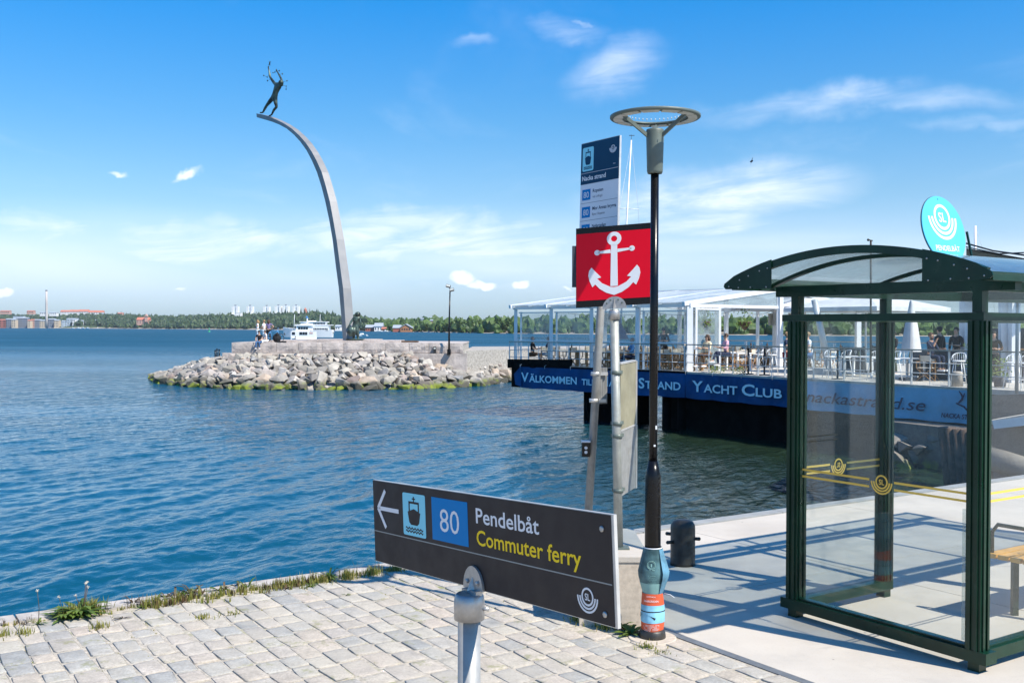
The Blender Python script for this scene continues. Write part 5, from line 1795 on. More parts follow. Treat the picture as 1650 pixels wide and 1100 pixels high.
k = MB(); k.tube([top, top + Vector((.0, 0, .35))], .012, 4); k.tube([top + Vector((-.15, 0, .3)), top + Vector((.2, 0, .3))], .02, 4); link('wind_vane', k.mesh('wind_vane'), 'black_iron', sb)
k = MB(); b1 = P(1000, 533, D) - a; b2 = P(1012, 548, D) - a
k.add([b1 + Vector((-.12, -.2, .8)), P(1013, 547, D) - a + Vector((0, -.2, 0)), P(994, 547, D) - a + Vector((0, -.2, 0)), b1 + Vector((-.12, .2, .8)), P(1013, 547, D) - a + Vector((0, .2, 0)), P(994, 547, D) - a + Vector((0, .2, 0))], [(0, 1, 2), (3, 5, 4), (0, 3, 4, 1), (1, 4, 5, 2), (2, 5, 3, 0)]); link('sail_cover', k.mesh('sail_cover'), 'cloth_navy', sb)
# second mast on the right
D = 60
a = P(1571, 560, D); a.z = WZ
sb = thing('sailing_boat', a, 'sailing boat whose mast tip shows right of the oval blue sign', 'sailing boat')
h = hull_mb(9, 2.8, 1.0, dirx=1, bow=.4, keel=-.6); link('hull', h.mesh('hull'), 'white_boat', sb)
k = MB(); k.tube([P(1571.5, 545, D) - a, P(1571.5, 364, D) - a], [.09, .07], 8); link('mast', k.mesh('mast'), 'white_paint', sb)
k = MB(); k.tube([P(1572, 366, D) - a, P(1590, 420, D) - a, P(1610, 545, D) - a], .010, 3); link('stay', k.mesh('stay'), 'rail', sb)
# gull
c = P(1211, 260, 55)
gu = thing('gull', c, 'tiny gull flying high in the blue sky right of the lamp', 'bird')
k = MB(); k.tube([(-.02, .25, .02), (0, .1, 0), (0, -.15, 0), (0, -.25, .01)], [.015, .05, .05, .01], 6); link('body', k.mesh('body'), 'cloth_black', gu)
for s_ in (-1, 1):
    k = MB(); k.add([(0, .08, 0), (0, -.08, 0), (s_ * .04, -.06, s_ * .12), (s_ * .05, -.01, s_ * .22), (0, .08, .012), (0, -.08, .012), (s_ * .04, -.06, s_ * .12 + .01), (s_ * .05, -.01, s_ * .22 + .01)], [(0, 1, 2, 3), (7, 6, 5, 4), (0, 3, 7, 4), (1, 5, 6, 2), (2, 6, 7, 3)]); link('wing', k.mesh('wing'), 'cloth_black', gu)

# ================================================================== PONTOON RESTAURANT
G = [Vector((-.12, 49.2, 0)), Vector((7.1, 41.9, 0)), Vector((14.1, 30.3, 0)), Vector((19.0, 22.2, 0))]
DZ = 0.25


def front(px, k=0.0, z=0.0):
    """point on the pontoon's front line (moved k metres inwards) seen at column px"""
    c, d = None, ray(px, 540)
    m = d.x / d.y
    for a, b in zip(G, G[1:]):
        a2, b2 = a + E * k, b + E * k
        dx, dy = b2.x - a2.x, b2.y - a2.y
        den = dx - m * dy
        if abs(den) < 1e-9: continue
        t = (m * a2.y - a2.x) / den
        last = b is G[-1]; first = a is G[0]
        if (t >= 0 or first) and (t <= 1 or last):
            p = a2 + (b2 - a2) * t
            return Vector((p.x, p.y, z))
    return Vector((m * 40, 40, z))


def fwd(px0, px1):
    a, b = front(px0), front(px1)
    return (b - a).normalized()


deckpoly = [(g.x, g.y) for g in G] + [((g + E * 17).x, (g + E * 17).y) for g in G[::-1]]
k = MB(); k.prism(deckpoly, .10, DZ)
pon = thing('pontoon', front(1100), 'long dark hulled floating pontoon carrying the restaurant deck', 'pontoon')
k.build('deck', 'deck', pon)
k = MB()
gi = [g + E * .12 for g in G]
k.prism([(g.x, g.y) for g in gi] + [((g + E * 16.5).x, (g + E * 16.5).y) for g in G[::-1]], -.82, .095)
k.build('hull_side', 'black_timber', pon)
# floats and piles underneath
for (a, b, ki, kd) in ((946, 1022, 1.2, .9), (1072, 1160, .8, 12), (1160, 1290, .5, 12), (1290, 1440, .9, 12)):
    p, q_ = front(a, ki), front(b, ki)
    k = MB(); k.prism([(p.x, p.y), (q_.x, q_.y), ((q_ + E * kd).x, (q_ + E * kd).y), ((p + E * kd).x, (p + E * kd).y)], -2.9, -.83)
    k.build('float', 'black_timber', pon)
for px in (948, 1024, 1075, 1100, 1180):
    p = front(px, .7); k = MB(); k.tube([(p.x, p.y, -3), (p.x, p.y, -.83)], .2, 8); k.build('pile', 'black_timber', pon)
# black bulwark on the left part
p, q_ = front(819, -.06), front(921, -.06)
k = MB(); k.bar((p.x, p.y, .30), (q_.x, q_.y, .38), .1, .42); k.build('bulwark', 'black_timber', pon)
p, q_ = front(921, -.05), front(1108, -.05)
k = MB(); k.bar((p.x, p.y, .17), (q_.x, q_.y, .17), .1, .17); k.build('edge_beam', 'black_timber', pon)
p, q_ = front(1106, -.05), front(1680, -.05)
k = MB(); k.bar((p.x, p.y, .17), (q_.x, q_.y, .17), .1, .15); k.build('edge_beam', 'deck', pon)


def bframe(px0, px1, z0, off=-.16):
    a = front(px0, off); b = front(px1, off)
    d = (b - a); L = d.length
    return Frame((a.x, a.y, z0), d, (0, 0, 1)), L


def cloth(name, px0, px1, z0, z1, m, parent, amp=.034, off=-.16):
    fr, L = bframe(px0, px1, z0, off)
    H = z1 - z0
    nx, ny = 60, 8
    vs = [[], []]
    for s_ in (0, 1):
        for i in range(nx + 1):
            for j in range(ny + 1):
                x, y = L * i / nx, H * j / ny
                w = amp * noise.noise(Vector((x * .8, y * 2.2, z0 * 3 + px0))) + amp * .6 * math.sin(x * 2.1 + y * 3)
                sag = -.03 * math.sin(math.pi * ((x / 1.6) % 1)) * (1 - j / ny)
                vs[s_].append(fr(x, y + sag, w - .012 * s_ - .02))
    n_ = ny + 1
    k = MB()
    fs = [(i * n_ + j, (i + 1) * n_ + j, (i + 1) * n_ + j + 1, i * n_ + j + 1) for i in range(nx) for j in range(ny)]
    k.add(vs[0], fs, True)
    k.add(vs[1], [f[::-1] for f in fs], True)
    o = link(name, k.mesh(name, parent_loc(parent)), m, parent, fix=False)
    return fr, L


def banner_text(fr, L, parts, m, parent, shear=0.0, nm='lettering', x0=0.0, width=None, z=0.03, y=0.3, sx=1.0, bold=.022):
    """parts: list of (text, cap height) set side by side, stretched to width"""
    tmp = []
    x = 0
    for txt, cap in parts:
        vs, fs = text_mesh(txt, shear, bold=bold)
        a = min(v.x for v in vs); b = max(v.x for v in vs); kk = cap / .73
        tmp.append(([(x + (v.x - a) * kk, v.y * kk) for v in vs], fs))
        x += (b - a) * kk + .035
    x -= .035
    kx = (width / x) if width else sx
    k = MB()
    for vs, fs in tmp:
        k.add([fr(x0 + a * kx, y + b, z) for a, b in vs], fs)
    return k.build(nm, m, parent)


ban = thing('banner', front(1050, -.16, -.4), 'long dark blue banner with pale lettering welcoming guests to the yacht club', 'banner')
frA, LA = cloth('cloth', 838, 1104, -.80, .17, 'banner', ban)
frB, LB = cloth('cloth', 1104.5, 1283, -.80, .17, 'banner', ban)


def along(fr, px, off=-.16):
    return (front(px, off) - fr.o).dot(fr.x)


for fr, a, b, parts in ((frA, 841, 931, [('V', .44), ('ÄLKOMMEN', .33)]), (frA, 939, 961, [('TILL', .27)]), (frA, 968, 1026, [('N', .44), ('ACKA', .33)]), (frA, 1031, 1099, [('S', .44), ('TRAND', .33)]),
                        (frB, 1117, 1190, [('Y', .44), ('ACHT', .33)]), (frB, 1197, 1262, [('C', .44), ('LUB', .33)])):
    x0 = along(fr, a); x1 = along(fr, b)
    banner_text(fr, 0, parts, 'banner_text', ban, x0=x0, width=x1 - x0, z=.045, y=.29)
for fr_, L_b in ((frA, LA), (frB, LB)):
    for i in range(int(L_b / 1.6) + 1):
        k = MB(); k.tube([fr_(i * 1.6 + .05, .93, .03), fr_(i * 1.6 + .03, 1.05, .02), fr_(i * 1.6 + .07, 1.1, -.05)], .012, 5); k.build('tie', 'rail', ban)
# knotted corner of the banner
k = MB(); p = front(829, -.2); k.prism([(0, .62), (.45, 1.0), (.5, .05), (.1, .12)], 0, .03, Frame((p.x, p.y, -.8), frA.x, (0, 0, 1)))
k.build('loose_corner', 'banner', ban)

ban2 = thing('banner', front(1430, -.16, -.4), 'pale blue banner with dark italic web address beyond the shelter glass', 'banner')
frC, LC = cloth('cloth', 1286, 1592, -.82, .17, 'banner_light', ban2)
x0 = along(frC, 1301); x1 = along(frC, 1494)
banner_text(frC, 0, [('nackastrand.se', .40)], 'banner_dark', ban2, shear=.28, x0=x0, width=x1 - x0, z=.05, y=.27, bold=.004)
x0 = along(frC, 1519); x1 = along(frC, 1588)
banner_text(frC, 0, [('NACKA STRAND', .15)], 'banner_dark', ban2, shear=.2, x0=x0, width=x1 - x0, z=.05, y=.13)
k = MB(); xm = (x0 + x1) / 2
k.prism([(xm + .25, .30), (xm + .05, .48), (xm - .22, .58), (xm - .20, .61), (xm + .09, .52), (xm + .30, .31)], .045, .05, frC)
k.prism([(xm - .16, .60), (xm - .03, .74), (xm - .02, .80), (xm - .12, .96), (xm - .09, .97), (xm + .03, .84), (xm + .08, .92), (xm + .10, .91), (xm + .05, .78), (xm + .03, .70), (xm - .09, .60)], .045, .05, frC)
k.build('emblem', 'banner_dark', ban2)


# ---------------------------------------------------------------- railings
def railing(px0, px1, k0, label, tops='handrail', ztop=1.35, step=1.25, rails=(.62, .95), minor=True, nm='railing'):
    pts = [front(px0, k0)]
    for g in G[1:3]:
        gg = g + E * k0
        if pts[0].dot(E.cross(Vector((0, 0, 1)))) is not None and (gg - pts[0]).dot(Vector((.6, -.8, 0))) > 0 and (front(px1, k0) - gg).dot(Vector((.6, -.8, 0))) > 0:
            pts.append(gg)
    pts.append(front(px1, k0))
    r = thing(nm, (pts[0].x, pts[0].y, DZ), label, 'railing')
    for a, b in zip(pts, pts[1:]):
        d = (b - a).normalized(); L = (b - a).length
        A = lambda z: (a.x, a.y, z)
        B = lambda z: (b.x, b.y, z)
        m = MB(); m.bar(A(ztop), B(ztop), .11, .045); m.build('handrail', tops, r)
        for z in rails:
            m = MB(); m.tube([A(z), B(z)], .016, 6); m.build('rail', 'rail', r)
        n = max(1, int(L / step))
        for i in range(n + 1):
            p = a.lerp(b, (i + (0 if i < n else -.02)) / n)
            m = MB(); m.bar((p.x, p.y, DZ), (p.x, p.y, ztop - .023), .05); m.build('post', 'rail', r)
            if minor and i < n:
                p = a.lerp(b, (i + .5) / n); m = MB(); m.bar((p.x, p.y, DZ), (p.x, p.y, ztop - .023), .022); m.build('baluster', 'rail', r)
    return r


railing(821, 1104, .06, 'galvanised railing with thin wooden handrail along the left part of the pontoon')
railing(1106, 1700, .06, 'galvanised railing with broad weathered handrail in front of the bar stools', step=1.3)
railing(835, 1560, 14.5, 'low railing along the far water side of the pontoon', step=2.2, minor=False)


# ---------------------------------------------------------------- the glazed pavilion
pav2 = thing('pavilion', front(1111), 'white framed glass pavilion with gently pitched clear roof on the pontoon', 'pavilion')
ZE, ZR = 3.0, 3.74
KR = 5.35
d1 = (G[1] - G[0]).normalized()
A0 = front(831, .35); A1 = front(1111, .35)
L1 = (A1 - A0).dot(d1)
stations = [(front(px, .35) - A0).dot(d1) for px in (831, 888, 953, 1027, 1111)]
pf = lambda x, kk, z: Vector((A0.x, A0.y, 0)) + d1 * x + E * kk + Vector((0, 0, z))
def beam(nm, a, b, w, h, m='white_paint'):
    mm = MB(); mm.bar(a, b, w, h); return mm.build(nm, m, pav2)
for i, x in enumerate(stations):
    w = .24 if i == 4 else .16
    beam('post', pf(x, 0, DZ), pf(x, 0, ZE - .09), w, w)
    if i in (0, 1, 3): beam('post', pf(x + .22, .12, DZ), pf(x + .22, .12, ZE - .22), .09, .09)
    beam('post', pf(x, KR, DZ), pf(x, KR, ZR - .06), .18, .18)
    beam('post', pf(x, 2 * KR, DZ), pf(x, 2 * KR, ZE - .09), .14, .14)
    for kk in (2.7, 8.0):
        if i in (1, 3): beam('post', pf(x + .5, kk, DZ), pf(x + .5, kk, ZE + .2), .22, .22)
    beam('rafter', pf(x, -.35, ZE + .02), pf(x, KR, ZR), .16, .17)
    beam('rafter', pf(x, KR, ZR), pf(x, 2 * KR + .35, ZE + .02), .14, .12)
    if i < 4:
        x2 = stations[i + 1]
        mid = (x + x2) / 2
        beam('rafter', pf(mid, -.3, ZE + .03), pf(mid, KR, ZR + .01), .07, .07)
        # clear roof sheet and front foil pane with its bars
        for (ka, za, kb, zb) in ((-.3, ZE + .075, KR - .05, ZR + .06), (KR + .05, ZR + .06, 2 * KR + .3, ZE + .075)):
            mm = MB(); a, b, c, d = pf(x + .09, ka, za), pf(x2 - .09, ka, za), pf(x2 - .09, kb, zb), pf(x + .09, kb, zb)
            up = Vector((0, 0, .02)); mm.add([a, b, c, d, a + up, b + up, c + up, d + up], [(0, 1, 2, 3), (7, 6, 5, 4), (0, 4, 5, 1), (1, 5, 6, 2), (2, 6, 7, 3), (3, 7, 4, 0)])
            mm.build('roof_sheet', 'roof_foil', pav2)
        # foil from rail height to the beam, gently rippled
        nx, nz = 14, 10; vs = []
        for a_ in range(nx + 1):
            for b_ in range(nz + 1):
                u_, v_ = a_ / nx, b_ / nz
                vs.append(pf(x + .26 + (x2 - x - .36) * u_, .10 + .035 * noise.noise(Vector((u_ * 3 + i * 5, v_ * 5, 0))) * math.sin(math.pi * v_), 1.42 + (ZE - .28 - 1.42) * v_))
        mm = MB(); mm.add(vs, [(a_ * (nz + 1) + b_, (a_ + 1) * (nz + 1) + b_, (a_ + 1) * (nz + 1) + b_ + 1, a_ * (nz + 1) + b_ + 1) for a_ in range(nx) for b_ in range(nz)], True)
        mm.build('pane', 'pav_glass', pav2)
        beam('cross_bar', pf(x + .1, .1, ZE - .26), pf(x2 - .1, .1, ZE - .26), .05, .05)
        beam('cross_bar', pf(x + .1, .1, 1.40), pf(x2 - .1, .1, 1.40), .04, .05)
beam('eave_beam', pf(-.1, 0, ZE - .02), pf(L1 + .12, 0, ZE - .02), .2, .17)
beam('ridge_beam', pf(-.1, KR, ZR + .05), pf(L1 + .1, KR, ZR + .05), .2, .1)
beam('purlin', pf(0, KR / 2, ZE + .37 + .02), pf(L1, KR / 2, ZE + .37 + .02), .08, .08)
beam('eave_beam', pf(-.1, 2 * KR, ZE - .02), pf(L1 + .1, 2 * KR, ZE - .02), .16, .14)
# right gable end
xe = L1
beam('tie_beam', pf(xe + .02, .1, ZE - .05), pf(xe + .02, KR - .1, ZE - .05), .1, .12)
beam('tie_beam', pf(xe + .02, KR + .1, ZE - .05), pf(xe + .02, 2 * KR, ZE - .05), .1, .12)
beam('post', pf(xe + .06, .32, DZ), pf(xe + .06, .32, ZE - .12), .08, .08)
beam('post', pf(xe + .06, 1.66, DZ), pf(xe + .06, 1.66, ZE - .12), .10, .10)
beam('cross_bar', pf(xe + .06, .36, 2.82), pf(xe + .06, 1.62, 2.82), .06, .07)
mm = MB(); fr = Frame(pf(xe + .06, .36, .5), E, (0, 0, 1)); mm.box((0, 0, -.006), (1.26, 2.28, .006), fr); mm.build('pane', 'pav_glass', pav2)
mm = MB(); fr = Frame(pf(xe + .02, 0, ZE), E, (0, 0, 1)); mm.prism([(.6, .03), (KR - .15, .03), (KR - .15, .62)], -.006, .006, fr); mm.build('gable_pane', 'pav_glass', pav2)
mm = MB(); mm.box((-.1, -.1, 0), (.1, .1, 3.72 - DZ), Frame(pf(xe + .05, KR, DZ), d1, E, (0, 0, 1))); mm.build('post', 'white_paint', pav2)
# radiant heaters on inner posts
for x, kk in ((stations[3] + .5, 2.7), (stations[3] + .5, 8.0), (stations[1] + .5, 2.7), (stations[4] - .4, 7.0)):
    c = pf(x, kk, 2.45)
    mm = MB(); mm.box((-.22, -.22, -.28), (-.14, .1, .28), Frame(c, d1, E, (0, 0, 1))); mm.box((.14, -.22, -.28), (.22, .1, .28), Frame(c, d1, E, (0, 0, 1))); mm.bar(c - d1 * .2, c + d1 * .2, .04)
    mm.build('heater', 'lamp_lens', pav2)

# strings of bulbs and hanging baskets
def light_string(a, b, sag, n, label):
    t = thing('light_string', a, label, 'string lights', 'strings of bulbs in the pavilion')
    pts = [a.lerp(b, i / n) - Vector((0, 0, sag * 4 * (i / n) * (1 - i / n))) for i in range(n + 1)]
    m = MB(); m.tube(pts, .008, 4); m.build('cable', 'black_iron', t)
    for p in pts[1:-1]:
        m = MB(); m.tube([p, p - Vector((0, 0, .05))], .018, 5); m.ball(p - Vector((0, 0, .085)), .035, 6, 5); m.build('bulb', 'lamp_lens', t)


light_string(pf(xe - .1, .3, 2.85), pf(xe - .1, 3.0, 2.9), .25, 9, 'string of bulbs from the corner post to the left hanging basket')
light_string(pf(xe - .1, 3.0, 2.9), pf(xe - .1, KR, 2.95), .3, 8, 'string of bulbs between hanging basket and tall gable post')
light_string(pf(stations[1], 1, 2.7), pf(stations[3], 1, 2.7), .12, 12, 'string of bulbs across the left bays of the pavilion')
light_string(pf(stations[3], 1, 2.7), pf(xe, 1, 2.7), .12, 9, 'string of bulbs across the last bay before the gable')


def hanging_basket(c, label, s_=1.0):
    t = thing('hanging_basket', c, label, 'hanging basket', 'hanging flower baskets')
    m = MB(); m.lathe([(.02, -.62 * s_), (.12 * s_, -.52 * s_), (.27 * s_, -.3 * s_), (.28 * s_, -.24 * s_)], Frame(c, (1, 0, 0), (0, 1, 0), (0, 0, 1)), 12); m.build('basket', 'brown_pile', t)
    q = random.Random(int(c.x * 100))
    m = MB()
    for i in range(150):
        d = Vector((q.gauss(0, 1), q.gauss(0, 1), q.gauss(0, .7))).normalized()
        p = c + Vector((0, 0, -.28 * s_)) + Vector((d.x * .34, d.y * .34, d.z * .25)) * s_ * q.uniform(.6, 1.15)
        if q.random() < .2: p = c + Vector((q.gauss(0, .16), q.gauss(0, .16), q.uniform(.0, .4)))
        a = Vector((q.gauss(0, 1), q.gauss(0, 1), q.gauss(0, 1))).normalized() * .055
        b = a.orthogonal().normalized() * .035
        m.add([p - a, p + b, p + a, p - b], [(0, 1, 2, 3)])
    m.build('foliage', 'weed', t)
    m = MB(); m.tube([c + Vector((0, 0, .5)), c + Vector((0, 0, -.2))], .008, 4)
    m.build('chain', 'black_iron', t)


c = pf(xe - .1, 3.35, 2.55); hanging_basket(c, 'hanging basket of trailing green plants below the gable beam', 1.0)
c = pf(xe - .1, .95, 2.5); hanging_basket(c, 'hanging basket behind the glass panel at the corner post', .85)
c = pf(stations[3] + .9, 3.0, 2.5); hanging_basket(c, 'small hanging basket inside the pavilion just right of the lamp post', .6)


# ---------------------------------------------------------------- furniture
def director_chair():
    r = thing('director_chair', (0, 0, 0), 'x', 'chair', 'folding canvas chairs at the restaurant tables')
    m = MB(); m.box((-.24, -.2, .44), (.24, .2, .46)); link('seat', m.mesh('seat'), 'canvas', r)
    m = MB(); m.box((-.25, -.225, .66), (.25, -.205, .86)); link('backrest', m.mesh('backrest'), 'canvas', r)
    for s_ in (-1, 1):
        m = MB(); m.bar((s_ * .25, -.22, .0), (s_ * .25, -.22, .88), .03); m.bar((s_ * .25, .2, 0.44), (s_ * .25, .2, .64), .03); link('frame', m.mesh('frame'), 'chair_wood', r)
        m = MB(); m.bar((s_ * .26, -.24, .65), (s_ * .26, .24, .65), .05, .02); link('armrest', m.mesh('armrest'), 'chair_wood', r)
        m = MB(); m.bar((-s_ * .24, .2, .02), (s_ * .24, .2, .43), .03, .02); m.bar((-s_ * .24, -.2, .02), (s_ * .24, -.2, .43), .03, .02); link('leg', m.mesh('leg'), 'chair_wood', r)
    return r


def table(w, l, label, group, h=.74, top='canvas', leg='chair_wood'):
    r = thing('restaurant_table', (0, 0, 0), label, 'table', group)
    m = MB(); m.box((-w / 2, -l / 2, h - .04), (w / 2, l / 2, h)); link('tabletop', m.mesh('tabletop'), top, r)
    for sx in (-1, 1):
        for sy in (-1, 1):
            m = MB(); m.bar((sx * (w / 2 - .05), sy * (l / 2 - .05), 0), (sx * (w / 2 - .05), sy * (l / 2 - .05), h - .04), .07); link('leg', m.mesh('leg'), leg, r)
    m = MB(); m.bar((0, -l / 2 + .05, .12), (0, l / 2 - .05, .12), .05); link('stretcher', m.mesh('stretcher'), leg, r)
    return r


def bar_stool():
    r = thing('bar_stool', (0, 0, 0), 'x', 'bar stool', 'white bar stools along the railing')
    m = MB(); m.lathe([(.18, .74), (.20, .75), (.20, .775), (.17, .785)], WORLD, 14); link('seat', m.mesh('seat'), 'white_paint', r)
    for a in (45, 135, 225, 315):
        c, s_ = math.cos(R(a)), math.sin(R(a))
        m = MB(); m.tube([(c * .15, s_ * .15, .74), (c * .27, s_ * .27, 0)], [.016, .013], 6); link('leg', m.mesh('leg'), 'white_paint', r)
    m = MB(); m.tube([(math.cos(R(a)) * .225, math.sin(R(a)) * .225, .27) for a in (45, 135, 225, 315)], .011, 5, closed=True); link('footrest', m.mesh('footrest'), 'white_paint', r)
    m = MB(); hoop = [(.20 * math.cos(R(a)) * 1.05, -.20 * math.sin(R(a)) * 1.05, .80 + .22 * (math.sin(R(a)) ** .5 if math.sin(R(a)) > 0 else 0)) for a in range(0, 181, 12)]
    m.tube(hoop, .014, 6); link('back_hoop', m.mesh('back_hoop'), 'white_paint', r)
    for a in range(24, 160, 19):
        x, y = .19 * math.cos(R(a)), -.19 * math.sin(R(a))
        m = MB(); m.tube([(x, y, .78), (x * 1.08, y * 1.08, .80 + .22 * math.sin(R(a)) ** .5)], .007, 4); link('spindle', m.mesh('spindle'), 'white_paint', r)
    return r


ang1 = math.atan2(d1.y, d1.x)
angE = math.atan2(E.y, E.x)
# what stands on the tables, all of it top-level
def bottle(c, m='cloth_green', h=.24, label='', nm='bottle', cat='bottle', group='bottles on the restaurant tables'):
    k = MB(); k.lathe([(.034, 0), (.034, h * .6), (.013, h * .78), (.013, h)], Frame(c, (1, 0, 0), (0, 1, 0), (0, 0, 1)), 8)
    return tag(k.build(nm, m), label, cat, group)


def wine_glass(c, label):
    k = MB(); k.lathe([(.035, 0), (.005, .01), (.005, .09), (.04, .13), (.045, .17), (.036, .22)], Frame(c, (1, 0, 0), (0, 1, 0), (0, 0, 1)), 8, cap=False)
    return tag(k.build('wine_glass', 'clear_glass'), label, 'wine glass', 'wine glasses on the tables')


MT['clear_glass'] = glass_mat('drinking_glass', (.85, .88, .9), .15, (.8, .8, .8), 1.5, 20)
tp1 = table(.8, 1.3, 'canvas topped wooden table set for guests in the front row of the pavilion', 'tables in the pavilion')
ch1 = director_chair()
first = [True, True]
q = random.Random(5)
xs_ = [2.15, 3.9, 5.7, 7.5, 9.1]
rows_ = [('front', .95), ('second', 3.6), ('third', 6.4), ('rear', 9.0)]
for ri, (rn, kk) in enumerate(rows_):
    for i, x in enumerate(xs_):
        if x > L1 - .6: continue
        p = pf(x, kk, DZ)
        lab = f'laid wooden table, {ORD[i]} from the left in the {rn} row of the pavilion'
        if first[0]:
            t = tp1; t.location = p; t.rotation_euler = (0, 0, angE - math.pi / 2); first[0] = False; t['label'] = lab
        else:
            t = copy_tree(tp1, p, angE - math.pi / 2, lab)
        for sx in (-1, 1):
            for sy in (-.33, .33):
                if q.random() < .08: continue
                cpos = p + d1 * (sx * .68) + E * sy
                rz = ang1 - math.pi / 2 + (math.pi if sx > 0 else 0) + q.uniform(-.2, .2)
                if sx < 0: rz = ang1 - math.pi / 2
                lb = f'folding chair, {"left" if sx < 0 else "right"} {"near" if sy < 0 else "far"} seat at the {ORD[i]} table from the left, {rn} row'
                if first[1]:
                    c = ch1; c.location = cpos; c.rotation_euler = (0, 0, rz); c['label'] = lb; first[1] = False
                else:
                    copy_tree(ch1, cpos, rz, lb)
        for bi in range(2):
            b = p + d1 * q.uniform(-.2, .2) + E * q.uniform(-.5, .5); bottle(Vector((b.x, b.y, DZ + .74)), q.choice(['cloth_green', 'cloth_brown', 'hair_dark']), (.27, .17)[bi], f'{("taller", "shorter")[bi]} bottle on the {ORD[i]} table from the left, {rn} row')
        if ri < 2:
            b = p + d1 * q.uniform(-.3, .3) + E * q.uniform(-.5, .5); wine_glass(Vector((b.x, b.y, DZ + .74)), f'wine glass on the {ORD[i]} table from the left, {rn} row of the pavilion')

# stools along the front railing
d2 = (G[2] - G[1]).normalized(); ang2 = math.atan2(d2.y, d2.x)
st = bar_stool(); fst = True
spots = [(1222, .55, -.3), (1243, .6, .2), (1300, .6, 0), (1337, .6, .25), (1362, .6, -.2), (1410, .6, .1), (1441, .6, -.1), (1545, .6, .3), (1575, .6, -.1), (1632, .6, .1), (1652, .6, -.2)]
sl = ['white spindle back bar stool right of the pink shirted man', 'white bar stool left of the man in red shorts', 'white bar stool under the blond person in white', 'first of the paired white bar stools behind the far shelter pane',
      'second of the paired white bar stools behind the far shelter pane', 'white bar stool just left of the shelter back post', 'white bar stool just right of the shelter back post', 'white bar stool left of the weathered stump on the deck',
      'white bar stool beside the thick front shelter post', 'white bar stool seen through the right shelter pane', 'white bar stool cut by the right edge of the view']
for i, (px, kk, rr) in enumerate(spots):
    p = front(px, kk + .25, DZ)
    rz = math.pi + angE - math.pi / 2 + math.pi + rr + 0.0
    rz = angE + math.pi / 2 + rr           # facing the railing
    if fst: st.location = p; st.rotation_euler = (0, 0, rz); st['label'] = sl[0]; fst = False
    else: copy_tree(st, p, rz, sl[i])
# high tables
for px, kk, lb in ((1206, .5, 'high table with dark round top beside the pink shirted man'), (1232, .5, 'high dark topped table between empty stools left of the red shorts'), (1285, .5, 'high table between the two guests at the shelter post'), (1350, .5, 'high dark topped table between the paired stools')):
    p = front(px, kk, DZ)
    r = thing('high_table', p, lb, 'table', 'high tables along the railing')
    m = MB(); m.lathe([(.30, 1.0), (.30, 1.03)], Frame(p, (1, 0, 0), (0, 1, 0), (0, 0, 1)), 14); m.build('tabletop', 'planter', r)
    m = MB(); m.tube([p, p + Vector((0, 0, 1.0))], .035, 8); m.build('pedestal', 'planter', r)
    m = MB(); m.lathe([(.22, 0), (.2, .03)], Frame(p, (1, 0, 0), (0, 1, 0), (0, 0, 1)), 12); m.build('foot', 'planter', r)
    bottle(p + Vector((.1, .0, 1.03)), 'cloth_brown', .22, 'dark bottle on the ' + lb[:60].rsplit(' ', 1)[0])
    wine_glass(p + Vector((-.1, .05, 1.03)), 'wine glass on the ' + lb[:60].rsplit(' ', 1)[0])
# white trestle tables and a chair behind the stools
for px, kk, lb in ((1452, 2.6, 'long white wooden table behind the shelter back post'), (1500, 3.4, 'white wooden table beside the folded parasol'), (1390, 3.0, 'white wooden table behind the paired bar stools'), (1180, 2.6, 'white wooden table behind the pink shirted man')):
    t = table(.8, 1.5, lb, 'white tables on the open terrace', .75, 'white_paint', 'white_paint'); t.location = front(px, kk, DZ); t.rotation_euler = (0, 0, ang2 + math.pi / 2)
    for s_ in (-.3, .25):
        c = t.location + Vector((s_, s_ * .5, .75)); wd = 'left' if s_ < 0 else 'right'; wine_glass(c, f'{wd} wine glass on the ' + lb); bottle(c + Vector((.15, .1, 0)), 'cloth_green', .2, f'{wd} dark bottle on the ' + lb)
copy_tree(ch1, front(1492, 2.2, DZ), angE + 1.9, 'folding wooden chair with beige canvas standing alone on the open terrace')
copy_tree(ch1, front(1515, 3.0, DZ), angE + 1.2, 'folding wooden chair half behind the bar stool left of the front shelter post')
copy_tree(ch1, front(1195, 2.4, DZ), angE + 2.2, 'folding wooden chair with beige canvas right of the pink shirted man')
copy_tree(ch1, front(1132, 1.1, DZ), angE + math.pi, 'folding wooden chair under the brown haired woman in cream')
# a stump like bollard on the deck
p = front(1543, .35, DZ); m = MB(); m.lathe([(.17, 0), (.15, .35), (.17, .42), (.12, .46)], Frame(p, (1, 0, 0), (0, 1, 0), (0, 0, 1)), 12)
tag(m.build('deck_bollard', 'kerb'), 'weathered grey stump bollard on the deck beneath the bar stools', 'bollard')

# folded and open parasols
def folded_parasol(px, kk, h, label):
    p = front(px, kk, DZ); fr = Frame(p, (1, 0, 0), (0, 1, 0), (0, 0, 1))
    t = thing('parasol', p, label, 'parasol')
    m = MB(); m.tube([p, p + Vector((0, 0, h))], .03, 8); m.build('pole', 'white_paint', t)
    n = 18; prof = [(.05, h - .02), (.10, h * .88), (.17, h * .7), (.24, h * .5), (.28, h * .36)]
    vs = []
    for i, (r_, z) in enumerate(prof):
        for j in range(n):
            rr = r_ * (1 + .22 * (1 if j % 2 else -1) * min(1, i / 2)); a = 2 * math.pi * j / n
            vs.append(fr(rr * math.cos(a), rr * math.sin(a), z))
    m = MB(); m.add(vs, [(i * n + j, i * n + (j + 1) % n, (i + 1) * n + (j + 1) % n, (i + 1) * n + j) for i in range(len(prof) - 1) for j in range(n)], True); m.build('canopy', 'parasol', t)
    m = MB(); m.box((-.3, -.3, 0), (.3, .3, .1), fr); m.build('base', 'planter', t)


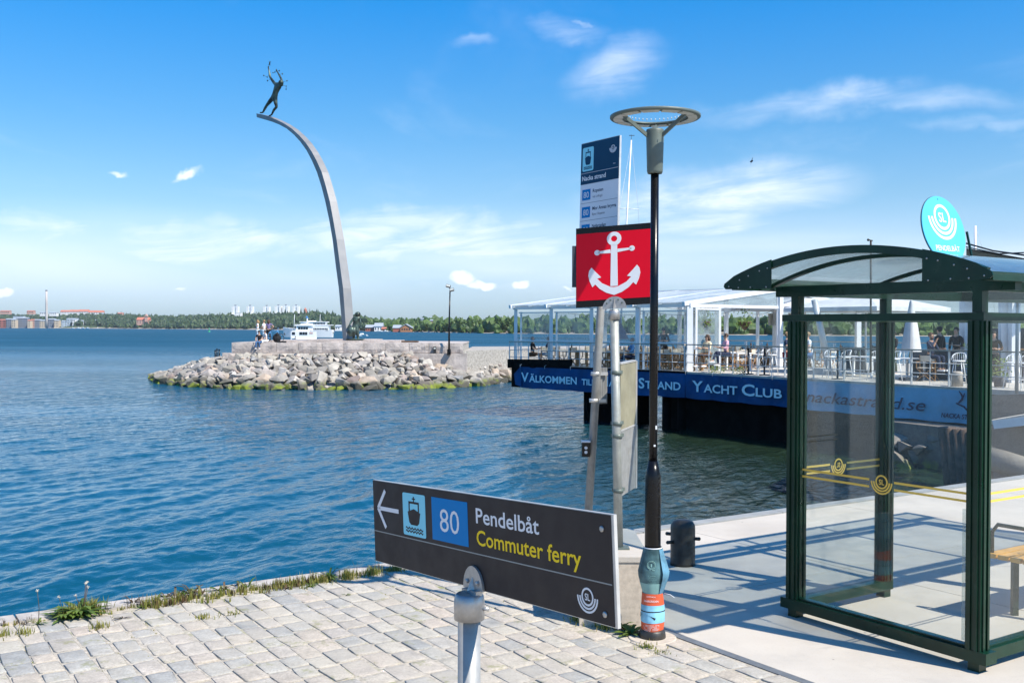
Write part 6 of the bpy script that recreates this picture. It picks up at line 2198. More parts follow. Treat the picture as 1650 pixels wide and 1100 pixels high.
folded_parasol(1468, 2.0, 2.75, 'folded grey white parasol standing behind the shelter back post')


def open_parasol(px, kk, half, z0, z1, label):
    p = front(px, kk, DZ); fr = Frame(p, d2, E, (0, 0, 1))
    t = thing('parasol', p, label, 'parasol')
    m = MB(); m.tube([p, p + Vector((0, 0, z1 - DZ))], .04, 8); m.build('pole', 'white_paint', t)
    m = MB(); pts = [fr(sx * half, sy * half, z0 - DZ) for sx, sy in ((-1, -1), (1, -1), (1, 1), (-1, 1))]; top = fr(0, 0, z1 - DZ)
    low = [x - Vector((0, 0, .16)) for x in pts]
    m.add(pts + [top] + low, [(0, 1, 4), (1, 2, 4), (2, 3, 4), (3, 0, 4), (0, 5, 6, 1), (1, 6, 7, 2), (2, 7, 8, 3), (3, 8, 5, 0)]); m.build('canopy', 'parasol', t)
    m = MB()
    for x in pts: m.bar(top - Vector((0, 0, .1)), x - Vector((0, 0, .03)), .03)
    m.build('rib', 'white_paint', t)
    m = MB(); m.box((-.35, -.35, 0), (.35, .35, .12), fr); m.build('base', 'planter', t)


open_parasol(1395, 5.5, 2.3, 2.85, 3.5, 'large open grey white square parasol seen through the upper shelter glass')
open_parasol(1290, 8.5, 2.3, 3.0, 3.7, 'open white square parasol right of the pavilion gable')
# beige awning sail behind the shelter roof on the right
a = [P(1557, 400, 24), P(1650, 416, 22), P(1760, 400, 21), P(1760, 440, 27), P(1640, 445, 28), P(1557, 440, 28)]
t = thing('awning', P(1620, 640, 24), 'beige cloth awning showing above the shelter roof at the right edge', 'awning')
m = MB(); m.add(a + [x - Vector((0, 0, .03)) for x in a], [(0, 1, 4, 5), (1, 2, 3, 4), (11, 10, 7, 6), (10, 9, 8, 7)]); m.build('canopy', 'tent', t)
m = MB(); m.tube([P(1557, 392, 23.9), P(1600, 404, 23.2), P(1650, 411, 22.0), P(1700, 410, 21.5)], .02, 5); m.tube([P(1557, 398, 23.9), P(1610, 409, 23), P(1650, 407, 22)], .015, 5); m.build('rope', 'black_iron', t)
for px, Y in ((1640, 28), (1720, 27)):
    g_ = P(px, 442, Y); m = MB(); m.tube([(g_.x, g_.y, DZ), g_], .05, 8); m.build('pole', 'rail', t)
p = front(1404, 5.0); a = P(1403, 396, 30)
t = thing('wind_gauge', (a.x, a.y, a.z), 'small wind gauge mast above the crest of the shelter roof', 'wind gauge')
m = MB(); m.tube([P(1403, 600, 30), P(1403.2, 388, 30)], .03, 6); m.build('mast', 'black_iron', t)
m = MB(); m.tube([P(1399, 386.5, 30), P(1406, 388, 30)], .02, 5); m.ball(P(1399, 386.5, 30), .04, 6, 5); m.build('vane', 'black_iron', t)

# leaning grey tent pole and planters with shrubs behind
for (x0, x1, kk, h_, lb) in ((1356, 1392, 4.2, 1.05, 'dark blue grey wind screen left of the shelter back post'), (1405, 1436, 4.6, 1.1, 'dark wind screen right behind the shelter back post'), (1472, 1552, 3.0, 1.05, 'long dark wind screen behind the bearded man')):
    a, b = front(x0, kk, DZ), front(x1, kk, DZ)
    t = thing('wind_screen', a, lb, 'wind screen', 'dark wind screens on the terrace'); m = MB(); m.bar(a + Vector((0, 0, h_ * .52)), b + Vector((0, 0, h_ * .52)), .05, h_ * .96); m.build('panel', 'planter', t)
    for c in (a, b):
        m = MB(); m.bar(c, c + Vector((0, 0, h_ + .04)), .06); m.build('post', 'planter', t)
p = front(1318, 3.2, DZ)
m = MB(); m.tube([p + Vector((.5, 0, 0)), p + Vector((-.15, 0, 2.9))], .13, 8); tag(m.build('leaning_pole', 'rail'), 'thick grey leaning pole left of the paired bar stools', 'pole')


def potted_shrub(p, h, label, w=.35):
    t = thing('potted_shrub', p, label, 'shrub', 'potted shrubs on the terrace')
    m = MB(); m.lathe([(.16, 0), (.2, .3)], Frame(p, (1, 0, 0), (0, 1, 0), (0, 0, 1)), 10); m.build('pot', 'planter', t)
    q = random.Random(int(p.x * 77)); m = MB()
    for i in range(130):
        c = p + Vector((q.gauss(0, w * .45), q.gauss(0, w * .45), .3 + q.random() * h)); a = Vector((q.gauss(0, 1), q.gauss(0, 1), q.gauss(0, 1))).normalized() * .06; b = a.orthogonal().normalized() * .03
        m.add([c - a, c + b, c + a, c - b], [(0, 1, 2, 3)])
    m.build('foliage', 'weed', t)
    m = MB(); m.tube([p + Vector((0, 0, .25)), p + Vector((0, 0, .3 + h * .6))], .015, 5); m.build('stem', 'trunk', t)


potted_shrub(front(1565, 2.2, DZ), 1.0, 'potted shrub left of the thick front shelter post')
potted_shrub(front(1612, 1.2, DZ), .6, 'small potted shrub under the right hand stools')
for i, px in enumerate((1150, 1162, 1188, 1197)):
    p = front(px, .2, DZ); q2 = random.Random(i); m = MB()
    for _ in range(60):
        c = p + Vector((q2.gauss(0, .12), q2.gauss(0, .12), q2.random() * .28)); a = Vector((q2.gauss(0, 1), q2.gauss(0, 1), q2.gauss(0, 1))).normalized() * .05; b = a.orthogonal().normalized() * .02
        m.add([c - a, c + b, c + a, c - b], [(0, 1, 2, 3)])
    tag(m.build('deck_plant', 'weed'), ['tuft of green plants at the deck edge under the woman in cream', 'second tuft of plants at the deck edge by the woman in cream', 'tuft of plants at the deck edge under the pink shirted man', 'last tuft of plants at the deck edge right of the pink shirted man'][i], 'plant', 'plants along the deck edge')
# white pavilion posts and kiosk further right
for (px, kk, w, lb) in ((1383, 9.0, .2, 'white post seen left of the shelter back post'), (1560, 4.5, .45, 'broad pale grey pillar left of the thick front shelter post'), (1616, 4.0, .22, 'pale grey pillar in the right shelter pane'), (1634, 4.0, .28, 'second pale grey pillar in the right shelter pane')):
    p = front(px, kk, DZ); m = MB(); m.bar(p, p + Vector((0, 0, 3.1)), w); m.bar(p + Vector((0, 0, 3.1)), p + Vector((0, 0, 3.2)), w * 1.3); tag(m.build('pillar', 'white_paint'), lb, 'pillar')
a, b = front(1552, 4.8, DZ), front(1720, 4.8, DZ)
t = thing('kiosk', a, 'dark kiosk wall with pale counter behind the right shelter pane', 'kiosk')
m = MB(); m.bar(a + Vector((0, 0, .9)), b + Vector((0, 0, .9)), .2, 1.8); m.build('wall', 'planter', t)
m = MB(); m.bar(a + E * -.2 + Vector((0, 0, 3.3)), b + E * -.2 + Vector((0, 0, 3.3)), 1.0, .18); m.build('roof', 'w_grey', t)
m = MB(); m.bar(a + E * -.25 + Vector((0, 0, 1.1)), b + E * -.25 + Vector((0, 0, 1.1)), .4, .05); m.build('counter', 'chair_wood', t)

# guests and staff
gp = 'guests and staff of the pontoon restaurant'
def seated(px, kk, face, label, seat=.45, **kw):
    p = front(px, kk, DZ)
    return person(p, face, 'sit', label, seat=seat, group=gp, **kw)


seated(858, .75, -15, 'guest in black sleeveless top sitting at the far left pavilion bay', top='black', bottom='brown', skin='skin', hair='hair_brown', arms='table', shorts=True, glasses=True)
seated(884, 1.3, 165, 'guest in dark blue facing left at the far left pavilion bay', top='navy', bottom='palejean', hair='hair_brown', arms='table', sleeves='long')
seated(1019, .85, 190, 'man in light blue shirt sitting in front of the pavilion post', top='blue', bottom='navy', hair='hair_brown', arms='table', sleeves='long')
person(front(1069, 4.6, DZ), 265, 'stand', 'waiter in black with black cap standing in the pavilion', 'black', 'black', hair='hair_dark', arms=('fold', 'fold'), cap='black', glasses=True, sleeves='long', group=gp, height=1.80)
seated(1140, 1.1, 215, 'brown haired woman in cream top and sunglasses behind the glass panel', seat=.62, top='cream', bottom='brown', hair='hair_brown', long_hair=True, arms='table', sleeves='long', glasses=True, legs='hang')
seated(1170, .9, 190, 'man in pink shirt and dark jeans seated behind the railing', seat=.68, top='pink', bottom='navy', hair='hair_brown', arms='table', glasses=True, legs='cross', sleeves='long')
seated(1268, .75, 335, 'man in navy top and red shorts on a stool left of the shelter post', seat=.75, top='navy', bottom='red', hair='hair_blond', arms=('chin', 'lap'), shorts=True, glasses=True, legs='hang')
seated(1302, .85, 190, 'fair haired person in white top and denim shorts on a stool behind the glass', seat=.75, top='white', bottom='denim', hair='hair_blond', arms='table', shorts=True, legs='hang')
seated(1500, 2.6, 300, 'balding bearded man in navy shirt seated behind the glass', seat=.75, top='navy', bottom='navy', skin='skin_tan', hair='hair_brown', arms=('table', 'chin'), beard=True, sleeves='long')
person(front(1514, 4.2, DZ), 120, 'stand', 'person in black beanie and dark jacket standing behind the bearded man', 'black', 'black', hair='hair_dark', arms='down', cap='black', sleeves='long', group=gp, height=1.85)
person(front(1541, 4.0, DZ), 220, 'stand', 'dark haired person in black standing near the grey pillar', 'black', 'black', hair='hair_dark', arms=('fold', 'down'), sleeves='long', group=gp, height=1.84)
person(front(1440, 5.0, DZ), 200, 'stand', 'dark clothed person half hidden by the shelter back post', 'black', 'green', hair='hair_dark', arms='fold', sleeves='long', group=gp, height=1.70)
person(front(1602, 3.6, DZ), 240, 'stand', 'person in an orange brown top behind the right shelter pane', 'brown', 'black', hair='hair_dark', arms='fold', sleeves='long', group=gp, height=1.70)

# ---------------------------------------------------------------- bank under and beside the pontoon
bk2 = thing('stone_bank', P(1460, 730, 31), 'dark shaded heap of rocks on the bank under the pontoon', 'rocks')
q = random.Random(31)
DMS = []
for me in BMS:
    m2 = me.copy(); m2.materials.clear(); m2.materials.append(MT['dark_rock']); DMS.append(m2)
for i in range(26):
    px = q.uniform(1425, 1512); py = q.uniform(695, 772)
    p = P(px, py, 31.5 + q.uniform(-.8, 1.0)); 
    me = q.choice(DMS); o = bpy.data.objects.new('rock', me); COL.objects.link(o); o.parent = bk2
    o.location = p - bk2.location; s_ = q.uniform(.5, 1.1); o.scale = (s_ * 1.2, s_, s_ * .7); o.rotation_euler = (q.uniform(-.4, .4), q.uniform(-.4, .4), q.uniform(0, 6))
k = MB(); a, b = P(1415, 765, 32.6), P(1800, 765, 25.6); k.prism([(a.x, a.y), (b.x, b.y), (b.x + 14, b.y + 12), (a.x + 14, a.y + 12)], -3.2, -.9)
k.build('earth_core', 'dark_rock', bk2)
bh = thing('timber_bulkhead', P(1560, 740, 27.5), 'brown timber pile bulkhead behind the thick front shelter post', 'bulkhead')
for i in range(9):
    a = P(1532 + i * 9.5, 735, 27.5 - i * .2)
    k = MB(); k.tube([(a.x + .12 * (i < 5), a.y, -3.2), (a.x - .22 + .05 * i, a.y, -.62)], [.17, .15], 8); k.build('pile', 'brown_pile', bh)
rw = MB(); a, b = P(1606, 700, 26.0), P(1900, 700, 22); rw.bar(a + Vector((0, 0, -.7)), b + Vector((0, 0, -.7)), .3, 3.4)
tag(rw.build('retaining_wall', 'quay_wall'), 'dark retaining wall beside the gangway at the right edge', 'wall')
gw = thing('gangway', P(1600, 672, 25), 'pale gangway sloping down at the right edge behind the shelter glass', 'gangway')
k = MB(); a, b = P(1600, 679, 25.2), P(1740, 655, 24.0); k.bar(a, b, 1.3, .10); k.build('walkway', 'deck', gw)
k = MB(); k.bar(P(1601, 684, 24.5), P(1740, 668, 23.2), .06, .2); k.build('side_beam', 'white_paint', gw)
# thick mooring pipe and a pale boulder at its end
k = MB(); k.tube([P(1588, 735, 24.6), P(1640, 752, 23.8), P(1720, 775, 23.2)], .28, 10); tag(k.build('mooring_pipe', 'quay_wall'), 'thick grey pipe lying on the bank at the right edge', 'pipe')

# ================================================================== SIGNS, LAMP, BOLLARD, SHELTER
# ---------------------------------------------------------------- direction sign
dl = Vector((-.42, 3.15, 0)); dr = Vector((.235, 2.23, 0))
zl0, zl1 = P(604, 903, 3.15).z, P(604, 772, 3.15).z
zr0, zr1 = P(1000, 1015, 2.23).z, P(993, 831, 2.23).z
bl, br = P(604.5, 903, 3.15), P(995, 1013, 2.24)
tl, tr = P(603.5, 772, 3.15), P(992, 831, 2.24)
DX = (br - bl); DW = DX.length; DX.normalize()
DYv = ((tl - bl) + (tr - br)) / 2; DH = DYv.length
sf = Frame(bl, DX, DYv)
sf.y = (DYv - DX * DYv.dot(DX)).normalized(); sf.z = sf.x.cross(sf.y).normalized()
if sf.z.y > 0: sf.z = -sf.z
post_u = .5
pc = sf(DW * .498, 0, -.035)
sign = thing('direction_sign', (pc.x, pc.y, 0), 'dark grey direction sign with white arrow and ferry symbol on a steel post', 'direction sign')
k = MB(); k.box((0, 0, -.0105), (DW, DH, -.0015), sf); k.build('edge_frame', 'sign_edge', sign)
k = MB(); k.box((.002, .002, -.0014), (DW - .009, DH - .002, 0.0), sf); k.build('sign_face', 'sign_grey', sign)
U = lambda u: u * DW
V = lambda v: v * DH
def ufp(px, py):
    """panel coordinates of a photograph point"""
    p = PP(px, py, sf.o, sf.z); d = p - sf.o
    return d.dot(sf.x), d.dot(sf.y)


k = MB(); k.box((.004, V(.372), .0002), (DW - .012, V(.384), .0006), sf); k.build('divider', 'grey_line', sign)
# arrow
ax0 = U(.030); ax1 = U(.142); ay = V(.665); th = .0062
k = MB()
k.box((ax0 + .012, ay - th, .0004), (ax1, ay + th, .0009), sf)
for s_ in (-1, 1):
    fr = Frame(sf(ax0, ay, .0009), sf.x * math.cos(R(50)) + sf.y * (s_ * math.sin(R(50))), sf.z.cross(sf.x * math.cos(R(50)) + sf.y * (s_ * math.sin(R(50)))), sf.z)
    k.box((-.001, -th, 0), (.073, th, .0005), fr)
k.build('arrow', 'white_print', sign)
i0, i1 = U(.166), U(.280)
k = MB(); k.prism(rrect(i0, V(.415), i1, V(.905), .006), .0003, .0008, sf); o = k.build('pictogram_plate', 'cyan_print', sign)
k = MB(); ferry_picto(k, sf, i0, V(.415), i1 - i0, V(.49), .0009, .0013); k.build('ferry_symbol', 'sign_grey', o)
k = MB(); k.box((U(.312), V(.43), .0003), (U(.476), V(.905), .0008), sf); o = k.build('route_plate', 'blue_print', sign)
k = MB(); lettering(k, '80', sf, U(.394), V(.54), V(.265), .0012, width=U(.088), align='C', bold=-.002); k.build('lettering', 'white_print', o)
k = MB(); lettering(k, 'Pendelbåt', sf, U(.512), V(.705), V(.165), .0008, width=U(.245), bold=.012); k.build('lettering', 'white_print', sign)
k = MB(); lettering(k, 'Commuter ferry', sf, U(.512), V(.475), V(.165), .0008, width=U(.385), bold=.012); k.build('lettering', 'yellow_print', sign)
k = MB(); sl_logo(k, sf, U(.912), V(.185), U(.062), .0004, .0008); k.build('emblem', 'white_print', sign)
for v_ in (.86, .10):
    k = MB(); k.lathe([(.0072, 0), (.0072, .002), (.004, .0034)], Frame(sf(U(.965), V(v_), 0), sf.x, sf.y, sf.z), 12); k.build('screw', 'alu', sign)
# post and cast cap
pb = Vector((pc.x, pc.y, 0))
capz = sf(DW * .498, 0, 0).z
ft = P(768, 1100, pc.y); 
ptop = sf(DW * .498, -.055, .022)
pbase = Vector((ptop.x, ptop.y, 0))
k = MB(); k.tube([pbase, (ptop.x, ptop.y, capz - .012)], .0300, 24); k.build('post', 'galv', sign)
k = MB(); fr = Frame((ptop.x, ptop.y, capz - .075), (1, 0, 0), (0, 1, 0), (0, 0, 1))
k.lathe([(.0305, 0), (.0400, .0005), (.0405, .045), (.0385, .062), (.0330, .068)], fr, 24)
k.build('cap_sleeve', 'alu', sign)
k = MB(); cf = Frame(sf(DW * .498, .0, 0.0015), sf.x, sf.y, sf.z)
half = [(x_, y_ * 1.35) for x_, y_ in arc(0, .0, .046, 0, 180, 18)]
k.prism(half, 0, .007, cf)
k.prism([(-.034, -.012), (.034, -.012), (.034, .001), (-.034, .001)], 0, .02, cf)
# central rib of the casting
k.add([cf(0, .034, .007), cf(-.008, .0, .007), cf(.008, 0, .007), cf(0, .0, .026), cf(-.024, -.012, .022), cf(.024, -.012, .022)], [(0, 1, 3), (0, 3, 2), (1, 4, 3), (2, 3, 5), (3, 4, 5)])
k.build('cap_flange', 'alu', sign)
for s_ in (-1, 1):
    k = MB(); k.lathe([(.0062, 0), (.0062, .004), (.003, .006)], Frame(cf(s_ * .024, .020, .007), sf.x, sf.y, sf.z), 6, smooth=False); k.build('bolt', 'alu', sign)
k = MB(); k.tube([fr(.034, -.01, .03), fr(.052, -.014, .03)], .006, 8); k.build('set_screw', 'alu', sign)

# ---------------------------------------------------------------- anchor sign
YA = 7.14
ab = P(997, 887, YA); ab.z = .465
ptop = P(989.5, 498, YA)
asn = thing('anchor_sign', ab, 'red sign with white anchor and black bands on a grey post', 'sign')
bl, br, tl, tr = P(928, 496, YA * 1.012), P(1053, 489, YA * .988), P(928, 369, YA * 1.012), P(1053, 357.5, YA * .988)
AX = (br - bl); AW = AX.length
af = Frame(bl, AX, tl - bl); af.y = (tl - bl).normalized(); af.z = af.x.cross(af.y).normalized()
if af.z.y > 0: af.z = -af.z
AH = ((tl - bl).length + (tr - br).length) / 2
k = MB(); k.box((0, 0, -.02), (AW, AH, -.001), af); k.build('backing', 'black_paint', asn)
k = MB(); k.box((0.003, AH * .085, 0), (AW - .003, AH * .925, .001), af); k.build('red_field', 'red', asn)
# anchor drawn from its outline, in hundredths of the sign
def ac(x, y):
    return ((x - 142) / 355 * AW, (1030 - y) / 385 * AH - (x - 142) / 355 * 0.0)
k = MB()
n_ = 28
cx, cy_ = 319, 708
k.ribbon([ac(cx + 14 * math.cos(R(a)), cy_ + 14 * math.sin(R(a))) for a in np.linspace(0, 360, n_)[:-1]], [ac(cx + 33 * math.cos(R(a)), cy_ + 33 * math.sin(R(a))) for a in np.linspace(0, 360, n_)[:-1]], .0012, .0022, af, True)
k.prism([ac(*p) for p in ((305, 738), (333, 738), (336, 935), (302, 935))][::-1], .0012, .0022, af)
k.prism([ac(*p) for p in ((245, 765), (302, 758), (304, 776), (245, 775))][::-1], .0012, .0022, af)
k.prism([ac(*p) for p in ((334, 758), (398, 756), (398, 765), (334, 774))][::-1], .0012, .0022, af)
for bx_, by_ in ((241, 770), (400, 760)):
    k.prism([ac(bx_ + 13 * math.cos(R(a)), by_ + 13 * math.sin(R(a))) for a in range(0, 360, 24)][::-1], .0012, .0022, af)
for sg in (-1, 1):
    X_ = lambda x: 319 + sg * (x - 319) if sg > 0 else 319 - (x - 319)
    prof = [(319, 978), (355, 965), (385, 945), (406, 922), (419, 935), (432, 905), (438, 878), (434, 855), (423, 840), (404, 862), (378, 890), (397, 895), (375, 918), (336, 938), (319, 940)]
    pr = [ac(X_(x), y) for x, y in prof]
    # fan so that the concave outline fills cleanly
    for tri in ((0, 1, 13, 14), (1, 2, 12, 13), (2, 3, 11, 12), (3, 4, 5, 11), (5, 6, 7, 11), (7, 8, 9, 11), (9, 10, 11)):
        pts = [pr[i] for i in tri]
        k.prism(pts, .0012, .0022, af)
k.build('anchor_symbol', 'white_print', asn)
k = MB(); k.tube([ab, ptop], .0310, 18); k.build('post', 'galv_rust', asn)
k = MB(); k.lathe([(.04, 0), (.04, .06), (.036, .065)], Frame(P(989.5, 515, YA) - Vector((0, 0, 0)), (1, 0, 0), (0, 1, 0), (0, 0, 1)), 18); k.build('cap_sleeve', 'alu', asn)
k = MB(); c = af((989.5 - 928) / 122 * AW, .0, .001); fr = Frame(c, af.x, af.y, af.z); k.prism(arc(0, -.02, .085, 0, 180, 18), 0, .008, fr)
k.add([fr(0, .06, .008), fr(-.015, -.02, .008), fr(.015, -.02, .008), fr(0, -.02, .04)], [(0, 1, 3), (0, 3, 2), (1, 2, 3)]); k.build('cap_flange', 'alu', asn)
for a in (35, 65, 115, 145):
    k = MB(); k.lathe([(.007, 0), (.007, .005)], Frame(fr(.066 * math.cos(R(a)), -.02 + .066 * math.sin(R(a)), .008), af.x, af.y, af.z), 6, smooth=False); k.build('bolt', 'lamp_grey', asn)
k = MB(); k.box((-.07, -.055, 0), (.07, .055, .012), Frame(ab, (1, 0, 0), (0, 1, 0), (0, 0, 1))); k.build('base_plate', 'lamp_grey', asn)
# two boards fixed edge-on behind the post
for (py0, py1, nm, m1) in ((587, 692, 'upper_board', 'board_back'), (695, 800, 'lower_board', 'galv')):
    a0, a1 = P(997, py1, YA + .06), P(1021, py1 + 1, YA + .42)
    b0 = P(997, py0, YA + .06)
    a1.z = a0.z + .01
    fr = Frame(a0, a1 - a0, (0, 0, 1)); w_ = (a1 - a0).length; h_ = b0.z - a0.z
    k = MB(); k.box((0, 0, -.012), (w_, h_, .012), fr); o = k.build('notice_board', m1, asn)
    k = MB(); k.box((w_, -.004, -.02), (w_ + .022, h_ + .004, .02), fr); k.box((0, h_, -.016), (w_, h_ + .012, .016), fr); k.build('board_edge', 'sign_edge', o)
for py in (600, 682, 702, 790):
    c = P(991 + (py - 500) * .018, py, YA)
    k = MB(); k.lathe([(.036, -.014), (.036, .014)], Frame(c, (1, 0, 0), (0, 1, 0), (0, 0, 1)), 14); k.box((0, -.008, -.012), (.09, .05, .012), Frame(c, (.5, .8, 0), (-.8, .5, 0), (0, 0, 1))); k.build('clamp', 'lamp_grey', asn)

# ---------------------------------------------------------------- ferry stop sign (leaning post)
YS = 7.62
sb_ = P(946, 846, YS); sb_.z = .465
stp = P(984, 235, YS)
ss = thing('ferry_stop_sign', sb_, 'tall leaning ferry stop sign with navy top and white timetable rows', 'ferry stop sign')
k = MB(); k.tube([sb_, stp], .0300, 18); k.build('post', 'galv', ss)
tl, tr = P(950.5, 228.5, 7.72), P(1015.5, 216.5, 7.42)
bl, br = P(931, 466, 7.72), P(993, 461, 7.42)
fx = Frame(bl, br - bl, tl - bl); fx.y = ((tl - bl) - fx.x * (tl - bl).dot(fx.x)).normalized(); fx.z = fx.x.cross(fx.y).normalized()
if fx.z.y > 0: fx.z = -fx.z
W_, H_ = (br - bl).length, ((tl - bl).length + (tr - br).length) / 2
k = MB(); k.box((0, 0, -.02), (W_, H_, -.001), fx); k.build('panel_body', 'sign_edge', ss)
Qy = lambda qf: H_ * (1 - qf)
k = MB(); k.box((0.002, Qy(.995), 0), (W_ - .002, Qy(.288), .001), fx); k.build('timetable_field', 'panel_white', ss)
k = MB(); k.box((0.002, Qy(.287), 0), (W_ - .002, Qy(.004), .001), fx); nv = k.build('header_field', 'navy_print', ss)
k = MB(); k.prism(rrect(W_ * .05, Qy(.198), W_ * .34, Qy(.035), .012), .0012, .0018, fx); o = k.build('pictogram_plate', 'cyan_print', ss)
k = MB(); ferry_picto(k, fx, W_ * .05, Qy(.198), W_ * .29, H_ * .163, .0019, .0026); k.build('ferry_symbol', 'navy_print', o)
k = MB(); sl_logo(k, fx, W_ * .84, Qy(.082), W_ * .17, .0013, .002); lettering(k, 'A03', fx, W_ * .85, Qy(.185), H_ * .008, .002, width=W_ * .06); lettering(k, 'Nacka strand', fx, W_ * .05, Qy(.262), H_ * .033, .002, width=W_ * .62, bold=.02)
k.box((W_ * .02, Qy(.2125), .0012), (W_ * .98, Qy(.2105), .002), fx); k.build('lettering', 'white_print', ss)
rows3 = [(.315, 'Ropsten', 'via Lidingö', .32, .30), (.435, 'Mor Annas brygga', 'Byte i Ropsten', .72, .38), (.555, 'Nybroplan', 'via Allmänna gränd', .42, .52), (.675, 'Saltsjöqvarn', 'Henriksdal', .5, .4)]
k3, kb, kw = MB(), MB(), MB()
for q0, a_, b_, wa, wb in rows3:
    kb.box((W_ * .06, Qy(q0 + .082), .0012), (W_ * .28, Qy(q0 + .008), .0018), fx)
    lettering(kw, '80', fx, W_ * .17, Qy(q0 + .066), H_ * .043, .0024, width=W_ * .14, align='C')
    lettering(k3, a_, fx, W_ * .34, Qy(q0 + .036), H_ * .024, .0016, width=W_ * wa * .85, bold=.02)
    lettering(k3, b_, fx, W_ * .34, Qy(q0 + .072), H_ * .017, .0016, width=W_ * wb * .85)
    k3.box((W_ * .02, Qy(q0 + .1035), .0012), (W_ * .98, Qy(q0 + .1015), .0016), fx)
kb.build('route_plate', 'blue_print', ss); kw.build('route_number', 'white_print', ss); k3.build('stop_lettering', 'navy_print', ss)
# narrow dark frame of the timetable case behind the anchor sign's left edge
a0 = P(921.5, 463, 7.75); a1 = P(921.5, 397, 7.75); b0 = P(932, 463, 7.7)
k = MB(); k.box((a0.x, 7.7, a0.z), (b0.x + .25, 7.74, a1.z)); k.build('timetable_case', 'planter', ss)
# folded case lower on the post with two clamps
c0, c1 = P(961, 650, YS + .02), P(977, 592, YS + .02)
k = MB()
for i in range(4):
    a0 = c0.x + .008 + i * .019
    k.box((a0, YS - .01 + i * .012, c0.z), (a0 + .016, YS + .02 + i * .012, c1.z))
k.build('folded_case', 'galv', ss)
for py in (602, 645):
    c = P(960.5 - (py - 590) * .06, py, YS); k = MB(); k.lathe([(.036, -.014), (.036, .014)], Frame(c, (1, 0, 0), (0, 1, 0), (0, 0, 1)), 14); k.box((.02, -.012, -.012), (.09, .012, .012), Frame(c, (1, 0, 0), (0, 1, 0), (0, 0, 1))); k.build('clamp', 'sign_edge', ss)
c = P(944.5, 723, YS - .04)
k = MB(); k.box((-.034, -.03, -.055), (.028, .03, .05), Frame(c, (1, 0, 0), (0, 1, 0), (0, 0, 1))); o = k.build('ticket_reader', 'black_paint', ss)
k = MB(); k.box((-.036, -.032, .051), (.03, .032, .062), Frame(c, (1, 0, 0), (0, 1, 0), (0, 0, 1))); k.build('reader_lid', 'white_print', o)
k = MB(); k.lathe([(.012, 0), (.012, .002)], Frame(c + Vector((-.004, -.032, .012)), (1, 0, 0), (0, 0, 1), (0, -1, 0)), 10); k.lathe([(.012, 0), (.012, .002)], Frame(c + Vector((-.004, -.032, -.02)), (1, 0, 0), (0, 0, 1), (0, -1, 0)), 10); k.build('reader_button', 'white_print', o)
k = MB(); k.box((-.06, -.05, 0), (.06, .05, .012), Frame(sb_, (1, 0, 0), (0, 1, 0), (0, 0, 1))); k.build('base_plate', 'lamp_grey', ss)

# ---------------------------------------------------------------- street lamp
LY = 6.62
lb_ = PZ(1051, 1027, 0.0)
LX, LY = lb_.x, lb_.y
lamp = thing('street_lamp', lb_, 'black lamp post with flat grey ring head and posters tied to its foot', 'street lamp')
zt = lambda py: P(1053, py, LY).z
xt = lambda py: (P(1050.5 + (1030 - py) * .0062, py, LY).x)
LF = Frame((LX, LY, 0), (1, 0, 0), (0, 1, 0), (0, 0, 1))
k = MB(); k.lathe([(.085, 0), (.088, .012), (.083, .05), (.072, .062)], LF, 24); k.build('base_collar', 'black_iron', lamp)
k = MB(); k.lathe([(.052, .06), (.052, zt(772)), (.049, zt(765)), (.030, zt(742))], LF, 24); k.build('lower_tube', 'black_paint', lamp)
k = MB(); k.tube([(LX, LY, zt(744)), (xt(278) , LY, zt(276))], [.0268, .0262], 20); k.build('pole', 'black_paint', lamp)
HF = Frame((xt(240), LY, 0), (1, 0, 0), (0, 1, 0), (0, 0, 1))
k = MB(); k.lathe([(.046, zt(280)), (.051, zt(276)), (.058, zt(212)), (.055, zt(209)), (.02, zt(206))], HF, 24); k.build('head_cone', 'lamp_grey', lamp)
rz_ = zt(188)
ro, ri_ = .290, .192
prof = [(ri_ + .002, rz_ - .006), (ri_, rz_), (ri_ + .01, rz_ + .006), (ro - .02, rz_ + .010), (ro, rz_ + .004), (ro, rz_ - .008), (ro - .006, rz_ - .013), (ri_ + .002, rz_ - .006)]
k = MB(); k.lathe(prof, HF, 56, cap=False); rg = k.build('ring', 'lamp_grey', lamp)
k = MB()
for i in range(12):
    a0, a1 = i * 30 + 2, i * 30 + 28
    A_ = [(r_ * math.cos(R(a)), r_ * math.sin(R(a))) for r_ in (ri_ + .018,) for a in np.linspace(a0, a1, 7)]
    B_ = [(r_ * math.cos(R(a)), r_ * math.sin(R(a))) for r_ in (ro - .022,) for a in np.linspace(a0, a1, 7)]
    k.ribbon(A_, B_, rz_ - .0165, rz_ - .0125, HF)
k.build('diffuser', 'lamp_lens', rg)
k = MB()
for i in range(44):
    a = R(i * 360 / 44); c = HF((ri_ + .004) * math.cos(a), (ri_ + .004) * math.sin(a), rz_ + .014)
    k.tube([c, c + Vector((0, 0, .013))], .003, 4)
k.build('bird_spike', 'lamp_lens', rg)
for a in (200, 320, 80):
    c, s_ = math.cos(R(a)), math.sin(R(a))
    k = MB(); k.bar(HF(.040 * c, .040 * s_, zt(222)), HF((ri_ + .03) * c, (ri_ + .03) * s_, rz_ - .010), .014, .022); k.build('arm', 'lamp_grey', lamp)
# small white spots of torn tape on the black tube
for py, sx in ((688, .55), (717, .2)):
    c = Vector((LX + .027 * sx, LY - .027 * math.sqrt(1 - sx * sx) - .0008, zt(py))); k = MB(); k.box((-.006, -.001, -.012 if py < 700 else -.006), (.006, .001, .012 if py < 700 else .006), Frame(c, (1, 0, 0), (0, 1, 0), (0, 0, 1))); k.build('tape_scrap', 'white_print', lamp)

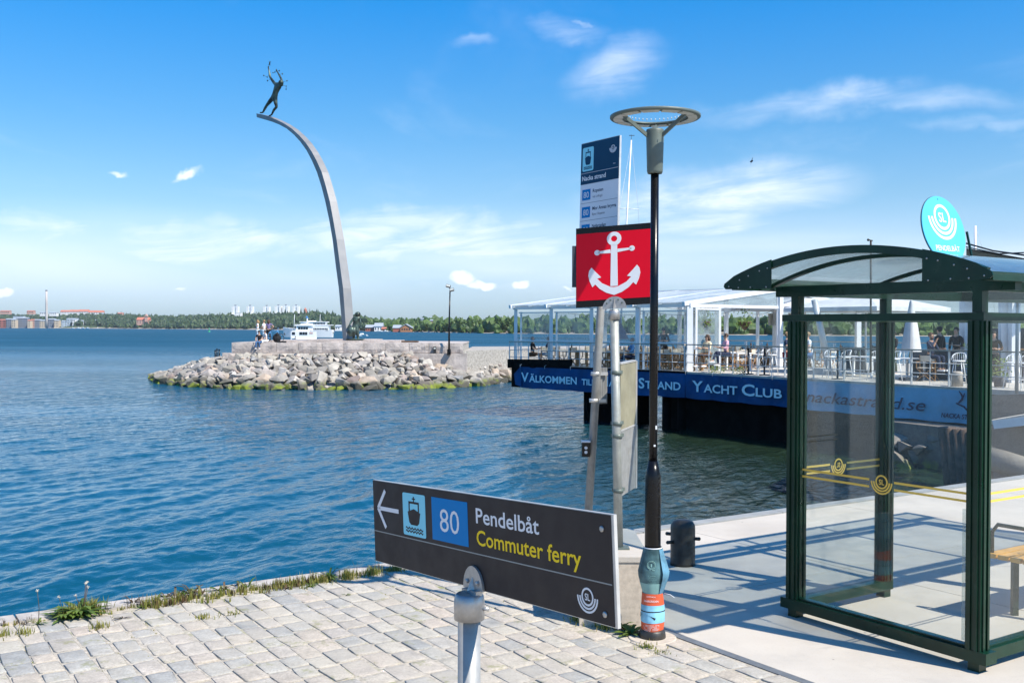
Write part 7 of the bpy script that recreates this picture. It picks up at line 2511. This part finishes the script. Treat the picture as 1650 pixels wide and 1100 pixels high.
MT['teal'] = mat('teal_poster_print', (0.025, 0.075, 0.085), 0.5, var=0.35, vscale=9, col2=(0.07, 0.15, 0.16))
MT['teal_light'] = mat('pale_green_poster_print', (0.20, 0.36, 0.34), 0.5, var=0.15, vscale=7)
MT['poster_blue'] = mat('blue_poster_print', (0.10, 0.24, 0.34), 0.5, var=0.3, vscale=14)
MT['orange'] = mat('orange_poster_print', (0.62, 0.10, 0.035), 0.5, var=0.12, vscale=6)
MT['sky_print'] = mat('sky_blue_poster_print', (0.22, 0.50, 0.66), 0.5, var=0.25, vscale=9)


def wrap(z0, z1, rfun, a0, a1, m, nm, parent, off=0.0, n=28, nz=8, th=.0012):
    """sheet bent round the post; rfun(v, a) gives the radius"""
    vs = []
    for s_ in (0, 1):
        for j in range(nz + 1):
            for i in range(n + 1):
                v = j / nz; a = R(a0 + (a1 - a0) * i / n)
                z = z0 + (z1 - z0) * v
                r_ = rfun(z, a) + off - th * s_
                vs.append(LF(r_ * math.cos(a), r_ * math.sin(a), z))
    N_ = (n + 1) * (nz + 1)
    fs = []
    for j in range(nz):
        for i in range(n):
            q = j * (n + 1) + i
            fs.append((q, q + 1, q + n + 2, q + n + 1)); fs.append((N_ + q + n + 1, N_ + q + n + 2, N_ + q + 1, N_ + q))
    mm = MB(); mm.add(vs, fs, True)
    return link(nm, mm.mesh(nm, parent_loc(parent)), m, parent, fix=False)


zA, zB, zC = zt(1021), zt(953), zt(880)
zM = zt(922)
def rup(z, a):
    # flared stiff poster: wide in the middle, tight at both ends
    v = (z - zt(955)) / (zt(879) - zt(955))
    bulge = (1 - abs((z - zM) / ((zC - zM) if z > zM else (zM - zt(957))))) 
    side = .5 + .5 * abs(math.cos(a)) ** 1.2
    return .058 + .040 * max(0, bulge) * side
def rlo(z, a):
    v = (z - zA) / (zB - zA)
    return .062 + .014 * math.sin(math.pi * (.15 + .75 * v)) + .003 * math.sin(a * 3 + v * 4)
ps = thing('teal_poster', (LX, LY, zM), 'folded teal poster with round emblem wrapped around the black lamp post', 'poster')
wrap(zt(957), zC, rup, -200, 20, 'teal', 'sheet', ps)
wrap(zt(957), zt(936), rup, -200, 20, 'teal_light', 'lower_band', ps, off=.0016)
def rside(z, a):
    return rup(z, 0) + .012 * max(0, math.cos(a)) * (1 - abs((z - zM) / (zC - zM)) * .9)
wrap(zt(956), zC - .01, rside, -58, 60, 'poster_blue', 'side_flap', ps, off=.002)
# light border and emblem
mm = MB()
front_a = lambda a: (R(a))
for za, zb_ in ((zC - .006, zC),):
    pass
wrap(zC - .006, zC, rup, -200, 20, 'white_print', 'border', ps, off=.002, nz=1)
ecz = zt(906); n_ = 30
for r_e, w_e in ((.026, .0035), (.020, .0025)):
    pts = []
    for i in range(n_):
        t = 2 * math.pi * i / n_
        z = ecz + r_e * math.sin(t); a = R(-104) + (r_e * math.cos(t)) / .075
        rr = rup(z, a) + .003
        pts.append(LF(rr * math.cos(a), rr * math.sin(a), z))
    mm.tube(pts, w_e / 2, 4, closed=True)
def on_poster(fn, zc, ac_, off):
    def g(x, y, c=0.0):
        z = zc + y; a = R(ac_) + x / .075; rr = fn(z, a) + off + c
        return LF(rr * math.cos(a), rr * math.sin(a), z)
    return g
mm.box((-.004, -.012, 0), (.004, .008, .001), on_poster(rup, ecz, -104, .002)); 
mm.build('emblem', 'teal_light', ps)
mm = MB()
gq = random.Random(4)
for i, py in enumerate((914, 923, 926, 929, 932, 935)):
    y = zt(py); w_ = .034 if i == 0 else gq.uniform(.03, .055); h_ = .0045 if i == 0 else .0018
    f_ = on_poster(rup, y, -100, .0022)
    nseg = 10
    for s_ in range(nseg):
        if gq.random() < .18: continue
        x0 = -w_ / 2 + w_ * s_ / nseg; mm.box((x0, -h_ / 2, 0), (x0 + w_ / nseg * .8, h_ / 2, .0006), f_)
mm.build('small_print', 'teal_light', ps)
po = thing('orange_poster', (LX, LY, zt(990)), 'orange poster with blue sea picture and white text taped around the lamp post foot', 'poster')
wrap(zA, zB, rlo, -230, 60, 'orange', 'sheet', po)
wrap(zt(999), zt(971), rlo, -230, 60, 'sky_print', 'picture_field', po, off=.0014)
wrap(zt(981.5), zt(980), rlo, -230, 60, 'cloth_black', 'border', po, off=.0026, nz=1)
mm = MB(); f_ = on_poster(rlo, zt(989), -110, .003)
mm.prism([(-.10, -.016), (.03, -.018), (.038, -.006), (.01, .004), (-.02, .014), (-.06, .012), (-.10, .016)], 0, .0008, lambda x, y, c: f_(x, y, c)); mm.build('dark_vessel_picture', 'cloth_black', po)
mm = MB()
class _F:            # bent frame for lettering on the poster
    def __init__(s, f): s.f = f
    def __call__(s, x, y, c=0.0): return s.f(x, y, c)
lettering(mm, 'SKÄRGÅRDEN', _F(on_poster(rlo, zt(965.5), -103, .0026)), -.052, 0, .013, .0004, width=.10)
lettering(mm, 'UPPTÄCK', _F(on_poster(rlo, zt(958), -103, .0026)), -.035, 0, .008, .0004, width=.065)
for i in range(9):
    y = zt(1002 + i * 1.9 + (2 if i > 5 else 0)); f_ = on_poster(rlo, y, -103, .0026); nseg = 14; w_ = .11 if i != 5 else .05
    for s_ in range(nseg):
        if gq.random() < .15: continue
        x0 = -.055 + w_ * s_ / nseg; mm.box((x0, -.0011, 0), (x0 + w_ / nseg * .8, .0011, .0005), f_)
mm.build('lettering', 'white_print', po)
mm = MB(); mm.tube([LF(.07, -.02, zt(954)), LF(.11, -.04, zt(955)), LF(.135, -.05, zt(959))], .0022, 5); mm.build('cable_tie', 'white_print', po)
k = MB(); k.lathe([(.16, -.02), (.155, .006), (.15, .008)], LF, 28); tag(k.build('lamp_footing', 'plinth'), 'round concrete footing under the black lamp post', 'footing')

# ---------------------------------------------------------------- mooring bollard
bo = PZ(1100, 909, 0.0)
BF = Frame(bo, (1, 0, 0), (0, 1, 0), (0, 0, 1))
bol = thing('mooring_bollard', bo, 'stout black iron mooring bollard with crossed pins on the concrete quay', 'bollard')
k = MB(); r_ = .104; hh = .385
k.lathe([(r_ + .004, 0), (r_, .02), (r_, hh - .07), (r_ * .97, hh - .045), (r_ * .82, hh - .018), (r_ * .5, hh - .003), (.01, hh)], BF, 32); k.build('barrel', 'black_iron', bol)
for (dx, dy, dz, L_x) in ((-1, -.45, .20, .15), (1, -.25, .225, .135), (-.95, .5, .25, .14)):
    d = Vector((dx, dy, 0)).normalized()
    c = bo + Vector((0, 0, dz)); k = MB(); k.tube([c + d * .09, c + d * (L_x - .004), c + d * L_x], [.014, .015, .012], 10); k.ball(c + d * L_x, .016, 8, 6); k.build('pin', 'black_iron', bol)

# ---------------------------------------------------------------- passenger shelter
SL0, SN = -.85, 3.55            # s range
T0, T1 = 2.93, 4.285
ZB0, ZB1 = .055, .125           # base rail
ZC = 2.077                      # middle rail
ZT = 2.225                      # underside of the eaves beam
she = thing('shelter', Q(SL0, (T0 + T1) / 2), 'dark green framed glass passenger shelter with arched clear roof', 'shelter')


def sbox(nm, a, b, m='green', parent=None):
    k = MB(); k.box(a, b, QF); return k.build(nm, m, parent or she)


def post(s, t, big=.048):
    k = MB()
    k.box((s - .036, t - .036, 0), (s + .036, t + .036, ZB0), QF)
    # fluted profile: core with ribs
    k.box((s - big, t - big, ZB1), (s + big, t + big, ZC - .024), QF)
    k.build('post', 'green', she)
    for (ds, dt) in ((-1, 0), (1, 0), (0, 1), (0, -1)):
        for o in (-.022, .022):
            kk = MB()
            if ds: kk.box((s + ds * big - (.005 if ds > 0 else .010), t + o - .010, ZB1 + .002), (s + ds * big + (.010 if ds > 0 else .005), t + o + .010, ZC - .026), QF)
            else: kk.box((s + o - .010, t + dt * big - (.005 if dt > 0 else .010), ZB1 + .002), (s + o + .010, t + dt * big + (.010 if dt > 0 else .005), ZC - .026), QF)
            kk.build('post_rib', 'green', she)
    sbox('post', (s - .031, t - .031, ZC + .024), (s + .031, t + .031, ZT))


for s, t in ((SL0, T0), (SL0, T1), (SL0 + .975, T0), (SN, T0), (SN, T1), (SL0 + 2.2, T1)):
    post(s, t)
# base rails, middle rails and eaves beams
sbox('base_rail', (SL0 - .055, T0 - .09, ZB0), (SL0 + .055, T1 + .09, ZB1))
sbox('base_rail', (SL0 + .056, T0 - .045, ZB0), (SL0 + 1.03, T0 + .045, ZB1))
sbox('base_rail', (SL0 + .056, T1 - .05, ZB0), (SN, T1 + .05, ZB1))
sbox('rail_cap', (SL0 - .028, T0 + .05, ZB1), (SL0 + .028, T1 - .05, ZB1 + .014))
sbox('rail_cap', (SL0 + .056, T1 - .03, ZB1), (SL0 + 2.14, T1 + .03, ZB1 + .014))
sbox('middle_rail', (SL0 - .045, T0 - .10, ZC - .023), (SL0 + .045, T1 + .05, ZC + .023))
sbox('middle_rail', (SL0 + .046, T1 - .04, ZC - .023), (SN, T1 + .04, ZC + .023))
sbox('middle_rail', (SL0 + .046, T0 - .04, ZC - .0225), (SN, T0 + .04, ZC + .0225))
sbox('eaves_beam', (SL0 - .032, T0 - .17, ZT), (SL0 + .032, T1 + .23, ZT + .072))
sbox('eaves_beam', (SL0 + .033, T0 - .032, ZT + .001), (SN + .3, T0 + .032, ZT + .071))
sbox('eaves_beam', (SL0 + .033, T1 - .032, ZT + .001), (SN + .3, T1 + .032, ZT + .071))
sbox('eaves_beam', (SL0 + 1.9, T0 - .1, ZT + .002), (SL0 + 1.96, T1 + .1, ZT + .070))
sbox('eaves_beam', (SN - .03, T0 - .17, ZT), (SN + .03, T1 + .23, ZT + .072))
# glass
def pane(nm, a, b):
    k = MB(); k.box(a, b, QF); return k.build(nm, 'glass', she)
pane('pane', (SL0 - .004, T0 + .05, ZB1 + .015), (SL0 + .004, T1 - .05, ZC - .024))
pane('pane', (SL0 + .05, T0 - .004, ZB1 + .001), (SL0 + .925, T0 + .004, ZC - .024))
pane('pane', (SL0 + .05, T1 - .004, ZB1 + .015), (SL0 + 2.15, T1 + .004, ZC - .024))
pane('pane', (SL0 + 2.25, T1 - .004, ZB1 + .001), (SN - .05, T1 + .004, ZC - .024))
pane('upper_pane', (SL0 - .004, T0 + .033, ZC + .024), (SL0 + .004, T1 - .033, ZT - .001))
pane('upper_pane', (SL0 + .04, T1 - .004, ZC + .024), (SN, T1 + .004, ZT))
pane('upper_pane', (SL0 + .04, T0 - .004, ZC + .024), (SN, T0 + .004, ZT))
pane('pane', (SN - .004, T0 + .05, ZB1 + .001), (SN + .004, T1 - .05, ZC - .024))
# stripes and emblems on the panes
def stripes(fr, L, xc, mirror=False, z=1.005, s_=.15):
    k = MB()
    for zz in (z + .018, z - .028):
        if xc - s_ * .62 > 0.02: k.box((0.0, zz, .001), (xc - s_ * .62, zz + .014, .002), fr)
        if xc + s_ * .62 < L: k.box((xc + s_ * .62, zz, .001), (L, zz + .014, .002), fr)
    sl_logo(k, fr, xc, z, s_, .001, .002)
    k.build('stripe_print', 'yellow_tape', she)


stripes(Frame(Q(SL0 - .0045, T0 + .05), N, (0, 0, 1), -E), T1 - T0 - .1, .645)
stripes(Frame(Q(SL0 + .925, T0 - .0045), -E, (0, 0, 1), -N), .875, .47)
stripes(Frame(Q(SL0 + .05, T1 + .0045), E, (0, 0, 1), N), 2.1, 1.35)
# arched roof
TA, TB = 2.64, 4.57
ZTIP = 2.305; RISE = .185
chord = TB - TA; Rr = (chord ** 2) / (8 * RISE) + RISE / 2; cz = ZTIP + RISE - Rr; ct = (TA + TB) / 2
half_a = math.asin(chord / 2 / Rr)
def vault(r_off, n=28, a0=-1.0, a1=1.0):
    return [(ct + (Rr + r_off) * math.sin(half_a * (a0 + (a1 - a0) * i / n)), cz + (Rr + r_off) * math.cos(half_a * (a0 + (a1 - a0) * i / n))) for i in range(n + 1)]
AF = Frame(P0, N, (0, 0, 1), -E)            # x = t, y = z, z = -s
S0R = SL0 - .385; S1R = SN + .385
def rib(s0, s1, r0, r1, nm='roof_rib', a0=-.98, a1=.98):
    k = MB(); k.ribbon(vault(r0, 28, a0, a1), vault(r1, 28, a0, a1), -s0, -s1, AF); return k.build(nm, 'green', she)
rib(S0R, S0R + .035, -.022, .026, 'end_arch'); rib(S1R - .035, S1R, -.022, .026, 'end_arch')
for s in (SL0 + .02, SL0 + 1.1, SL0 + 2.2, SL0 + 3.3, SN):
    rib(s - .02, s + .02, -.03, -.006)
k = MB(); k.ribbon(vault(-.004), vault(.002), -(S0R + .036), -(S1R - .036), AF); k.build('roof_sheet', 'poly', she)
for t, sg in ((TA, -1), (TB, 1)):
    # gutter along each eave
    kk = MB(); kk.prism([(t - .03 * sg - .03, ZTIP - .035), (t + .03, ZTIP - .035), (t + .03, ZTIP + .012), (t - .03 * sg - .03, ZTIP + .012)] if sg < 0 else [(t - .06, ZTIP - .035), (t + .0, ZTIP - .035), (t + .0, ZTIP + .012), (t - .06, ZTIP + .012)], -(S0R + .04), -(S1R - .04), AF)
    kk.build('gutter', 'green', she)
# pointed gusset plates with rivets at the arch feet
for se, sgn in ((S0R, -1), (S1R, 1)):
    for tt, sg in ((TA, -1), (TB, 1)):
        tip = tt + sg * .012
        L_g = .40
        xin = tt - sg * L_g
        za = ZTIP - .040
        ztop_in = cz + math.sqrt((Rr + .032) ** 2 - (xin - ct) ** 2)
        pts = [(tip, ZTIP - .03)] + [(tip + sg * .018, ZTIP - .012), (tip + sg * .012, ZTIP + .008)]
        for i in range(1, 7):
            x = tt - sg * L_g * i / 6
            pts.append((x, cz + math.sqrt((Rr + .032) ** 2 - (x - ct) ** 2)))
        pts += [(xin, za)]
        kk = MB(); s_face = se + (-.010 if sgn < 0 else .002)
        if sg > 0: pts = pts[::-1]
        kk.prism(pts, -(s_face + .008), -s_face, AF); pg = kk.build('gusset_plate', 'green', she)
        if sgn < 0:
            for (dx, dz) in ((.02, -.012), (.11, -.022), (.12, .030), (.20, .055), (.22, -.022), (.30, .085), (.36, -.025), (.37, .10)):
                kk = MB(); kk.lathe([(.0055, 0), (.0055, .002), (.002, .0035)], Frame(AF(tt - sg * dx, ZTIP + dz, -s_face + .0002), N, (0, 0, 1), -E), 8); kk.build('rivet', 'alu', pg)
sbox('corrugated_liner', (SL0 - .10, TA + .03, ZTIP - .03), (SL0 + 3.2, TA + .05, ZTIP + .05), 'green_light')
sbox('light_fitting', (SL0 + .9, 3.95, ZT + .12), (SL0 + 1.5, 4.12, ZT + .19), 'lamp_grey')
k = MB(); k.bar(Q(SL0 + .9, 3.6, ZT + .06), Q(SL0 + 1.2, 4.0, ZT + .16), .04, .06); k.build('bracket', 'green', she)
# narrow translucent grey strip inside by the near post
k = MB(); k.box((SL0 + .03, T1 - .12, ZB1 + .02), (SL0 + .036, T1 - .055, .93), QF); k.build('translucent_strip', 'poly', she)

# oval looking round sign standing on the roof
rc = P(1521.5, 370, 6.96)
mN = Vector((N.x, N.y, 0)); vy = (Vector((0, 0, 1)) - mN * .22).normalized()
of = Frame(rc, E, vy); of.z = of.x.cross(of.y)
if of.z.dot(N) < 0: of.z = -of.z
rs = thing('round_roof_sign', rc, 'round light blue sign with white ringed emblem standing on the shelter roof', 'sign')
MT['sign_blue'] = mat('light_blue_enamel', (0.10, 0.50, 0.72), 0.35, var=0.04)
k = MB(); k.lathe([(.236, -.010), (.238, -.002), (.236, 0)], of, 56, smooth=False); k.build('disc', 'sign_blue', rs)
k = MB(); k.lathe([(.240, -.0115), (.2405, -.0095)], of, 56, smooth=False); k.build('rim', 'planter', rs)
k = MB(); sl_logo(k, of, .0, .052, .30, .0008, .0016); lettering(k, 'PENDELBÅT', of, 0, -.150, .038, .0016, width=.27, align='C', bold=.02); k.build('lettering', 'white_print', rs)
k = MB(); k.lathe([(.004, 0), (.004, .002)], Frame(of(-.01, .215, 0), of.x, of.y, of.z), 8); k.build('screw', 'planter', rs)
k = MB(); ft_ = of(.03, -.2, -.02); rt_z = cz + Rr
k.bar(of(-.1, -.15, -.02), Vector((of(-.1, -.15, -.02).x, of(-.1, -.15, -.02).y, rt_z - .03)), .02); k.bar(of(.1, -.15, -.02), Vector((of(.1, -.15, -.02).x, of(.1, -.15, -.02).y, rt_z - .03)), .02)
k.build('bracket', 'green', rs)
k = MB(); k.bar(of(.262, -.18, .0), of(.262, .0, .0), .012); k.build('side_rod', 'green', rs)

# bench inside
bs0, bt = .21, 3.86
ben = thing('bench', Q(bs0 + .9, bt, 0), 'bench with varnished wooden slats and dark green steel frame in the shelter', 'bench')
for i in range(4):
    tt = bt - .17 + i * .088
    kk = MB(); kk.box((bs0, tt, .425), (bs0 + 2.0, tt + .072, .455), QF); kk.build('slat', 'wood', ben)
for s in (bs0 + .045, bs0 + 1.9):
    kk = MB(); pts = [Q(s, bt - .15, .424), Q(s, bt - .15, .60), Q(s, bt - .11, .655), Q(s, bt + .12, .655), Q(s, bt + .17, .60), Q(s, bt + .17, .424)]
    kk.tube(pts, .014, 8); kk.build('armrest', 'green', ben)
    kk = MB(); kk.bar(Q(s + .2, bt - .10, 0), Q(s + .2, bt - .10, .40), .04); kk.bar(Q(s + .2, bt + .12, 0), Q(s + .2, bt + .12, .40), .04); kk.bar(Q(s + .2, bt - .17, .41), Q(s + .2, bt + .19, .41), .03, .03); kk.build('leg', 'green', ben)

# ================================================================== WEEDS AND GRASS
def blades(mb, c, n, h, spread, q, lean=.5, w=.004):
    for _ in range(n):
        a = q.uniform(0, 6.28); rr = abs(q.gauss(0, spread * .5))
        b = c + Vector((math.cos(a) * rr, math.sin(a) * rr, 0))
        hh = h * q.uniform(.45, 1.1); la = q.uniform(0, 6.28); l = hh * q.uniform(0, lean)
        d = Vector((math.cos(la), math.sin(la), 0)); sdv = Vector((-d.y, d.x, 0)) * w * q.uniform(.6, 1.2)
        m = b + d * l * .35 + Vector((0, 0, hh * .6)); t = b + d * l + Vector((0, 0, hh))
        mb.add([b - sdv, b + sdv, m + sdv * .7, m - sdv * .7, t], [(0, 1, 2, 3), (3, 2, 4)])


q = random.Random(77)
gr = MB(); gd = MB()
s = -9.0
while s < STRIP_S - .1:
    dens = .32 + .9 * noise.noise(Vector((s * 1.9, 0, 1)))
    near_sign = -4.6 < s < -3.2
    for _ in range(3 if not near_sign else 6):
        if q.random() < dens + (.3 if near_sign else -.05):
            c = Q(s + q.uniform(-.04, .04), .17 + abs(q.gauss(0, .035 if not near_sign else .07)), -.005)
            blades(gr if q.random() < .7 else gd, c, q.randint(6, 14), q.uniform(.02, .06) * (1.7 if near_sign else 1), .03, q)
    if q.random() < .16:
        c = Q(s, .15 + q.uniform(-.03, .08), 0)
        for _ in range(q.randint(2, 6)):
            blades(gd, c, 1, q.uniform(.06, .15), .04, q, .45, .0022)
    s += .035
# moss and short grass in the joints
for _ in range(560):
    ss_ = q.uniform(-7.5, STRIP_S - .05); tt = .2 + abs(q.gauss(0, .9))
    if noise.noise(Vector((ss_ * 1.1, tt * 1.1, 5))) < .0 and q.random() < .8: continue
    c = Q(ss_, tt, -.012)
    # snap to a column joint
    kcol = round((ss_ - STRIP_S + .04) / .154); c = Q(STRIP_S - .044 + kcol * .154, tt, -.012)
    if .40 < c.x < 1.05 and 6.7 < c.y < 7.9: continue
    blades(gr, c, q.randint(4, 9), q.uniform(.010, .022), .03, q, .8, .003)
for px, py, n, h in ((330, 995, 60, .035), (375, 988, 45, .03), (160, 1012, 60, .05), (150, 985, 160, .10), (112, 992, 120, .09), (40, 1022, 50, .05), (5, 1025, 50, .06), (560, 932, 160, .08), (600, 925, 160, .07), (640, 918, 130, .06), (520, 938, 60, .07), (950, 1004, 120, .06), (930, 1000, 60, .05), (975, 1012, 80, .05), (1045, 1043, 60, .03), (1060, 1050, 40, .02)):
    c = PZ(px, py, 0.0)
    blades(gr, c, n, h, .10, q, .7)
gro = gr.build('grass', 'grass'); tag(gro, 'yellowish grass growing along the kerb and in the paving joints', kind='stuff')
gdo = gd.build('dry_weeds', 'weed_dark'); tag(gdo, 'small reddish weeds growing along the kerb', kind='stuff')


def leafy_weed(px, py, n, L, label, m='weed', stalks=0, up=.5, seed=1, group=None, w=.22):
    c = PZ(px, py, 0.0); q = random.Random(seed)
    t = thing('weed', c, label, 'weed', group)
    k = MB()
    for i in range(n):
        a = q.uniform(0, 6.28); l = L * q.uniform(.5, 1.1); u_ = up * q.uniform(.2, 1.3)
        d = Vector((math.cos(a), math.sin(a), 0)); sd = Vector((-d.y, d.x, 0))
        pts = []
        for j in range(5):
            v = j / 4; pos_ = c + Vector((q.uniform(-.004, .004), 0, .003)) + d * l * v * (1 - .15 * u_) + Vector((0, 0, l * u_ * v * (1.1 - .75 * v)))
            ww = l * w * (math.sin(math.pi * min(.98, v * .85 + .12)) * .6) * (1 + .35 * (j % 2))
            pts += [pos_ - sd * ww / 2, pos_ + sd * ww / 2]
        k.add(pts, [(j * 2, j * 2 + 1, j * 2 + 3, j * 2 + 2) for j in range(4)])
    k.build('leaf_rosette', m, t)
    for i in range(stalks):
        a = q.uniform(0, 6.28); h = q.uniform(.14, .26); tip = c + Vector((math.cos(a) * .05, math.sin(a) * .05, h))
        k = MB(); k.tube([c, c.lerp(tip, .5) + Vector((.008, 0, 0)), tip], [.0028, .0022, .0018], 5); st_ = k.build('stalk', 'weed_dark', t)
        k = MB()
        for _ in range(16):
            d = Vector((q.gauss(0, 1), q.gauss(0, 1), q.gauss(0, 1))).normalized() * .012; k.bar(tip, tip + d, .0014)
        k.ball(tip, .004, 6, 4); k.build('seed_head', 'canvas', st_)
    return t


leafy_weed(130, 990, 70, .23, 'big leafy dandelion with seed heads on the kerb at the left', 'weed', 4, .75, 3)
leafy_weed(102, 996, 40, .19, 'smaller green rosette touching the big dandelion on its left', 'weed', 1, .6, 4)
leafy_weed(62, 1006, 10, .09, 'small upright weed between dandelion and view edge', 'weed', 1, .9, 5)
leafy_weed(40, 1007, 8, .06, 'dark reddish weed near the left end of the kerb', 'weed_dark', 0, .8, 6)
leafy_weed(198, 996, 10, .08, 'flat dark weed in a joint right of the big dandelion', 'weed_dark', 0, .3, 7)
leafy_weed(214, 974, 14, .11, 'dark upright weed on the kerb right of the big dandelion', 'weed_dark', 0, 1.2, 8)
leafy_weed(232, 978, 14, .10, 'olive rosette on the kerb beside the dark upright weed', 'weed', 0, .7, 9)
for i, px in enumerate((252, 268, 283, 296, 310, 326, 352, 362, 385, 398)):
    leafy_weed(px, 968 - (px - 252) * .13 + rnd.uniform(-2, 2), 10, rnd.uniform(.09, .16), f'{ORD[i]} weed from the left in the reddish row along the middle of the kerb', 'weed_dark' if i % 3 else 'weed', 0, 1.1, 20 + i, 'reddish weeds along the middle of the kerb')
leafy_weed(460, 948, 18, .09, 'spreading dark weed on the kerb left of the thistle', 'weed_dark', 0, .5, 40)
leafy_weed(500, 944, 14, .08, 'flat weed just left of the upright thistle', 'weed', 0, .4, 41)
leafy_weed(529, 936, 18, .15, 'upright thistle like weed beside the grass clump on the kerb', 'weed', 0, 1.6, 42)
leafy_weed(558, 958, 12, .05, 'tiny plant growing in a round hole of the paving', 'weed', 0, .4, 43)
leafy_weed(1017, 1022, 34, .13, 'bright green leafy weed at the foot of the lamp post', 'weed', 0, .9, 44, w=.34)
leafy_weed(1003, 1012, 18, .10, 'green weed against the plinth left of the lamp post', 'weed', 0, 1.0, 45, w=.3)
leafy_weed(1036, 1042, 10, .06, 'small green weed in front of the lamp collar', 'weed', 0, .5, 46)

# ================================================================== HAZE
if USE_HAZE:
    k = MB(); k.box((-5200, -60, WZ - 2.4), (5200, 5200, 175))
    hz = k.mesh('haze')
    m = bpy.data.materials.new('thin_summer_haze'); m.use_nodes = True
    T = NT(m.node_tree); T.n.clear(); out = T.node('ShaderNodeOutputMaterial'); v = T.node('ShaderNodeVolumePrincipled')
    v.inputs['Color'].default_value = (0.86, 0.92, 1.0, 1); v.inputs['Density'].default_value = HAZE_D; v.inputs['Anisotropy'].default_value = 0.2
    T.l.new(v.outputs[0], out.inputs['Volume'])
    o = link('haze', hz, m); tag(o, 'thin bluish summer haze over the bay', kind='stuff')

for o in bpy.data.objects:
    if o.type == 'EMPTY' and o.name.startswith(('cobbled_pavement', 'pavement', 'breakwater')):
        for kx in ('label', 'category', 'group'):
            if kx in o.keys() and not o[kx]: del o[kx]
